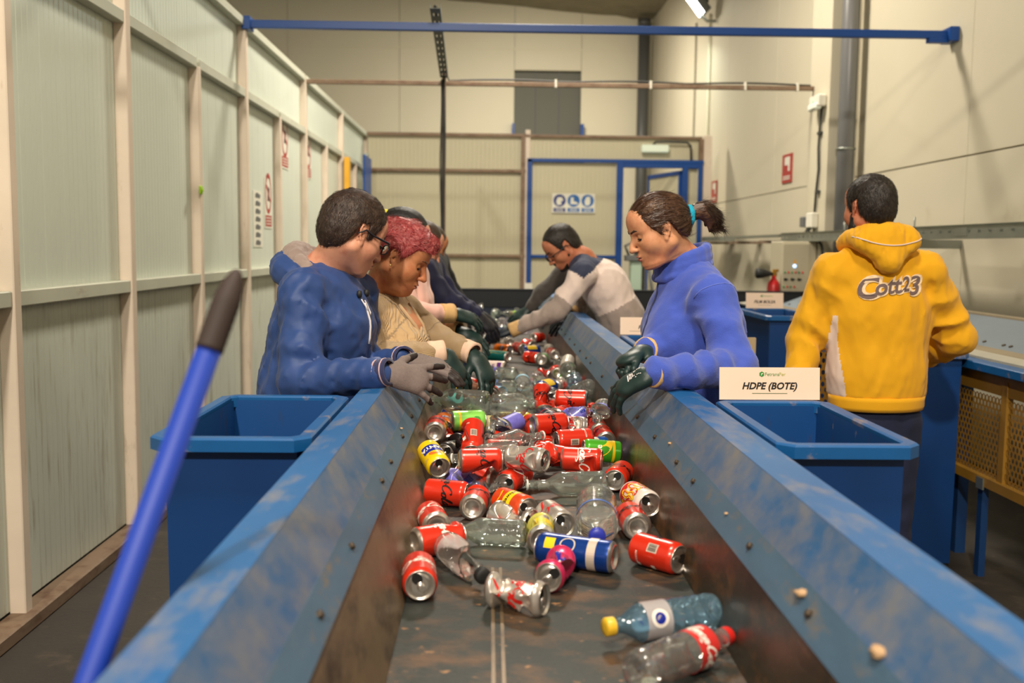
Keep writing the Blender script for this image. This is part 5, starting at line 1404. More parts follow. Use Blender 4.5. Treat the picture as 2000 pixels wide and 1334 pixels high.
def make_bottle(style, R, H, level, seed, detail):
    o = bpy.data.objects.new('plastic_bottle', None)
    o.empty_display_size = 0.05
    COL.objects.link(o)
    m, capm, lab, ribs = BSTYLE[style]
    d = Dents(min(level, 3), R, H, seed)
    h = H / 2
    nr = 0.0125 if style not in ('big',) else 0.0145
    neck = 0.024 if style not in ('clear', 'clear2') else 0.05
    shoulder = min(R * 1.5, H * .3)
    n = 36 if detail else 22
    prof = [(R * .12, -h + 0.010), (R * .55, -h + 0.004), (R * .78, -h), (R * .95, -h + 0.006), (R, -h + 0.018)]
    z0, z1 = -h + 0.02, h - neck - shoulder
    k = 26 if detail else 14
    for i in range(k + 1):
        t = i / k
        z = z0 + (z1 - z0) * t
        r = R * (1 - 0.035 * abs(math.sin(math.pi * ribs * 2 * t))) if ribs and not (lab and lab[1] * H < z < lab[2] * H) else R * 0.985
        prof.append((r, z))
    for i in range(1, 9):
        t = i / 8
        prof.append((nr + (R - nr) * (0.5 + 0.5 * math.cos(math.pi * t)) ** .8, z1 + shoulder * t))
    prof += [(nr, h - neck * .8), (nr * 1.0, h - neck * .75), (nr * 1.28, h - neck * .72 + .0005), (nr * 1.28, h - neck * .72 + 0.0025), (nr, h - neck * .72 + .003), (nr, h - 0.002), (nr * .95, h), (nr * .8, h)]
    cyl_part('body', prof, n, d, m, o)
    if capm:
        rc = nr * 1.22
        bm = bmesh.new()
        nn = 28
        rings = []
        for r, z in ((rc, h - 0.015), (rc, h - 0.0005), (rc * .92, h + 0.0015), (rc * .3, h + 0.0018)):
            rings.append([bm.verts.new((r * (1 + (0.03 if q % 2 and z < h else 0)) * math.cos(2 * math.pi * q / nn), r * (1 + (0.03 if q % 2 and z < h else 0)) * math.sin(2 * math.pi * q / nn), z)) for q in range(nn)])
        for a, b in zip(rings, rings[1:]):
            for q in range(nn): bm.faces.new((a[q], a[(q + 1) % nn], b[(q + 1) % nn], b[q]))
        bm.faces.new(rings[-1])
        bm_obj('cap', bm, capm, o, True, True)
    elif detail and style in ('clear', 'clear2', 'plain'):
        bm = bmesh.new(); bm_lathe(bm, [(nr * 1.03, h - 0.006), (nr * 1.18, h - 0.0055), (nr * 1.18, h - 0.001), (nr * 1.03, h - .0005)], 24); bm_obj('neck_ring', bm, mat('neck_white', srgb(206, 204, 196), 0.4), o, True, True)
    if lab:
        lm, a, b = lab
        zz = np.linspace(a * H, b * H, 9 if detail else 5)
        cyl_part('label', [(R * 1.006, z) for z in zz], n, d, lm, o)
        if style == 'water':
            for a0 in (0, 2.1, 4.2): decal('label_lettering', txt2('CABREIROA', 0.011, 0, (a + b) / 2 * H, .01), R * 1.006, d, PRWHITE, o, .0006, a0)
        if style == 'bluewater':
            V, F = [], []
            for k in range(24):
                t = 2 * math.pi * k / 24
                V += [(0.016 * math.cos(t), 0.016 * math.sin(t) + .02), (0.010 * math.cos(t), 0.010 * math.sin(t) + .02)]
            F = [(2 * k, 2 * ((k + 1) % 24), 2 * ((k + 1) % 24) + 1, 2 * k + 1) for k in range(24)]
            for a0 in (0.4, 3.5):
                decal('label_emblem', (np.array(V), F), R * 1.006, d, PRWHITE, o, .0006, a0)
                t = np.linspace(0, 2 * math.pi, 20, endpoint=False)
                decal('label_emblem', (np.stack([.010 * np.cos(t), .010 * np.sin(t) + .02], 1), [tuple(range(20))]), R * 1.006, d, PRBLUE, o, .0006, a0)
        if style == 'purple' and detail:
            for a0 in (0, 1.6, 3.1, 4.7):
                decal('label_panel', rect2(-.012, .012, .0, .02, 4, 3), R * 1.006, d, PRBLUE, o, .0006, a0)
                decal('label_line', rect2(-.02, .02, -.03, -.0285, 6, 1), R * 1.006, d, PRWHITE, o, .0006, a0)
        if style == 'colared':
            for a0 in (0, 2.1, 4.2): decal('label_lettering', place2(SCRIPT, 0, .025, .7), R * 1.006, d, PRWHITE, o, .0006, a0)
    return o

for idx, (kind_, style, c, ax, R, H, level, roll, lab) in enumerate(ITEMS):
    detail = c[1] < 3.6
    o = (make_can if kind_ == 'can' else make_bottle)(style, R, H, level, idx * 7 + 3, detail)
    # local z to the axis; local x turned by roll about it, starting from "up"
    z = Vector(ax).normalized()
    up = Vector((0, 0, 1))
    x = up - z * up.dot(z)
    if x.length < 1e-3: x = Vector((0, -1, 0))
    x.normalize()
    x = Quaternion(z, math.radians(roll)) @ x
    y = z.cross(x)
    o.matrix_world = Matrix.Translation(c) @ Matrix((x, y, z)).transposed().to_4x4()
    tag(o, lab, 'can' if kind_ == 'can' else 'bottle', 'cans on the belt' if kind_ == 'can' else 'bottles on the belt')
# ------------------------------------------------------------------ people: smooth implicit surfaces meshed with surface nets
def P3(*a): return np.array(a, float)
def vunit(v):
    v = np.asarray(v, float)
    return v / max(np.linalg.norm(v), 1e-9)

class Field:
    """list of shapes blended into one continuous surface"""
    def __init__(s, h):
        s.h = h
        s.ops = []
    def cone(s, a, b, ra, rb, k=0.02, flat=None, wr=None, mode='u'):
        s.ops.append(('cone', np.array(a, float), np.array(b, float), ra, rb, k, flat, wr, mode)); return s
    def ell(s, c, r, k=0.02, rot=None, mode='u'):
        s.ops.append(('ell', np.array(c, float), np.array(r, float) if np.ndim(r) else np.full(3, float(r)), rot, None, k, None, None, mode)); return s
    def mesh(s, post=None, smooth=1, xf=None):
        lo, hi = np.full(3, 1e9), np.full(3, -1e9)
        for o in s.ops:
            if o[8] != 'u': continue
            if o[0] == 'cone':
                r = max(o[3], o[4]) + 0.012
                lo = np.minimum(lo, np.minimum(o[1], o[2]) - r); hi = np.maximum(hi, np.maximum(o[1], o[2]) + r)
            else:
                r = o[2].max() if o[3] is not None else o[2]
                lo = np.minimum(lo, o[1] - r - 0.012); hi = np.maximum(hi, o[1] + r + 0.012)
        h = s.h
        lo -= 2 * h; hi += 2 * h
        n = np.ceil((hi - lo) / h).astype(int) + 1
        ax = [lo[i] + h * np.arange(n[i]) for i in range(3)]
        Fd = np.full(tuple(n), 0.06)
        for o in s.ops:
            k = o[5]
            mg = k + 4 * h + 0.012
            if o[0] == 'cone':
                r = max(o[3], o[4]) + mg
                l, u = np.minimum(o[1], o[2]) - r, np.maximum(o[1], o[2]) + r
            else:
                r = (o[2].max() if o[3] is not None else o[2]) + mg
                l, u = o[1] - r, o[1] + r
            i0 = np.clip(np.floor((l - lo) / h).astype(int), 0, n); i1 = np.clip(np.ceil((u - lo) / h).astype(int) + 1, 0, n)
            if np.any(i1 <= i0): continue
            sl = tuple(slice(i0[i], i1[i]) for i in range(3))
            X, Y, Z = np.meshgrid(ax[0][sl[0]], ax[1][sl[1]], ax[2][sl[2]], indexing='ij')
            if o[0] == 'cone':
                _, a, b, ra, rb, k, flat, wr, mode = o
                ba = b - a
                L2 = max(ba @ ba, 1e-12)
                px, py, pz = X - a[0], Y - a[1], Z - a[2]
                t = np.clip((px * ba[0] + py * ba[1] + pz * ba[2]) / L2, 0, 1)
                qx, qy, qz = px - ba[0] * t, py - ba[1] * t, pz - ba[2] * t
                g = 1.0
                if flat is not None:
                    nv, fac = vunit(flat[0]), flat[1]
                    e = (qx * nv[0] + qy * nv[1] + qz * nv[2]) * (1 / fac - 1)
                    qx, qy, qz = qx + nv[0] * e, qy + nv[1] * e, qz + nv[2] * e
                    g = 0.5 + 0.5 * min(fac, 1)
                r = ra + (rb - ra) * t
                if wr is not None:
                    amp, fr, ph, dirv = wr
                    d_ = vunit(dirv)
                    rad = np.sqrt(qx * qx + qy * qy + qz * qz) + 1e-6
                    ca = (qx * d_[0] + qy * d_[1] + qz * d_[2]) / rad
                    e2 = vunit(np.cross(ba, d_))
                    sa = (qx * e2[0] + qy * e2[1] + qz * e2[2]) / rad
                    sl_ = t * math.sqrt(L2)
                    rg = 1 - 2 * np.abs(np.sin(.5 * (fr * sl_ + ph + 1.9 * sa + 1.1 * np.sin(fr * .31 * sl_ + ph))))
                    r = r + amp * rg * (0.5 + 0.5 * ca) * np.clip(np.minimum(t, 1 - t) * 6 + .35, 0, 1)
                d = (np.sqrt(qx * qx + qy * qy + qz * qz) - r) * g
            else:
                _, c, rr, rot, _, k, _, _, mode = o
                px, py, pz = X - c[0], Y - c[1], Z - c[2]
                if rot is not None:
                    R_ = np.array(rot)
                    px, py, pz = (R_[0, 0] * px + R_[1, 0] * py + R_[2, 0] * pz, R_[0, 1] * px + R_[1, 1] * py + R_[2, 1] * pz, R_[0, 2] * px + R_[1, 2] * py + R_[2, 2] * pz)
                k0 = np.sqrt((px / rr[0]) ** 2 + (py / rr[1]) ** 2 + (pz / rr[2]) ** 2) + 1e-9
                k1 = np.sqrt((px / rr[0] ** 2) ** 2 + (py / rr[1] ** 2) ** 2 + (pz / rr[2] ** 2) ** 2) + 1e-9
                d = k0 * (k0 - 1) / k1
                d = np.where(k0 < 0.3, -rr.min() * .7, d)
            f = Fd[sl]
            if mode == 'u':
                hh = np.clip(0.5 + 0.5 * (f - d) / k, 0, 1)
                Fd[sl] = f + (d - f) * hh - k * hh * (1 - hh)
            else:
                hh = np.clip(0.5 - 0.5 * (f + d) / k, 0, 1)
                Fd[sl] = f + (-d - f) * hh + k * hh * (1 - hh)
        if post is not None:
            X, Y, Z = np.meshgrid(*ax, indexing='ij')
            Fd = post(Fd, X, Y, Z)
        V, F = surface_nets(Fd, lo, h)
        for _ in range(smooth):
            V = lap(V, F)
        return (xf(V) if xf else V), F

def lap(V, F, w=0.5):
    F = np.asarray(F)
    S = np.zeros_like(V); Cn = np.zeros(len(V))
    for i in range(4):
        a, b = F[:, i], F[:, (i + 1) % 4]
        np.add.at(S, a, V[b]); np.add.at(Cn, a, 1)
        np.add.at(S, b, V[a]); np.add.at(Cn, b, 1)
    return V * (1 - w) + w * S / np.maximum(Cn, 1)[:, None]

def surface_nets(f, lo, h):
    ins = f < 0
    n = np.array(f.shape)
    c = [(i, j, k) for i in (0, 1) for j in (0, 1) for k in (0, 1)]
    sub = lambda A, o: A[o[0]:n[0] - 1 + o[0], o[1]:n[1] - 1 + o[1], o[2]:n[2] - 1 + o[2]]
    cnt = sum(sub(ins, o).astype(np.int8) for o in c)
    mask = (cnt > 0) & (cnt < 8)
    ids = np.argwhere(mask)
    idx = np.full(mask.shape, -1, int)
    idx[mask] = np.arange(len(ids))
    vals = {o: f[ids[:, 0] + o[0], ids[:, 1] + o[1], ids[:, 2] + o[2]] for o in c}
    S = np.zeros((len(ids), 3)); W = np.zeros(len(ids))
    for a in c:
        for d in range(3):
            if a[d]: continue
            b = list(a); b[d] = 1; b = tuple(b)
            fa, fb = vals[a], vals[b]
            cr = (fa < 0) != (fb < 0)
            t = np.where(cr, fa / np.where(cr, fa - fb, 1), 0)
            p = np.array(a, float)[None, :] + (np.array(b, float) - np.array(a, float))[None, :] * t[:, None]
            S += p * cr[:, None]; W += cr
    V = lo + h * (ids + S / np.maximum(W, 1)[:, None])
    quads = []
    for d in range(3):
        e1, e2 = [(1, 2), (2, 0), (0, 1)][d]
        A = ins; sl0 = [slice(1, n[i] - 1) for i in range(3)]; sl0[d] = slice(0, n[d] - 1)
        sl1 = list(sl0); sl1[d] = slice(1, n[d])
        a, b = A[tuple(sl0)], A[tuple(sl1)]
        for want in (True, False):
            w = np.argwhere((a != b) & (a == want))
            if not len(w): continue
            base = w.copy()
            for i in range(3):
                if i != d: base[:, i] += 1
            def cell(o1, o2):
                q = base.copy(); q[:, e1] += o1; q[:, e2] += o2
                return idx[q[:, 0], q[:, 1], q[:, 2]]
            q = np.stack([cell(-1, -1), cell(0, -1), cell(0, 0), cell(-1, 0)], 1)
            if not want: q = q[:, ::-1]
            quads.append(q)
    Q = np.concatenate(quads)
    Q = Q[(Q >= 0).all(1)]
    return V, Q

def nmesh(name, VF, m, parent, smooth=True, attr=None, matfn=None):
    V, F = VF
    v0 = origin_of(parent)
    V = np.asarray(V) - np.array(v0)[None, :]
    me = bpy.data.meshes.new(name)
    F = np.asarray(F)
    me.vertices.add(len(V)); me.vertices.foreach_set('co', V.astype(np.float32).ravel())
    me.loops.add(F.size); me.loops.foreach_set('vertex_index', F.astype(np.int32).ravel())
    me.polygons.add(len(F)); me.polygons.foreach_set('loop_start', np.arange(0, F.size, 4, dtype=np.int32)); me.polygons.foreach_set('loop_total', np.full(len(F), 4, np.int32))
    me.update(calc_edges=True)
    for q in (m if isinstance(m, (list, tuple)) else [m]): me.materials.append(q)
    if matfn is not None:
        C = (V + np.array(v0))[F].mean(1)
        me.polygons.foreach_set('material_index', np.asarray(matfn(C), np.int32))
    me.polygons.foreach_set('use_smooth', np.ones(len(F), bool))
    if attr is not None:
        a = me.attributes.new('rib', 'FLOAT', 'POINT'); a.data.foreach_set('value', np.asarray(attr, np.float32))
    return link(name, me, parent)

def wob(X, Y, Z, s, seed):
    """cheap smooth pseudo noise"""
    r = random.Random(seed)
    o = 0
    for k in range(4):
        w = [r.uniform(-1, 1) for _ in range(3)]
        o = o + np.sin(s * (1 + .45 * k) * (w[0] * X + w[1] * Y + w[2] * Z) * 1.6 + r.uniform(0, 6.28) + 1.3 * np.sin(s * .7 * (w[1] * X - w[2] * Y + w[0] * Z) + k)) / (1 + .5 * k)
    return o / 2.2

def folds(amp, s, seed, st=(1.0, 1.0, 0.45)):
    """drapery: sharp ridges with soft hollows, stretched along st"""
    s = s * 2.3
    def f(Fd, X, Y, Z):
        near = np.abs(Fd) < 0.045
        x, y, z = X[near] * st[0], Y[near] * st[1], Z[near] * st[2]
        n = wob(x, y, z, s, seed)
        n2 = wob(x, y, z * 1.6, s * 2.1, seed + 3)
        Fd[near] = Fd[near] + amp * (np.abs(n) * 1.7 - 0.75) + amp * .45 * (np.abs(n2) * 1.6 - .7)
        return Fd
    return f

# ---- materials of people
def fabric(name, r, g, b, rough=0.8, bump=0.3, bs=420, var=0.06, sheen=0.2, spec=0.3, crease=0.5):
    if 'fabric_' + name in MATS: return MATS['fabric_' + name]
    m = mat('fabric_' + name, srgb(r, g, b), rough, spec=spec, var=var, vscale=(9, 9, 9), bump=bump, bscale=(bs, bs, bs), bdist=0.0012, sheen=sheen)
    N, L = m.node_tree.nodes, m.node_tree.links
    p = N['Principled BSDF']
    fine = [n for n in N if n.type == 'BUMP'][0]
    tc = [n for n in N if n.type == 'TEX_COORD'][0]
    mp = N.new('ShaderNodeMapping'); mp.inputs['Scale'].default_value = (14, 14, 7)
    nz = N.new('ShaderNodeTexNoise'); nz.noise_type = 'RIDGED_MULTIFRACTAL'; nz.inputs['Scale'].default_value = 1.0; nz.inputs['Detail'].default_value = 3; nz.inputs['Distortion'].default_value = 0.8
    L.new(tc.outputs['Object'], mp.inputs['Vector']); L.new(mp.outputs['Vector'], nz.inputs['Vector'])
    b = N.new('ShaderNodeBump'); b.inputs['Strength'].default_value = crease; b.inputs['Distance'].default_value = 0.005
    L.new(nz.outputs['Fac'], b.inputs['Height']); L.new(b.outputs['Normal'], fine.inputs['Normal'])
    return m
def skin(name, r, g, b): return mat('skin_' + name, srgb(r, g, b), 0.52, spec=0.35, var=0.12, vscale=(22, 22, 22), dirt=(srgb(int(r * .9), int(g * .72), int(b * .68)), 0.48, 0.78, (16, 16, 16)), bump=0.12, bscale=(260, 260, 260), bdist=0.001, sss=0.12)
def hairm(name, r, g, b, r2, g2, b2, scale=(60, 60, 60), rough=0.42): return mat('hair_' + name, srgb(r, g, b), rough, spec=0.45, var=0.25, vscale=scale, dirt=(srgb(r2, g2, b2), 0.52, 0.80, scale), bump=0.9, bscale=tuple(2.2 * q for q in scale), bdist=0.003)
EYEW = mat('eye_white', srgb(214, 204, 196), 0.25); EYEB = mat('eye_dark', srgb(38, 24, 18), 0.2)
GLOVEG = mat('glove_dark_green', srgb(24, 46, 44), 0.45, var=0.15, vscale=(40, 40, 40), bump=0.35, bscale=(180, 180, 180), bdist=0.0015)
GLOVEGREY = mat('glove_grey_knit', srgb(118, 104, 100), 0.9, var=0.12, vscale=(160, 160, 160), bump=0.8, bscale=(420, 420, 420), bdist=0.0016)
GLOVEDIP = mat('glove_black_dip', srgb(42, 32, 30), 0.55, bump=0.4, bscale=(200, 200, 200), bdist=0.0015)
CUFFP = mat('glove_cuff_cream', srgb(226, 190, 164), 0.85, var=0.06, vscale=(50, 50, 50), bump=0.3, bscale=(300, 300, 300), bdist=0.001)
CUFFY = mat('glove_cuff_yellow', srgb(206, 166, 112), 0.85, var=0.08, vscale=(50, 50, 50), bump=0.3, bscale=(300, 300, 300), bdist=0.001)
GLASSF = mat('spectacle_frame', srgb(18, 20, 30), 0.35)
LENS = clear_mat('spectacle_lens', (0.93, 0.95, 0.96, 1), 0.02, 0.0)

class HeadFrame:
    """x forward, y to the person's left, z up"""
    def __init__(s, c, fwd, up=(0, 0, 1), scale=1.0):
        f = vunit(fwd); l = vunit(np.cross(up, f)); u = np.cross(f, l)
        s.M = np.stack([f, l, u], 1) * scale; s.c = np.array(c, float); s.sc = scale
    def __call__(s, V): return np.asarray(V) @ s.M.T + s.c
    def inv(s, p): return (np.linalg.inv(s.M) @ (np.array(p, float) - s.c))

def build_head(parent, hf, neck_w, skinm, h=0.0035, jaw=1.0, cheek=1.0, nose=1.0, brow=1.0, chin=1.0, beard=None, browm=None, lipm=None, neck_r=0.056, eyes=True, double=0.0, chest_w=None, ears=True):
    fd = Field(h)
    nb = hf.inv(neck_w)
    fd.ell((-.012, 0, .036), (.098, .077, .086), .02)
    fd.ell((.030, 0, -.010), (.060, .064, .085), .03)
    fd.ell((.058, 0, .055), (.036, .055, .045), .03)
    for s_ in (-1, 1):
        fd.cone((-.012, s_ * .056 * jaw, -.050), (.052, s_ * .020 * jaw, -.098), .022, .019, .03)
        fd.ell((.046, s_ * .040, -.028), (.034 * cheek, .029 * cheek, .034 * cheek), .022)
        fd.cone((.081, s_ * .010, .024), (.062, s_ * .048, .024), .011 * brow, .009, .014)
    fd.ell((.058, 0, -.066), (.040, .036, .034), .02)
    fd.ell((.070, 0, -.101), (.020 * chin, .022, .017), .018)
    if double: fd.ell((.030, 0, -.108), (.045, .045, .026 * double), .025)
    # nose
    fd.cone((.089, 0, .014), (.112 * (1 + (nose - 1) * .3), 0, -.034), .0075, .0115 * nose, .011)
    for s_ in (-1, 1): fd.ell((.100, s_ * .0115, -.037), (.0105, .0075, .0075), .006)
    # mouth
    fd.cone((.094, -.013, -.063), (.094, .013, -.063), .0058, .0058, .006)
    fd.cone((.091, -.011, -.0745), (.091, .011, -.0745), .0068, .0068, .006)
    fd.ell((.100, 0, -.0688), (.012, .024, .0018), .003, mode='s')
    # eye hollows and lids
    for s_ in (-1, 1):
        fd.ell((.088, s_ * .033, .003), (.016, .018, .012), .012, mode='s')
        if eyes: fd.ell((.071, s_ * .032, .0035), (.0148, .0158, .0128), .004)
    # neck and root of the shoulders
    fd.cone((-.028, 0, -.045), nb, neck_r, neck_r * 1.08, .03)
    if chest_w is not None:
        fd.cone(nb, hf.inv(chest_w), neck_r * 1.1, .09, .04)
    if ears:
        for s_ in (-1, 1):
            o_ = P3(.004, s_ * .074, -.004); bu = vunit((-1, s_ * .42, 0)); bn = vunit((.42, s_, 0))
            E = lambda u, v: o_ + bu * u + P3(-.10, 0, 1) * v
            fd.cone(E(.008, .012), E(.006, -.020), .0145, .0085, .006, flat=(bn, .30))
            rim_ = [(.000, .008), (.003, .024), (.012, .031), (.022, .027), (.027, .013), (.024, -.003), (.016, -.016), (.008, -.027)]
            for (u0, v0), (u1, v1) in zip(rim_, rim_[1:]):
                fd.cone(E(u0, v0), E(u1, v1), .0036, .0036, .003)
            fd.ell(E(.006, -.028), (.0062, .0045, .0075), .004)
            fd.ell(E(.009, -.002) + bn * .005, (.0070, .0052, .0100), .002, mode='s')
    V, F = fd.mesh(xf=hf)
    b = nmesh('body', (V, F), skinm, parent)
    def part(nm, fld, mm, par=b): return nmesh(nm, fld.mesh(xf=hf), mm, par)
    if browm is not None:
        for s_ in (-1, 1):
            q = Field(.0022); q.cone((.0975, s_ * .012, .0265), (.0905, s_ * .033, .0320), .0042, .0040, .002); q.cone((.0905, s_ * .033, .0320), (.0730, s_ * .053, .0255), .0040, .0022, .002); part('eyebrow', q, browm)
    if lipm is not None:
        q = Field(.0022); q.cone((.0985, -.014, -.0635), (.0985, .014, -.0635), .0042, .0042, .002, flat=((0, 0, 1), .8)); q.cone((.0968, -.012, -.0745), (.0968, .012, -.0745), .0046, .0046, .002); part('lips', q, lipm)
    if eyes:
        for s_ in (-1, 1):
            q = Field(.0022); q.cone((.0868, s_ * .022, -.0010), (.0868, s_ * .033, -.0005), .0018, .0024, .001); q.cone((.0868, s_ * .033, -.0005), (.0790, s_ * .0450, -.0020), .0024, .0018, .001); part('eyelash', q, EYEB)
            q = Field(.0022); q.ell((.0775, s_ * .033, -.0030), (.0100, .0112, .0066), .001); part('eye', q, EYEB)
    return b

def build_hair(parent, hf, m, line, grow=0.012, h=0.0042, amp=0.0025, sc=90, seed=1, extra=None, top=0.0, style='short', sideburn=True, back=0.0):
    """cap of hair trimmed by a hairline z(x) in head space, with strand relief"""
    fd = Field(h)
    fd.ell((-.014 - back, 0, .036 + top * .5), (.098 + grow + back, .077 + grow * .8, .086 + grow + top), .01)
    fd.ell((-.035 - back, 0, -.015), (.074 + grow * .6, .070 + grow * .5, .075), .03)
    if extra: extra(fd)
    xs, zs = line
    def post(Fd, X, Y, Z):
        near = np.abs(Fd) < 0.03
        x, y, z = X[near], Y[near], Z[near]
        if style == 'short':
            n = wob(x, y * 1.3, z * .55, sc, seed) * .6 + wob(x, y, z, sc * 2.2, seed + 5) * .5
            Fd[near] += amp * n
        elif style == 'curl':
            n = np.sin(sc * (z + .25 * np.sin(38 * x + 20 * y)) + 3 * np.sin(30 * x) + 2 * np.sin(34 * y)) * .7 + wob(x, y, z, sc * .8, seed) * .8
            Fd[near] += amp * n
        elif style == 'swept':
            ph = np.arctan2(z - .01, np.abs(y) + .004)
            n = np.sin(44 * ph + 10 * x + 2.2 * np.sin(18 * x + 6 * ph)) * .55 + np.sin(23 * ph - 7 * x + 1.5 * np.sin(24 * x)) * .5 + np.sin(88 * ph + 16 * x) * .25
            Fd[near] += amp * n
        # trim by the hairline, and nothing inside the face
        hl = np.interp(X, xs, zs)
        ragged = 0.004 * np.sin(220 * Y + 160 * X)
        return np.maximum(Fd, (hl + ragged - Z) * 0.75)
    V, F = fd.mesh(post=post, xf=hf, smooth=1)
    return nmesh('hair', (V, F), m, parent)

def build_glasses(parent, hf, w=1.0):
    bm = bmesh.new()
    lenses = []
    for s_ in (-1, 1):
        pts = []
        for k in range(24):
            t = 2 * math.pi * k / 24
            c, q = math.cos(t), math.sin(t)
            y = s_ * .034 * w + .026 * w * math.copysign(abs(c) ** .5, c); z = -.002 + .0165 * math.copysign(abs(q) ** .5, q)
            pts.append((.112 - .66 * abs(y) ** 1.6, y, z))
        P = hf(pts)
        bm_tube(bm, list(P) + [P[0]], .0024, 8, False)
        lenses.append([tuple(p) for p in P])
        T = hf([(.102, s_ * .062 * w, .008), (.088, s_ * .082, .010), (.03, s_ * .086, .008), (-.004, s_ * .087, .013), (-.03, s_ * .085, -.010)])
        bm_tube(bm, list(T), [.0036, .0036, .0030, .0028, .002], 8)
    bm_tube(bm, list(hf([(.108, -.010, .004), (.112, 0, .007), (.108, .010, .004)])), .0022, 8)
    g = bm_obj('glasses', bm, GLASSF, parent, True)
    for P in lenses: pyd('lens', P, [tuple(range(24))], LENS, g)
    return g

from mathutils.bvhtree import BVHTree
def bvh_of(o):
    v0 = origin_of(o)
    me = o.data
    return BVHTree.FromPolygons([v.co + v0 for v in me.vertices], [tuple(p.vertices) for p in me.polygons])
def drape(tree, pts, d, off=0.002):
    """drop points along direction d on to a surface, lifted by off"""
    out = []
    d = Vector(d).normalized()
    for p in pts:
        hit = tree.ray_cast(Vector(p), d)
        out.append((hit[0] - d * off) if hit[0] is not None else Vector(p) + d * 0.4)
    return out

def build_glove(parent, W, tip, nrm, thumb_side, m, curl=(18, 24, 28, 34), spread=0.10, size=1.0, h=0.0028, thumb=(0.55, 0.75, -0.35), dip=None, thumb_curl=25, name='glove', flexbase=None, arm=None):
    """five-fingered glove: W wrist, tip = aim of the fingers, nrm = back of the hand, thumb_side = +1/-1 along cross(d, n)"""
    W = np.array(W, float)
    d = vunit(np.array(tip, float) - W); n = np.array(nrm, float); n = vunit(n - d * (n @ d)); t = np.cross(d, n) * thumb_side
    S = size
    fd = Field(h)
    av = d if arm is None else vunit(arm)
    fd.cone(W - av * .025 * S, W + d * .03 * S, .029 * S, .033 * S, .015, flat=(n, .78))
    fd.cone(W + d * .03 * S, W + d * .078 * S, .036 * S, .041 * S, .015, flat=(n, .50))
    fd.cone(W + d * .045 * S - t * .018 * S, W + d * .080 * S - t * .022 * S, .019 * S, .018 * S, .012, flat=(n, .75))
    offs = (.031, .0105, -.0105, -.030); lens = ((.044, .027, .022), (.048, .030, .023), (.045, .028, .022), (.036, .022, .020)); rad = (.0108, .0112, .0106, .0096)
    tips = []
    for i in range(4):
        p = W + d * (.082 - .004 * abs(i - 1)) * S + t * offs[i] * S
        a0 = math.radians(curl[i] * (.6 if flexbase is None else flexbase))
        dirn = vunit(d + t * spread * (1.5 - i) / 1.5)
        ang = a0
        q = p - dirn * .018 * S
        ln0 = True
        for j, L_ in enumerate(lens[i]):
            v = dirn * math.cos(ang) - n * math.sin(ang)
            e = (p if ln0 else q)
            e1 = e + v * L_ * S
            fd.cone(q if ln0 else e, e1, (rad[i] - .0006 * j) * S, (rad[i] - .0006 * (j + 1)) * S, .006 if ln0 else .003)
            q = e1; ln0 = False
            ang += math.radians(curl[i])
        tips.append(q)
    b = W + d * .022 * S + t * .022 * S - n * .008 * S
    v = vunit(d * thumb[0] + t * thumb[1] + n * thumb[2])
    e1 = b + v * .045 * S
    fd.cone(b, e1, .0165 * S, .0130 * S, .012)
    v2 = vunit(v * math.cos(math.radians(thumb_curl)) + vunit(d * .9 - n * .5) * math.sin(math.radians(thumb_curl)))
    e2 = e1 + v2 * .034 * S
    fd.cone(e1, e2, .0126 * S, .0115 * S, .004); fd.cone(e2, e2 + v2 * .022 * S, .0115 * S, .0098 * S, .003)
    VF = fd.mesh()
    mf = None
    if dip is not None:
        def mf(C):
            rel = C - W
            return ((rel @ d > .128 * S) | ((rel @ n) < -.022 * S)).astype(int)
        return nmesh(name, VF, [m, dip], parent, matfn=mf), d, n, t
    return nmesh(name, VF, m, parent), d, n, t

def ring_cuff(parent, name, c, axis, r, L, m, h=0.004, flat=None):
    """short open tube of cloth, slightly crumpled, along an arm"""
    a = Vector(axis).normalized(); c = Vector(c)
    bm = bmesh.new()
    rr = random.Random(int(abs(c.x * 977 + c.y * 131) * 100))
    prof = [(r * .80, -L / 2), (r * .99, -L / 2), (r * 1.01, -L * .25), (r * .985, 0), (r * 1.015, L * .25), (r * 1.0, L / 2), (r * .80, L / 2)]
    vs = bm_lathe(bm, prof, 26, Matrix.Translation(c) @ frame_z(a).to_4x4())
    for v in vs:
        v.co += (v.co - c - a * (v.co - c).dot(a)) * rr.uniform(-.02, .02)
    return bm_obj(name, bm, m, parent, True)

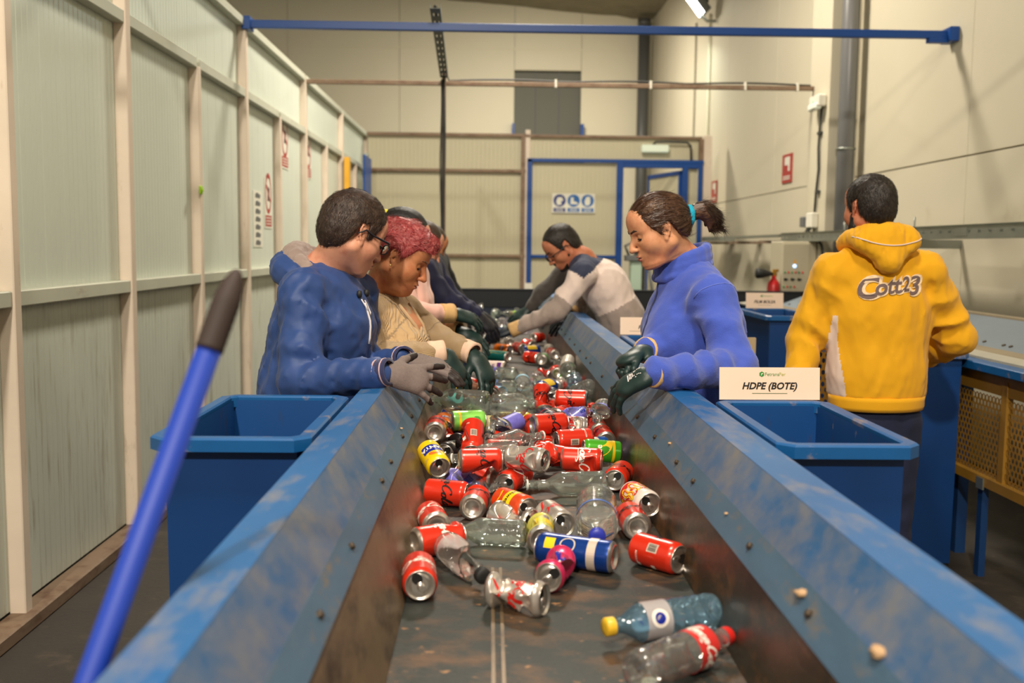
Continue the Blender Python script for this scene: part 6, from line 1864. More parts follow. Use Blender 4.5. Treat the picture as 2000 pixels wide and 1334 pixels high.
def strands(parent, hair, hf, m, n, length, width, flow, seed=1, lift=0.25, zmin=None):
    """fine separate locks laid over the hair so that it reads as hair"""
    rng = np.random.default_rng(seed)
    me = hair.data
    nv = len(me.vertices)
    co = np.empty(nv * 3, np.float32); me.vertices.foreach_get('co', co); co = co.reshape(-1, 3) + np.array(origin_of(hair))[None]
    no = np.empty(nv * 3, np.float32); me.vertices.foreach_get('normal', no); no = no.reshape(-1, 3)
    Li = np.linalg.inv(hf.M)
    loc = (co - hf.c) @ Li.T
    nl = no @ np.linalg.inv(hf.M).T; nl /= np.maximum(np.linalg.norm(nl, axis=1)[:, None], 1e-9)
    # only the outer skin
    ok = np.einsum('ij,ij->i', nl, loc - np.array([-.012, 0, .02])) > 0.02
    idx = rng.choice(np.where(ok)[0], n)
    p, q = loc[idx] + rng.normal(0, .0012, (n, 3)), nl[idx]
    d = flow(p, rng)
    d = d - q * np.einsum('ij,ij->i', d, q)[:, None]
    d /= np.maximum(np.linalg.norm(d, axis=1)[:, None], 1e-9)
    side = np.cross(d, q); side += q * rng.normal(0, .4, n)[:, None]
    ln = length * rng.uniform(.55, 1.2, n); w = width * rng.uniform(.6, 1.3, n)
    bend = rng.normal(0, .22, n)
    V, F = [], []
    K = 4
    ring_ = []
    for k in range(K):
        t = k / (K - 1)
        c = p + d * (ln * t)[:, None] + side * (bend * ln * t * t)[:, None] + q * (.0006 + lift * ln * t * (1 - .75 * t) - .16 * ln * t * t)[:, None]
        ww = w * (1 - .92 * t)
        ring_.append((c - side * ww[:, None] / 2, c + side * ww[:, None] / 2))
    V = np.stack([x for pr in ring_ for x in pr], 1).reshape(-1, 3)
    b = np.arange(n)[:, None] * (2 * K)
    F = np.concatenate([np.stack([b[:, 0] + 2 * k, b[:, 0] + 2 * k + 1, b[:, 0] + 2 * k + 3, b[:, 0] + 2 * k + 2], 1) for k in range(K - 1)])
    o = nmesh('strands', (hf(V), F), m, hair)
    o['kind'] = 'stuff'
    return o
def flow_short(p, rng):
    d = np.stack([-.15 - p[:, 0] * 2.0 + (p[:, 2] > .07) * .55, p[:, 1] * 4, -1.0 + (p[:, 2] > .085) * .6], 1)
    return d + rng.normal(0, .35, p.shape)
def flow_curl(p, rng):
    d = np.stack([np.sin(48 * p[:, 2] + 30 * p[:, 1]) + .5, np.cos(44 * p[:, 0]) * .8, np.cos(40 * p[:, 1] + 52 * p[:, 0]) - .2], 1)
    return d + rng.normal(0, .3, p.shape)
def flow_swept(p, rng):
    d = np.array([-.135, 0, .006])[None] - p
    d /= np.linalg.norm(d, axis=1)[:, None]
    return d + rng.normal(0, .07, p.shape)

def rib_attr(V, segs):
    """angle round the nearest limb, for knitted ribs"""
    best = np.full(len(V), 1e9); ang = np.zeros(len(V))
    for a, b, ref in segs:
        a, b = np.array(a, float), np.array(b, float)
        ba = b - a
        t = np.clip(((V - a) @ ba) / (ba @ ba), 0, 1)
        q = V - a - t[:, None] * ba
        dd = np.linalg.norm(q, axis=1)
        e1 = vunit(np.array(ref, float) - ba * (np.array(ref, float) @ ba) / (ba @ ba)); e2 = vunit(np.cross(ba, e1))
        an = np.arctan2(q @ e2, q @ e1) * np.median(dd[dd < np.percentile(dd, 30)] if len(dd) else 1)
        u = dd < best
        best[u] = dd[u]; ang[u] = an[u]
    return ang
def ribbed_fabric(name, r, g, b, freq=700, strength=0.9):
    if name in MATS: return MATS[name]
    m = mat(name, srgb(r, g, b), 0.9, spec=0.2, var=0.07, vscale=(12, 12, 12), sheen=0.25)
    N, L = m.node_tree.nodes, m.node_tree.links
    at = N.new('ShaderNodeAttribute'); at.attribute_name = 'rib'
    mu = N.new('ShaderNodeMath'); mu.operation = 'MULTIPLY'; mu.inputs[1].default_value = freq; L.new(at.outputs['Fac'], mu.inputs[0])
    si = N.new('ShaderNodeMath'); si.operation = 'SINE'; L.new(mu.outputs[0], si.inputs[0])
    bp = N.new('ShaderNodeBump'); bp.inputs['Strength'].default_value = strength; bp.inputs['Distance'].default_value = 0.0018
    L.new(si.outputs[0], bp.inputs['Height']); L.new(bp.outputs['Normal'], N['Principled BSDF'].inputs['Normal'])
    return m

def build_legs(parent, pelvis, fwd, m, foot_sep=0.10, h=0.011, hipr=0.115, shoem=None, side_off=(0, 0)):
    """trousers down to the floor and a pair of shoes"""
    p = np.array(pelvis, float); f = vunit((fwd[0], fwd[1], 0)); s_ = np.cross((0, 0, 1), f)
    fd = Field(h)
    fd.cone(p + np.array((0, 0, .06)), p - np.array((0, 0, .05)), hipr * 1.25, hipr * 1.25, .03, flat=(f, .75))
    base = np.array((p[0] + side_off[0], p[1] + side_off[1], 0))
    for k in (-1, 1):
        hip = p + s_ * k * .085 - np.array((0, 0, .04))
        knee = hip * .5 + (base + s_ * k * foot_sep + np.array((0, 0, .06))) * .5 + f * .015
        ank = base + s_ * k * foot_sep + np.array((0, 0, .085)) - f * .02
        fd.cone(hip, knee, hipr * .78, .068, .03); fd.cone(knee, ank, .066, .058, .02)
    nmesh('trousers', fd.mesh(post=folds(.004, 16, 9)), m, parent)
    for k in (-1, 1):
        a = base + s_ * k * foot_sep
        q = Field(.008)
        q.cone(a - f * .05 + np.array((0, 0, .045)), a + f * .06 + np.array((0, 0, .042)), .042, .040, .02); q.cone(a + f * .06 + np.array((0, 0, .036)), a + f * .14 + np.array((0, 0, .034)), .040, .032, .02)
        q.cone(a - f * .03 + np.array((0, 0, .05)), a - f * .03 + np.array((0, 0, .10)), .042, .042, .02)
        nmesh('shoe', q.mesh(), shoem or BLACK, parent)
# ------------------------------------------------------------------ the nine workers
ZUP = P3(0, 0, 1)
def sleeve(fd, sh, el, wr, r0, r1, r2, amp, seed, inner):
    fd.cone(sh, el, r0, r1, .025, wr=(amp, 62, seed, inner))
    fd.cone(el, wr, r1 * .98, r2, .018, wr=(amp, 78, seed + 2, inner))
def torso(fd, j, f, r=(.165, .17, .165, .085), flat=.8, yoke=.058, low=None, trap=.052):
    pe, wa, ch, nk = (P3(*j[q]) for q in ('pelvis', 'waist', 'chest', 'neck'))
    if low is not None: pe = np.array([pe[0], pe[1], low])
    fd.cone(pe, wa, r[0], r[1], .03, flat=(f, flat)); fd.cone(wa, ch, r[1], r[2], .03, flat=(f, flat))
    fd.cone(ch, nk - ZUP * .06, r[2], r[3], .04, flat=(f, flat))
    fd.cone(j['shN'], j['shF'], yoke, yoke, .05)
    for sh in ('shN', 'shF'): fd.cone(nk - ZUP * .035, P3(*j[sh]) + ZUP * .004, trap * 1.15, trap, .05)
def hem(fn, z):
    """folds, then a clean cut at the hem"""
    def g(Fd, X, Y, Z):
        Fd = fn(Fd, X, Y, Z)
        return np.maximum(Fd, z - Z)
    return g

# ================= man in the navy blue hooded jacket
A = dict(head=(-0.422, 3.100, 1.483), neck=(-0.521, 3.120, 1.362), shN=(-0.548, 2.950, 1.305), shF=(-0.435, 3.260, 1.290), chest=(-0.515, 3.100, 1.200), waist=(-0.550, 3.100, 1.001), pelvis=(-0.570, 3.120, 0.884), elN=(-0.540, 2.850, 1.055), wrN=(-0.312, 2.745, 1.098), haN=(-0.185, 2.780, 1.075), elF=(-0.410, 3.260, 1.040), wrF=(-0.278, 3.050, 1.100), haF=(-0.165, 3.045, 1.085))
p = root('person', (-0.57, 3.12, 0), 'man in a navy blue hooded jacket, glasses and grey gloves reaching over the left side', 'person')
fA = vunit((.95, -.3, 0))
NAVYJ = fabric('navy_jacket', 34, 62, 118, rough=0.55, bump=0.15, bs=700, sheen=0.05, spec=0.4)
hf = HeadFrame(A['head'], (.74, .52, -.42), scale=.965)
build_head(p, hf, A['neck'], skin('warm_pink', 206, 146, 118), jaw=1.08, cheek=1.05, browm=hairm('dark_brown_brow', 56, 40, 32, 70, 52, 40), lipm=mat('lips_rose', srgb(176, 104, 92), .5), chest_w=A['chest'])
build_hair(p, hf, hairm('dark_brown', 52, 36, 28, 92, 66, 48, (90, 90, 40)), ([-.15, -.075, -.050, -.034, -.026, .004, .012, .030, .044, .056, .072, .14], [-.085, -.080, -.055, -.020, .034, .036, -.006, -.012, .030, .056, .078, .090]), grow=.014, amp=.0022, top=.004, seed=3)
strands(p, p.children[-1], hf, hairm('dark_brown_strand', 46, 30, 22, 86, 58, 42, (40, 40, 40), .6), 7000, .017, .0011, flow_short, 3)
build_glasses(p, hf)
fd = Field(.0075)
torso(fd, A, fA, (.180, .186, .178, .10), .82, low=.80)
sleeve(fd, A['shN'], A['elN'], A['wrN'], .068, .064, .044, .009, 1.0, (.8, -.5, .2))
sleeve(fd, A['shF'], A['elF'], A['wrF'], .066, .060, .042, .009, 2.0, (.8, -.5, .2))
jk = nmesh('jacket', fd.mesh(post=hem(folds(.007, 15, 21), .80), smooth=2), NAVYJ, p)
N_ = P3(*A['neck']); lA = np.cross(ZUP, fA)
def ring(fd, c, f, l, ra, rb, zf, zb, a0, a1, n, r, k=.012, taper=0.0):
    pts = []
    for i in range(n + 1):
        t = math.radians(a0 + (a1 - a0) * i / n)
        pts.append(c + f * math.cos(t) * ra + l * math.sin(t) * rb + ZUP * (zf + (zb - zf) * (1 - math.cos(t)) / 2))
    for i in range(n):
        e0 = 1 - taper * abs(2 * i / n - 1); e1 = 1 - taper * abs(2 * (i + 1) / n - 1)
        fd.cone(pts[i], pts[i + 1], r * e0, r * e1, k)
    return pts
q = Field(.006); ring(q, N_, fA, lA, .110, .118, -.085, .022, 25, 335, 14, .048, .02, .45); nmesh('hood', q.mesh(post=folds(.005, 26, 5), smooth=2), NAVYJ, p)
q = Field(.005); ring(q, N_, fA, lA, .086, .090, -.060, .062, 28, 332, 14, .034, .015, .45); ring(q, N_, fA, lA, .066, .070, -.065, .030, 40, 320, 12, .036, .015, .3); nmesh('hood_lining', q.mesh(post=folds(.004, 40, 8)), fabric('grey_marl', 136, 118, 110, var=.15, bs=500), p)
tr = bvh_of(jk)
zz = np.linspace(1.275, 1.15, 8)
base = [N_ + fA * .45 - lA * (.02 + .03 * (1.27 - z)) + ZUP * (z - N_[2]) for z in zz]
bm = bmesh.new(); bm_tube(bm, drape(tr, base, -fA, .003), .0035, 6); bm_obj('zip', bm, mat('zip_white', srgb(210, 204, 206), .5), jk, True)
for s_, ln in ((-1, 1), (1, 0)):
    c = drape(tr, [N_ + fA * .45 + lA * s_ * .035 - ZUP * .06], -fA, .008)[0]
    bm = bmesh.new(); bm_lathe(bm, [(0, -.012), (.007, -.010), (.009, 0), (.007, .010), (0, .012)], 10, Matrix.Translation(c)); bm_obj('cord_toggle', bm, BLACK, jk, True)
    if ln:
        e = drape(tr, [N_ + fA * .45 + lA * (s_ * .035 + dx) - ZUP * dz for dx, dz in ((.0, .075), (.008, .10), (.022, .125), (.034, .118), (.03, .09), (.018, .08))], -fA, .006)
        bm = bmesh.new(); bm_tube(bm, e, .0022, 6); bm_obj('cord', bm, mat('zip_white', srgb(210, 204, 206), .5), jk, True)
CUFFN = fabric('navy_knit', 34, 38, 78, bump=.5, bs=500)
for W, T_, E_ in ((A['wrN'], A['haN'], A['elN']), (A['wrF'], A['haF'], A['elF'])):
    ax = vunit(P3(*W) - P3(*E_)); c = P3(*W) + ax * .005
    cu = ring_cuff(p, 'cuff', c + ax * .012, ax, .038, .055, CUFFN)
    for dd in (-.004, .020):
        ring_cuff(cu, 'cuff_stripe', c + ax * (dd + .008), ax, .0395, .004, mat('stripe_pink', srgb(190, 160, 164), .8), .0025)
build_glove(p, P3(*A['wrN']) + P3(.035, 0, 0), A['haN'], (-.1, -.88, .46), -1, GLOVEGREY, curl=(9, 11, 13, 16), spread=.34, size=1.0, dip=GLOVEDIP, arm=P3(*A['wrN']) - P3(*A['elN']))
build_glove(p, P3(*A['wrF']) + P3(.035, 0, 0), A['haF'], (.1, -.2, .9), 1, GLOVEGREY, curl=(14, 16, 18, 22), spread=.2, size=1.0, dip=GLOVEDIP, arm=P3(*A['wrF']) - P3(*A['elF']))
build_legs(p, A['pelvis'], fA, fabric('dark_jeans', 34, 38, 56, sheen=.03), side_off=(-.02, 0))

# ================= woman with short red hair, beige ribbed cardigan
B = dict(head=(-0.302, 3.420, 1.410), neck=(-0.391, 3.490, 1.270), shN=(-0.425, 3.350, 1.205), shF=(-0.320, 3.650, 1.205), chest=(-0.385, 3.480, 1.129), waist=(-0.430, 3.500, 0.960), pelvis=(-0.452, 3.500, 0.871), elN=(-0.385, 3.265, 1.075), wrN=(-0.196, 3.325, 1.092), haN=(-0.112, 3.340, 1.025), elF=(-0.205, 3.625, 1.120), wrF=(-0.085, 3.525, 1.083), haF=(-0.008, 3.450, 0.985))
p = root('person', (-0.45, 3.5, 0), 'woman with short red curly hair in a beige ribbed cardigan sorting with dark green gloves', 'person')
fB = vunit((.92, -.38, 0))
hf = HeadFrame(B['head'], (.90, -.14, -.46), scale=.925)
build_head(p, hf, B['neck'], skin('tanned', 188, 124, 84), jaw=1.12, cheek=1.18, chin=1.1, double=1.1, browm=hairm('thin_brow', 120, 80, 60, 140, 90, 70), lipm=mat('lips_dull', srgb(158, 92, 76), .5), chest_w=B['chest'], neck_r=.060)
def tuft(fd):
    fd.ell((.055, 0, .098), (.050, .062, .030), .02); fd.ell((-.06, 0, .075), (.055, .060, .045), .02); fd.ell((.088, .0, .075), (.022, .05, .026), .015)
build_hair(p, hf, hairm('red_dyed', 152, 56, 58, 206, 124, 118, (46, 46, 70), .42), ([-.15, -.085, -.055, -.036, -.026, .002, .012, .030, .050, .075, .14], [-.070, -.065, -.030, .010, .030, .034, .010, .012, .050, .066, .070]), grow=.014, amp=.0040, sc=150, style='curl', extra=tuft, top=.004, seed=5)
strands(p, p.children[-1], hf, hairm('red_strand', 166, 68, 70, 226, 150, 140, (40, 40, 40), .4), 5000, .026, .0014, flow_curl, 5, lift=.3)
for s_ in (-1, 1):
    q = Field(.0018); q.ell((-.004, s_ * .0905, -.032), .0036, .001); nmesh('earring', q.mesh(xf=hf), mat('gold', srgb(226, 200, 140), .25, metal=.9), p)
fd = Field(.007)
torso(fd, B, fB, (.170, .170, .165, .085), .84, low=.80)
fd.ell(P3(*B['chest']) + fB * .10 - ZUP * .03, (.085, .12, .085), .05)
sleeve(fd, B['shN'], B['elN'], B['wrN'], .068, .056, .042, .005, 1.0, (.8, -.5, .2))
sleeve(fd, B['shF'], B['elF'], B['wrF'], .066, .056, .042, .0035, 2.0, (.8, -.5, .2))
V, F = fd.mesh(post=hem(folds(.0045, 17, 31), .80), smooth=2)
at = rib_attr(V, [(B['shN'], B['elN'], (0, -1, 0)), (B['elN'], B['wrN'], (0, -1, 0)), (B['shF'], B['elF'], (0, -1, 0)), (B['elF'], B['wrF'], (0, -1, 0)), (B['pelvis'], B['neck'], tuple(fB))])
cd = nmesh('cardigan', (V, F), ribbed_fabric('fabric_beige_rib', 186, 154, 112, 760, .8), p, attr=at)
tr = bvh_of(cd)
N_ = P3(*B['neck']); lB = np.cross(ZUP, fB)
# skin-coloured patch laid on the cardigan for the bare V neck
pts = [(-.035, -.03), (.035, -.03), (.026, -.09), (.004, -.165), (-.004, -.165), (-.026, -.09)]
vv = drape(tr, [N_ + fB * .45 + lB * a + ZUP * b for a, b in pts], -fB, .004)
pyd('neck_skin_patch', vv, [(0, 1, 2, 5), (5, 2, 3, 4)], skin('tanned', 188, 124, 84), cd)
for sgn in (-1, 1):
    e = drape(tr, [N_ + fB * .45 + lB * sgn * a + ZUP * b for a, b in ((.045, -.02), (.033, -.09), (.006, -.175), (.004, -.26), (.004, -.36))], -fB, .004)
    bm = bmesh.new(); bm_tube(bm, e, .006, 8); bm_obj('placket', bm, fabric('beige_band', 176, 146, 108, bs=300, bump=.5), cd, True)
for W, T_, sd, E_, nn, crl, nm in ((B['wrN'], B['haN'], -1, B['elN'], (.45, -.55, .7), (18, 20, 22, 24), 0), (B['wrF'], B['haF'], 1, B['elF'], (.5, -.45, .74), (14, 22, 28, 34), 1)):
    ax = vunit(P3(*W) - P3(*E_))
    cuf = ring_cuff(p, 'glove_cuff', P3(*W) + ax * .018, ax, .041, .055, CUFFP)
    build_glove(p, P3(*W) + ax * .045, np.array(T_) + (P3(.02, 0, -.02)), nn, sd, GLOVEG, curl=crl, spread=.26, size=1.0, thumb=(.75, .55, -.5), arm=ax)
build_legs(p, B['pelvis'], fB, fabric('black_trousers', 30, 30, 34, sheen=.03), side_off=(-.02, 0))

# ================= three workers beyond her
def far_worker(lab, J, f, hfw, skinm, hm, line, coat, trs, gl, cuffm, cr=.14, grow=.012, style='short', amp=.002, seed=2, extra=None, r=(.155, .155, .155, .08), hs=1.0, hx=None):
    p = root('person', (J['pelvis'][0], J['pelvis'][1], 0), lab, 'person')
    f = vunit(f)
    J = dict(J); J.setdefault('waist', tuple((P3(*J['pelvis']) + P3(*J['chest'])) / 2))
    hf = HeadFrame(J['head'], hfw, scale=hs)
    build_head(p, hf, J['neck'], skinm, h=.0055, chest_w=J['chest'], browm=None, eyes=True)
    build_hair(p, hf, hm, line, grow=grow, h=.0065, amp=amp, style=style, seed=seed, extra=extra)
    fd = Field(.011)
    torso(fd, J, f, r, .8, low=.82)
    sleeve(fd, J['shN'], J['elN'], J['wrN'], .062, .054, .040, .006, 1.0, (0, -.5, .6)); sleeve(fd, J['shF'], J['elF'], J['wrF'], .062, .054, .040, .006, 2.0, (0, -.5, .6))
    c = nmesh('top', fd.mesh(post=hem(folds(.0045, 15, seed), .82), smooth=2), coat, p)
    for W, T_, E_, sd in ((J['wrN'], J['haN'], J['elN'], -1 if f[0] > 0 else 1), (J['wrF'], J['haF'], J['elF'], 1 if f[0] > 0 else -1)):
        ax = vunit(P3(*W) - P3(*E_))
        if cuffm is not None: ring_cuff(p, 'glove_cuff', P3(*W) + ax * .02, ax, .042, .06, cuffm, .006)
        build_glove(p, P3(*W) + ax * (.05 if cuffm is not None else .02), P3(*T_) + ax * .05, (0.1, -.5, .8), sd, gl, curl=(16, 18, 20, 24), spread=.2, h=.0045, arm=ax)
    build_legs(p, J['pelvis'], f, trs, h=.014)
    return p, hf, c
SHORTLINE = ([-.15, -.075, -.050, -.034, -.026, .004, .012, .030, .044, .056, .072, .14], [-.085, -.080, -.055, -.020, .034, .036, -.006, -.012, .030, .056, .078, .090])
LONGLINE = ([-.15, -.085, -.055, -.036, -.026, .002, .012, .030, .050, .075, .14], [-.080, -.075, -.05, .010, .024, .028, .008, .012, .050, .072, .080])
BLACKH = hairm('black', 20, 18, 18, 46, 42, 40, (70, 70, 40), .5)
C_J = dict(head=(-0.372, 4.300, 1.480), neck=(-0.395, 4.350, 1.370), shN=(-0.390, 4.190, 1.322), shF=(-0.340, 4.510, 1.312), chest=(-0.390, 4.350, 1.216), pelvis=(-0.438, 4.350, 0.928), elN=(-0.335, 4.160, 1.165), wrN=(-0.200, 4.240, 1.165), haN=(-0.090, 4.300, 1.134), elF=(-0.273, 4.420, 1.085), wrF=(-0.170, 4.350, 1.085), haF=(-0.089, 4.300, 1.040))
def bun(fd):
    fd.cone((-.09, 0, .070), (-.118, 0, .058), .022, .014, .012)
p, hf, c = far_worker('woman with black tied hair and pink sleeves half hidden behind the red haired woman', C_J, (.95, -.3, 0), (.86, .18, -.45), skin('warm_pink', 206, 146, 118), BLACKH, LONGLINE, fabric('pale_pink', 224, 176, 162, bs=200), fabric('dark_jeans', 34, 38, 56, sheen=.03), GLOVEG, CUFFY, extra=bun, style='swept', amp=.0015)
q = Field(.004); q.cone((-.112, -.004, .064), (-.118, .004, .062), .017, .017, .003); nmesh('hair_tie', q.mesh(xf=hf), mat('yellow_tie', srgb(226, 206, 60), .7), p)
D_J = dict(head=(-0.349, 5.100, 1.450), neck=(-0.358, 5.100, 1.370), shN=(-0.330, 4.930, 1.325), shF=(-0.305, 5.260, 1.335), chest=(-0.350, 5.100, 1.217), pelvis=(-0.408, 5.100, 0.917), elN=(-0.215, 4.910, 1.190), wrN=(-0.079, 5.000, 1.116), haN=(0.000, 5.000, 1.034), elF=(-0.205, 5.270, 1.178), wrF=(-0.070, 5.300, 1.102), haF=(-0.002, 5.300, 1.038))
p, hf, c = far_worker('worker in a navy quilted jacket reaching onto the belt behind the red haired woman', D_J, (.95, -.25, 0), (.85, .25, -.45), skin('warm_pink', 206, 146, 118), hairm('dark_brown', 52, 36, 28, 92, 66, 48, (90, 90, 40)), SHORTLINE, fabric('dark_navy', 30, 32, 62, rough=.65, sheen=.03), fabric('black_trousers', 30, 30, 34, sheen=.03), mat('glove_black', srgb(20, 20, 30), .5), None, seed=4)
q = Field(.006); ring(q, P3(*D_J['neck']), P3(.97, -.25, 0), P3(.25, .97, 0), .075, .075, -.03, .03, 20, 340, 12, .018); nmesh('shirt_collar', q.mesh(), fabric('pale_blue_shirt', 170, 182, 206), p)
E_J = dict(head=(-0.360, 5.900, 1.450), neck=(-0.364, 5.900, 1.400), shN=(-0.325, 5.740, 1.345), shF=(-0.314, 6.060, 1.351), chest=(-0.350, 5.900, 1.211), pelvis=(-0.411, 5.900, 0.907), elN=(-0.258, 5.780, 1.180), wrN=(-0.168, 5.850, 1.095), haN=(-0.083, 5.900, 1.037), elF=(-0.228, 6.110, 1.174), wrF=(-0.144, 6.100, 1.080), haF=(-0.071, 6.100, 1.033))
far_worker('worker in a black coat farthest along the left side of the belt', E_J, (.95, -.2, 0), (.85, .3, -.45), skin('tanned', 188, 124, 84), hairm('dark_brown2', 60, 46, 36, 96, 74, 58, (90, 90, 40)), SHORTLINE, fabric('black_coat', 30, 30, 30, sheen=.03), fabric('black_trousers', 30, 30, 34, sheen=.03), mat('glove_black', srgb(20, 20, 30), .5), None, seed=6)

# ================= man leaning over from the right in a blocked sweatshirt
F_J = dict(head=(0.434, 6.000, 1.450), neck=(0.560, 6.000, 1.385), shN=(0.545, 5.815, 1.300), shF=(0.616, 6.200, 1.320), chest=(0.690, 6.000, 1.225), waist=(0.795, 6.000, 1.040), pelvis=(0.850, 6.000, 0.860), elN=(0.385, 5.775, 1.080), wrN=(0.175, 5.790, 0.985), haN=(0.020, 5.820, 0.938), elF=(0.575, 6.230, 1.105), wrF=(0.517, 6.100, 1.058), haF=(0.430, 6.040, 1.000))
p = root('person', (0.85, 6.0, 0), 'bearded man in a navy, white and grey sweatshirt leaning far over the belt', 'person')
fF = vunit((-.9, -.1, -.6))
hf = HeadFrame(F_J['head'], (-.76, -.16, -.62), scale=1.02)
build_head(p, hf, F_J['neck'], skin('tan_brown', 190, 122, 90), h=.0045, chest_w=F_J['chest'], browm=BLACKH, jaw=1.05)
FADE = hairm('black_short', 30, 24, 20, 66, 52, 42, (90, 90, 50))
build_hair(p, hf, FADE, SHORTLINE, grow=.009, h=.005, amp=.0018, top=.006, seed=11)
strands(p, p.children[-1], hf, FADE, 2500, .014, .0014, flow_short, 3)
q = Field(.005)
for s_ in (-1, 1):
    q.cone((.002, s_ * .058, -.045), (.056, s_ * .022, -.100), .019, .019, .02)
q.ell((.074, 0, -.104), (.022, .026, .018), .015); q.cone((.099, -.018, -.053), (.099, .018, -.053), .006, .006, .006)
nmesh('beard', q.mesh(xf=hf), FADE, p)
build_glasses(p, hf)
fd = Field(.010)
torso(fd, F_J, fF, (.165, .17, .175, .095), .78, .066)
sleeve(fd, F_J['shN'], F_J['elN'], F_J['wrN'], .074, .062, .043, .008, 1.0, (0, -.5, .6)); sleeve(fd, F_J['shF'], F_J['elF'], F_J['wrF'], .08, .064, .044, .005, 2.0, (0, -.5, .6))
nk, ch, pe = P3(*F_J['neck']), P3(*F_J['chest']), P3(*F_J['pelvis'])
spine = vunit(ch - nk)
def zones(Cc):
    out = np.ones(len(Cc), int)
    t = (Cc - nk) @ spine
    t2 = (Cc - nk) @ vunit(pe - nk)
    out[t < .075] = 0
    out[t2 > .345] = 2
    # near and far sleeves: white above the elbow, grey below
    for sh, el, wr in ((F_J['shN'], F_J['elN'], F_J['wrN']), (F_J['shF'], F_J['elF'], F_J['wrF'])):
        sh, el, wr = P3(*sh), P3(*el), P3(*wr)
        a = vunit(el - sh); L1 = np.linalg.norm(el - sh)
        ts = (Cc - sh) @ a
        dd = np.linalg.norm(Cc - sh - np.clip(ts, 0, L1)[:, None] * a, axis=1)
        on = (dd < .098) & (ts > .035)
        out[on & (ts <= L1 * .72)] = 1
        out[on & (ts > L1 * .72)] = 2
        b = vunit(wr - el); tb = (Cc - el) @ b
        db = np.linalg.norm(Cc - el - np.clip(tb, 0, 1)[:, None] * b, axis=1)
        out[(db < .085) & (tb > 0)] = 2
    return out
sw = nmesh('sweatshirt', fd.mesh(post=hem(folds(.006, 13, 17), .80), smooth=2), [mat('fabric_navy_quilt', srgb(54, 60, 84), .85, bump=.8, bscale=(60, 60, 60), bdist=.004), fabric('off_white', 226, 206, 196, bs=200), fabric('warm_grey', 158, 142, 134, bs=240, var=.1)], p, matfn=zones)
for W, T_, E_, sd in ((F_J['wrN'], F_J['haN'], F_J['elN'], 1), (F_J['wrF'], F_J['haF'], F_J['elF'], -1)):
    ax = vunit(P3(*W) - P3(*E_))
    ring_cuff(p, 'glove_cuff', P3(*W) + ax * .02, ax, .043, .075, CUFFY, .006)
    build_glove(p, P3(*W) + ax * .06, P3(*T_) + ax * .03, (-.2, -.4, .9), sd, mat('glove_navy', srgb(20, 30, 44), .5, bump=.3, bscale=(160, 160, 160)), curl=(12, 14, 16, 20), spread=.2, h=.004, arm=ax)
build_legs(p, F_J['pelvis'], (-1, 0, 0), fabric('dark_jeans', 34, 38, 56, sheen=.03), side_off=(.06, 0))

G_J = dict(head=(0.543, 7.000, 1.420), neck=(0.625, 7.000, 1.340), shN=(0.500, 6.840, 1.265), shF=(0.642, 7.190, 1.275), chest=(0.690, 7.000, 1.177), pelvis=(0.800, 7.000, 0.872), elN=(0.360, 6.830, 1.142), wrN=(0.281, 6.800, 1.041), haN=(0.187, 6.800, 0.989), elF=(0.520, 7.110, 1.089), wrF=(0.412, 7.000, 1.013), haF=(0.330, 7.000, 0.977))
far_worker('worker with charcoal sleeves hidden behind the man in the sweatshirt', G_J, (-.95, -.1, 0), (-.8, -.1, -.55), skin('tan_brown', 190, 122, 90), FADE, SHORTLINE, fabric('charcoal', 66, 60, 56, bs=200), fabric('dark_jeans', 34, 38, 56, sheen=.03), GLOVEG, None, seed=8)

# ================= woman in the blue fleece
H_J = dict(head=(0.516, 3.080, 1.505), neck=(0.620, 3.140, 1.400), shN=(0.672, 2.985, 1.300), shF=(0.660, 3.320, 1.306), chest=(0.650, 3.150, 1.213), waist=(0.682, 3.160, 1.035), pelvis=(0.705, 3.180, 0.898), elN=(0.718, 2.865, 1.105), wrN=(0.466, 2.695, 1.112), haN=(0.336, 2.750, 1.045), elF=(0.677, 3.310, 1.085), wrF=(0.490, 3.030, 1.138), haF=(0.387, 2.930, 1.105))
p = root('person', (0.705, 3.18, 0), 'woman in a bright blue fleece with a brown ponytail and dark green gloves', 'person')
fH = vunit((-.96, -.22, 0))
hf = HeadFrame(H_J['head'], (-.90, -.14, -.36), scale=.86)
build_head(p, hf, H_J['neck'], skin('light_tan', 206, 146, 108), jaw=1.02, cheek=1.08, chin=1.05, double=.35, browm=hairm('dark_brown_brow', 56, 40, 32, 70, 52, 40), lipm=mat('lips_rose', srgb(176, 104, 92), .5), chest_w=H_J['chest'], neck_r=.057)
BRH = hairm('brown_swept', 62, 38, 26, 138, 100, 72, (26, 60, 60), .34)
def swept(fd): fd.cone((-.075, 0, .03), (-.115, 0, .012), .06, .03, .04)
build_hair(p, hf, BRH, ([-.16, -.09, -.055, -.038, -.026, .002, .012, .034, .052, .076, .14], [-.060, -.055, -.030, .006, .026, .030, -.012, .010, .048, .072, .085]), grow=.011, amp=.0020, style='swept', extra=swept, h=.0038, top=.002, seed=7)
strands(p, p.children[-1], hf, hairm('brown_strand', 66, 42, 28, 150, 112, 82, (30, 30, 30), .32), 6000, .045, .0012, flow_swept, 7, lift=.03)
q = Field(.0035)
ring_c = P3(-.128, 0, .006)
for k in range(14):
    t0, t1 = 2 * math.pi * k / 14, 2 * math.pi * (k + 1) / 14
    e = lambda t: ring_c + P3(-.010 * math.sin(t), .026 * math.cos(t), .026 * math.sin(t))
    q.cone(e(t0), e(t1), .0125 + .002 * (k % 2), .0125 + .002 * ((k + 1) % 2), .006)
nmesh('scrunchie', q.mesh(xf=hf), mat('scrunchie_turquoise', srgb(16, 158, 190), .85, bump=.8, bscale=(240, 240, 240)), p)
q = Field(.0042)
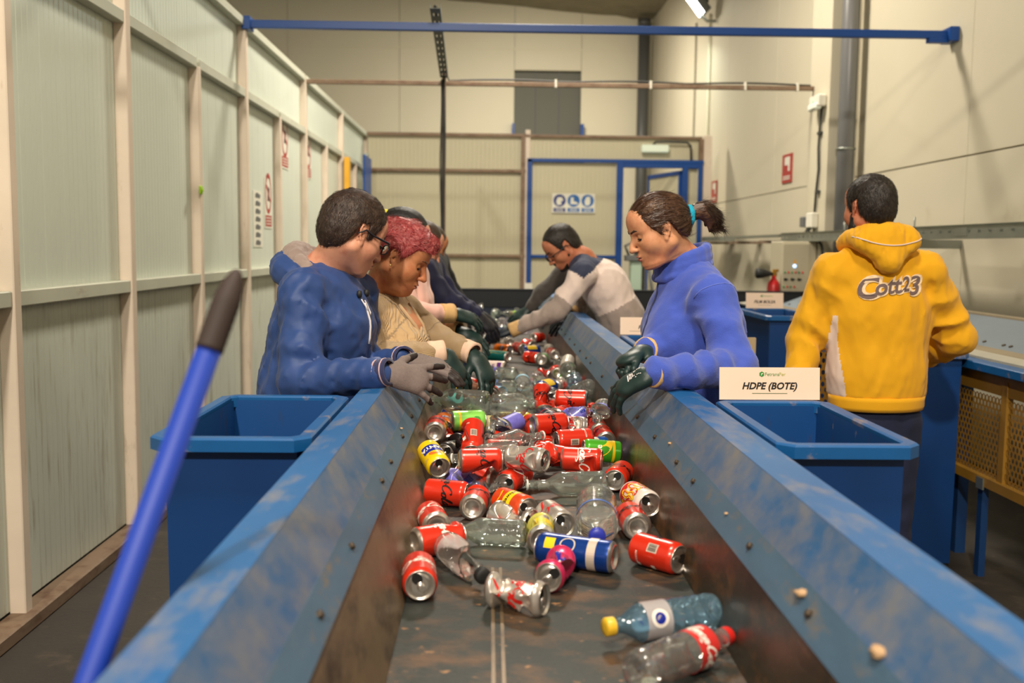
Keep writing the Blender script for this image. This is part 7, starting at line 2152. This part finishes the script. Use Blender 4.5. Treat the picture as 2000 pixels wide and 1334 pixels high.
tl = [(-.125, 0, .006), (-.160, 0, .014), (-.188, .002, .008), (-.205, .004, -.022), (-.208, .004, -.058)]
rs = [.020, .024, .030, .030, .016]
for i in range(4): q.cone(tl[i], tl[i + 1], rs[i], rs[i + 1], .012, flat=((0, 1, 0), .7))
for k in range(9): 
    rr = random.Random(k)
    a_ = P3(-.195, rr.uniform(-.014, .014), -.01); b_ = a_ + P3(rr.uniform(-.045, .02), rr.uniform(-.01, .01), rr.uniform(-.07, -.03)); q.cone(a_, b_, .011, .003, .006)
def ptpost(Fd, X, Y, Z):
    Fd = Fd + .0012 * np.sin(340 * Y + 120 * X + 60 * Z)
    return Fd
pt_ = nmesh('ponytail', q.mesh(post=ptpost, xf=hf), BRH, p)
strands(p, pt_, hf, hairm('brown_strand_dark', 44, 28, 20, 112, 80, 56, (30, 30, 30), .36), 2600, .05, .0014, lambda p_, rng: np.stack([-.7 - 0 * p_[:, 0], 0 * p_[:, 0], -.25 - 9 * (p_[:, 0] < -.185) * .09], 1) + rng.normal(0, .16, p_.shape), 8, lift=.05)
FLEECE = fabric('blue_fleece', 62, 84, 178, rough=.95, bump=.9, bs=260, var=.10, sheen=.22)
fd = Field(.0072)
torso(fd, H_J, fH, (.182, .184, .172, .09), .84, low=.80)
fd.ell(P3(*H_J['chest']) + fH * .080 - ZUP * .05, (.085, .13, .09), .05)
sleeve(fd, H_J['shN'], H_J['elN'], H_J['wrN'], .068, .062, .046, .009, 1.0, (-.8, -.4, .2)); sleeve(fd, H_J['shF'], H_J['elF'], H_J['wrF'], .066, .058, .045, .009, 2.0, (-.8, -.4, .2))
fl_ = nmesh('fleece', fd.mesh(post=hem(folds(.006, 14, 41), .80), smooth=2), FLEECE, p)
N_ = P3(*H_J['neck']); lH = np.cross(ZUP, fH)
q = Field(.005)
for dz, ra in ((-.015, .082), (.012, .078), (.036, .074)):
    ring(q, N_ + ZUP * dz + fH * .012, fH, lH, ra, ra * .95, -.030, .022, 8, 352, 16, .0135, .012)
nmesh('collar', q.mesh(smooth=2), FLEECE, p)
tr = bvh_of(fl_)
e = drape(tr, [N_ + fH * .45 - lH * 0.0 + ZUP * b for b in np.linspace(-.06, -.42, 16)], -fH, .001)
bm = bmesh.new(); bm_tube(bm, e, .003, 6); bm_obj('zip', bm, mat('zip_navy', srgb(30, 36, 80), .5), fl_, True)
# shoulder seam: a loop round the near arm hole
sh, el = P3(*H_J['shN']), P3(*H_J['elN'])
ax = vunit(el - sh + P3(.0, -.12, 0)); e1 = vunit(np.cross(ax, (0, 1, 0))); e2 = np.cross(ax, e1)
pts = []
for k in range(22):
    t = math.radians(-150 + 300 * k / 21)
    dv = e1 * math.cos(t) + e2 * math.sin(t)
    hit = tr.ray_cast(Vector(sh + ax * .015 + dv * .3), Vector(-dv))
    if hit[0] is not None and (hit[0] - Vector(sh)).length < .16: pts.append(hit[0] + Vector(dv) * .0004)
if len(pts) > 3:
    bm = bmesh.new(); bm_tube(bm, pts, .0018, 5); bm_obj('seam', bm, fabric('seam_blue', 84, 104, 190), fl_, True)
for W, T_, sd, E_, nn, crl, fb in ((H_J['wrN'], H_J['haN'], 1, H_J['elN'], (-.25, -.45, .86), (14, 16, 18, 22), .9), (H_J['wrF'], H_J['haF'], -1, H_J['elF'], (-.3, .1, .95), (48, 52, 54, 56), .7)):
    ax = vunit(P3(*W) - P3(*E_))
    ring_cuff(p, 'glove_cuff', P3(*W) + ax * .012, ax, .040, .03, CUFFY)
    g, d_, n_, t_ = build_glove(p, P3(*W) + ax * .022, np.array(T_), nn, sd, GLOVEG, curl=crl, spread=.20, size=1.03, thumb=(.7, .55, -.5), flexbase=fb, arm=ax)
    if sd == 1:
        gt_ = bvh_of(g)
        V2, F2 = [], []
        rr = random.Random(5)
        for k in range(9):
            u = .022 + .0052 * k; a = -.016 + rr.uniform(-.004, .004); b = .014 + rr.uniform(-.006, .004)
            o_ = len(V2); w_ = .0019
            for uu, tt in ((u, a), (u + w_ * 2, a), (u + w_ * 2 + .006, b), (u + .006, b)):
                V2.append(P3(*W) + ax * .022 + d_ * uu + t_ * tt + n_ * .2)
            F2.append((o_, o_ + 1, o_ + 2, o_ + 3))
        pyd('printed_mark', drape(gt_, V2, -n_, .0012), F2, mat('print_pale', srgb(216, 206, 204), .6), g)
build_legs(p, H_J['pelvis'], fH, fabric('dark_navy_jeans', 26, 32, 58, sheen=.03), side_off=(.03, 0))

# ================= person in the yellow hoodie seen from behind
I_J = dict(head=(1.402, 3.690, 1.604), neck=(1.441, 3.700, 1.488), shL=(1.282, 3.705, 1.360), shR=(1.634, 3.705, 1.368), chest=(1.464, 3.72, 1.235), waist=(1.464, 3.70, 0.99), pelvis=(1.470, 3.70, 0.84), elL=(1.200, 3.74, 1.110), wrL=(1.136, 3.63, 0.905), elR=(1.785, 3.755, 1.122), wrR=(1.78, 3.97, 1.035))
I_J['shN'], I_J['shF'] = I_J['shL'], I_J['shR']
p = root('person', (1.47, 3.7, 0), 'man in a yellow hooded sweatshirt with grey lettering, standing with his back to the camera', 'person')
fI = vunit((-.06, 1, 0))
hf = HeadFrame(I_J['head'], (-.36, .92, -.04), scale=.93)
build_head(p, hf, I_J['neck'], skin('tan_brown', 190, 122, 90), h=.0042, chest_w=I_J['chest'], browm=None, eyes=False, neck_r=.060)
build_hair(p, hf, hairm('black_brown', 34, 26, 20, 70, 56, 44, (90, 90, 40)), ([-.15, -.078, -.055, -.036, -.026, .004, .012, .036, .048, .060, .075, .14], [-.070, -.066, -.05, -.020, .034, .036, -.012, -.012, .030, .056, .074, .085]), grow=.010, amp=.0022, top=.004, seed=13)
strands(p, p.children[-1], hf, hairm('black_strand', 26, 20, 16, 64, 48, 36, (40, 40, 40), .6), 6500, .017, .0011, flow_short, 9)
q = Field(.005)
for s_ in (-1, 1):
    q.cone((.006, s_ * .066, -.030), (.012, s_ * .058, -.070), .016, .020, .02); q.cone((.012, s_ * .058, -.072), (.060, s_ * .024, -.112), .021, .024, .02)
q.ell((.076, 0, -.118), (.026, .030, .028), .015)
nmesh('beard', q.mesh(post=lambda Fd, X, Y, Z: Fd + .0015 * np.sin(300 * X + 200 * Z) * np.sin(260 * Y), xf=hf), hairm('beard_black', 26, 20, 18, 54, 44, 36), p)
YELJ = fabric('yellow_sweat', 226, 164, 10, rough=.8, bump=.15, bs=400, var=.03, sheen=.1)
WHITEF = fabric('off_white_panel', 222, 200, 186, bs=300)
fd = Field(.0075)
torso(fd, I_J, fI, (.172, .180, .196, .10), .68, .060, low=.80)
fd.cone(I_J['shL'], I_J['elL'], .074, .066, .03, wr=(.012, 58, .5, (.6, -.7, 0))); fd.cone(I_J['elL'], I_J['wrL'], .066, .050, .02, wr=(.011, 66, 1.5, (.6, -.7, 0)))
fd.cone(I_J['shR'], I_J['elR'], .076, .068, .03, wr=(.013, 56, 2.5, (-.6, -.7, 0))); fd.cone(I_J['elR'], I_J['wrR'], .068, .050, .02, wr=(.012, 60, .2, (-.6, -.6, .2)))
def izones(Cc):
    out = np.zeros(len(Cc), int)
    ex = Cc[:, 0] - (1.272 + .35 * (Cc[:, 2] - 1.06) ** 2 + (1.22 - Cc[:, 2]) * .06)
    out[(np.abs(ex) < .007 + .055 * (1.22 - Cc[:, 2])) & (Cc[:, 2] < 1.21) & (Cc[:, 1] < 3.71)] = 1
    return out
hd = nmesh('hoodie', fd.mesh(post=hem(folds(.0065, 12, 53), .905), smooth=2), [YELJ, WHITEF], p, matfn=izones)
bm = bmesh.new()
bm_lathe(bm, [(.150, .858), (.176, .858), (.181, .872), (.181, .895), (.183, .910), (.150, .912)], 48, Matrix.Translation((1.466, 3.70, 0)) @ Matrix.Rotation(math.atan2(.06, 1), 4, 'Z') @ Matrix.Diagonal((1, .70, 1, 1)))
bm_obj('hem_band', bm, YELJ, p, True)
# hood lying on the back
N_ = P3(*I_J['neck']); lI = np.cross(ZUP, fI)
q = Field(.006)
ring(q, N_ + fI * .01, fI, lI, .095, .108, -.035, .030, 20, 340, 16, .032, .02, .2)
bk = N_ - fI * .085
q.cone(bk + lI * .085 - ZUP * .005, bk - fI * .020 - ZUP * .075, .040, .030, .04); q.cone(bk - lI * .085 - ZUP * .005, bk - fI * .020 - ZUP * .075, .040, .030, .04)
q.cone(bk + ZUP * .0, bk - fI * .018 - ZUP * .080, .046, .030, .04)
hood = nmesh('hood', q.mesh(post=folds(.004, 24, 15), smooth=2), YELJ, p)
th = bvh_of(hood)
e = []
for k in range(25):
    a = -.128 + .256 * k / 24
    e.append(N_ - fI * .5 + lI * -a + ZUP * (.012 - .030 * (1 - (a / .128) ** 2)))
bm = bmesh.new(); bm_tube(bm, drape(th, e, fI, .001), .0028, 6); bm_obj('piping', bm, WHITEF, hood, True)
# lettering across the back
tb = bvh_of(hd)
GREYI = mat('lettering_grey', srgb(104, 84, 82), .7); PALEI = mat('lettering_outline', srgb(232, 204, 168), .7)
def back_text(s, size, x0, z0, m, bold, off, nm, rise=.12):
    V, F = text_flat(s, size, .22, bold, 4)
    pts = [N_ - fI * .5 + P3(x0 + v[0] - N_[0], 0, z0 + v[1] + rise * v[0] - N_[2]) for v in V]
    return pyd(nm, drape(tb, pts, fI, off), F, m, hd)
xx = 1.338
for s, sz, dz in (('C', .105, -.014), ('o', .082, -.004), ('t', .084, .0), ('t', .084, .0), ('2', .074, .004), ('3', .094, -.010)):
    back_text(s, sz, xx, 1.290 + dz + (xx - 1.338) * .06, PALEI, .075, .0045, 'lettering_outline', .1)
    o_ = back_text(s, sz, xx, 1.290 + dz + (xx - 1.338) * .06, GREYI, .022, .0060, 'lettering', .1)
    xx += {'C': .058, 'o': .043, 't': .025, '2': .036, '3': .03}[s]
build_legs(p, I_J['pelvis'], fI, fabric('dark_navy_jeans', 26, 32, 58, sheen=.03), hipr=.112)
for W, E_ in ((I_J['wrL'], I_J['elL']), (I_J['wrR'], I_J['elR'])):
    ax = vunit(P3(*W) - P3(*E_))
    build_glove(p, P3(*W) + ax * .03, P3(*W) + ax * .2, (0, -1, .2), 1 if W is I_J['wrL'] else -1, skin('tan_brown', 190, 122, 90), curl=(30, 34, 36, 38), size=.95, h=.004, name='hand')
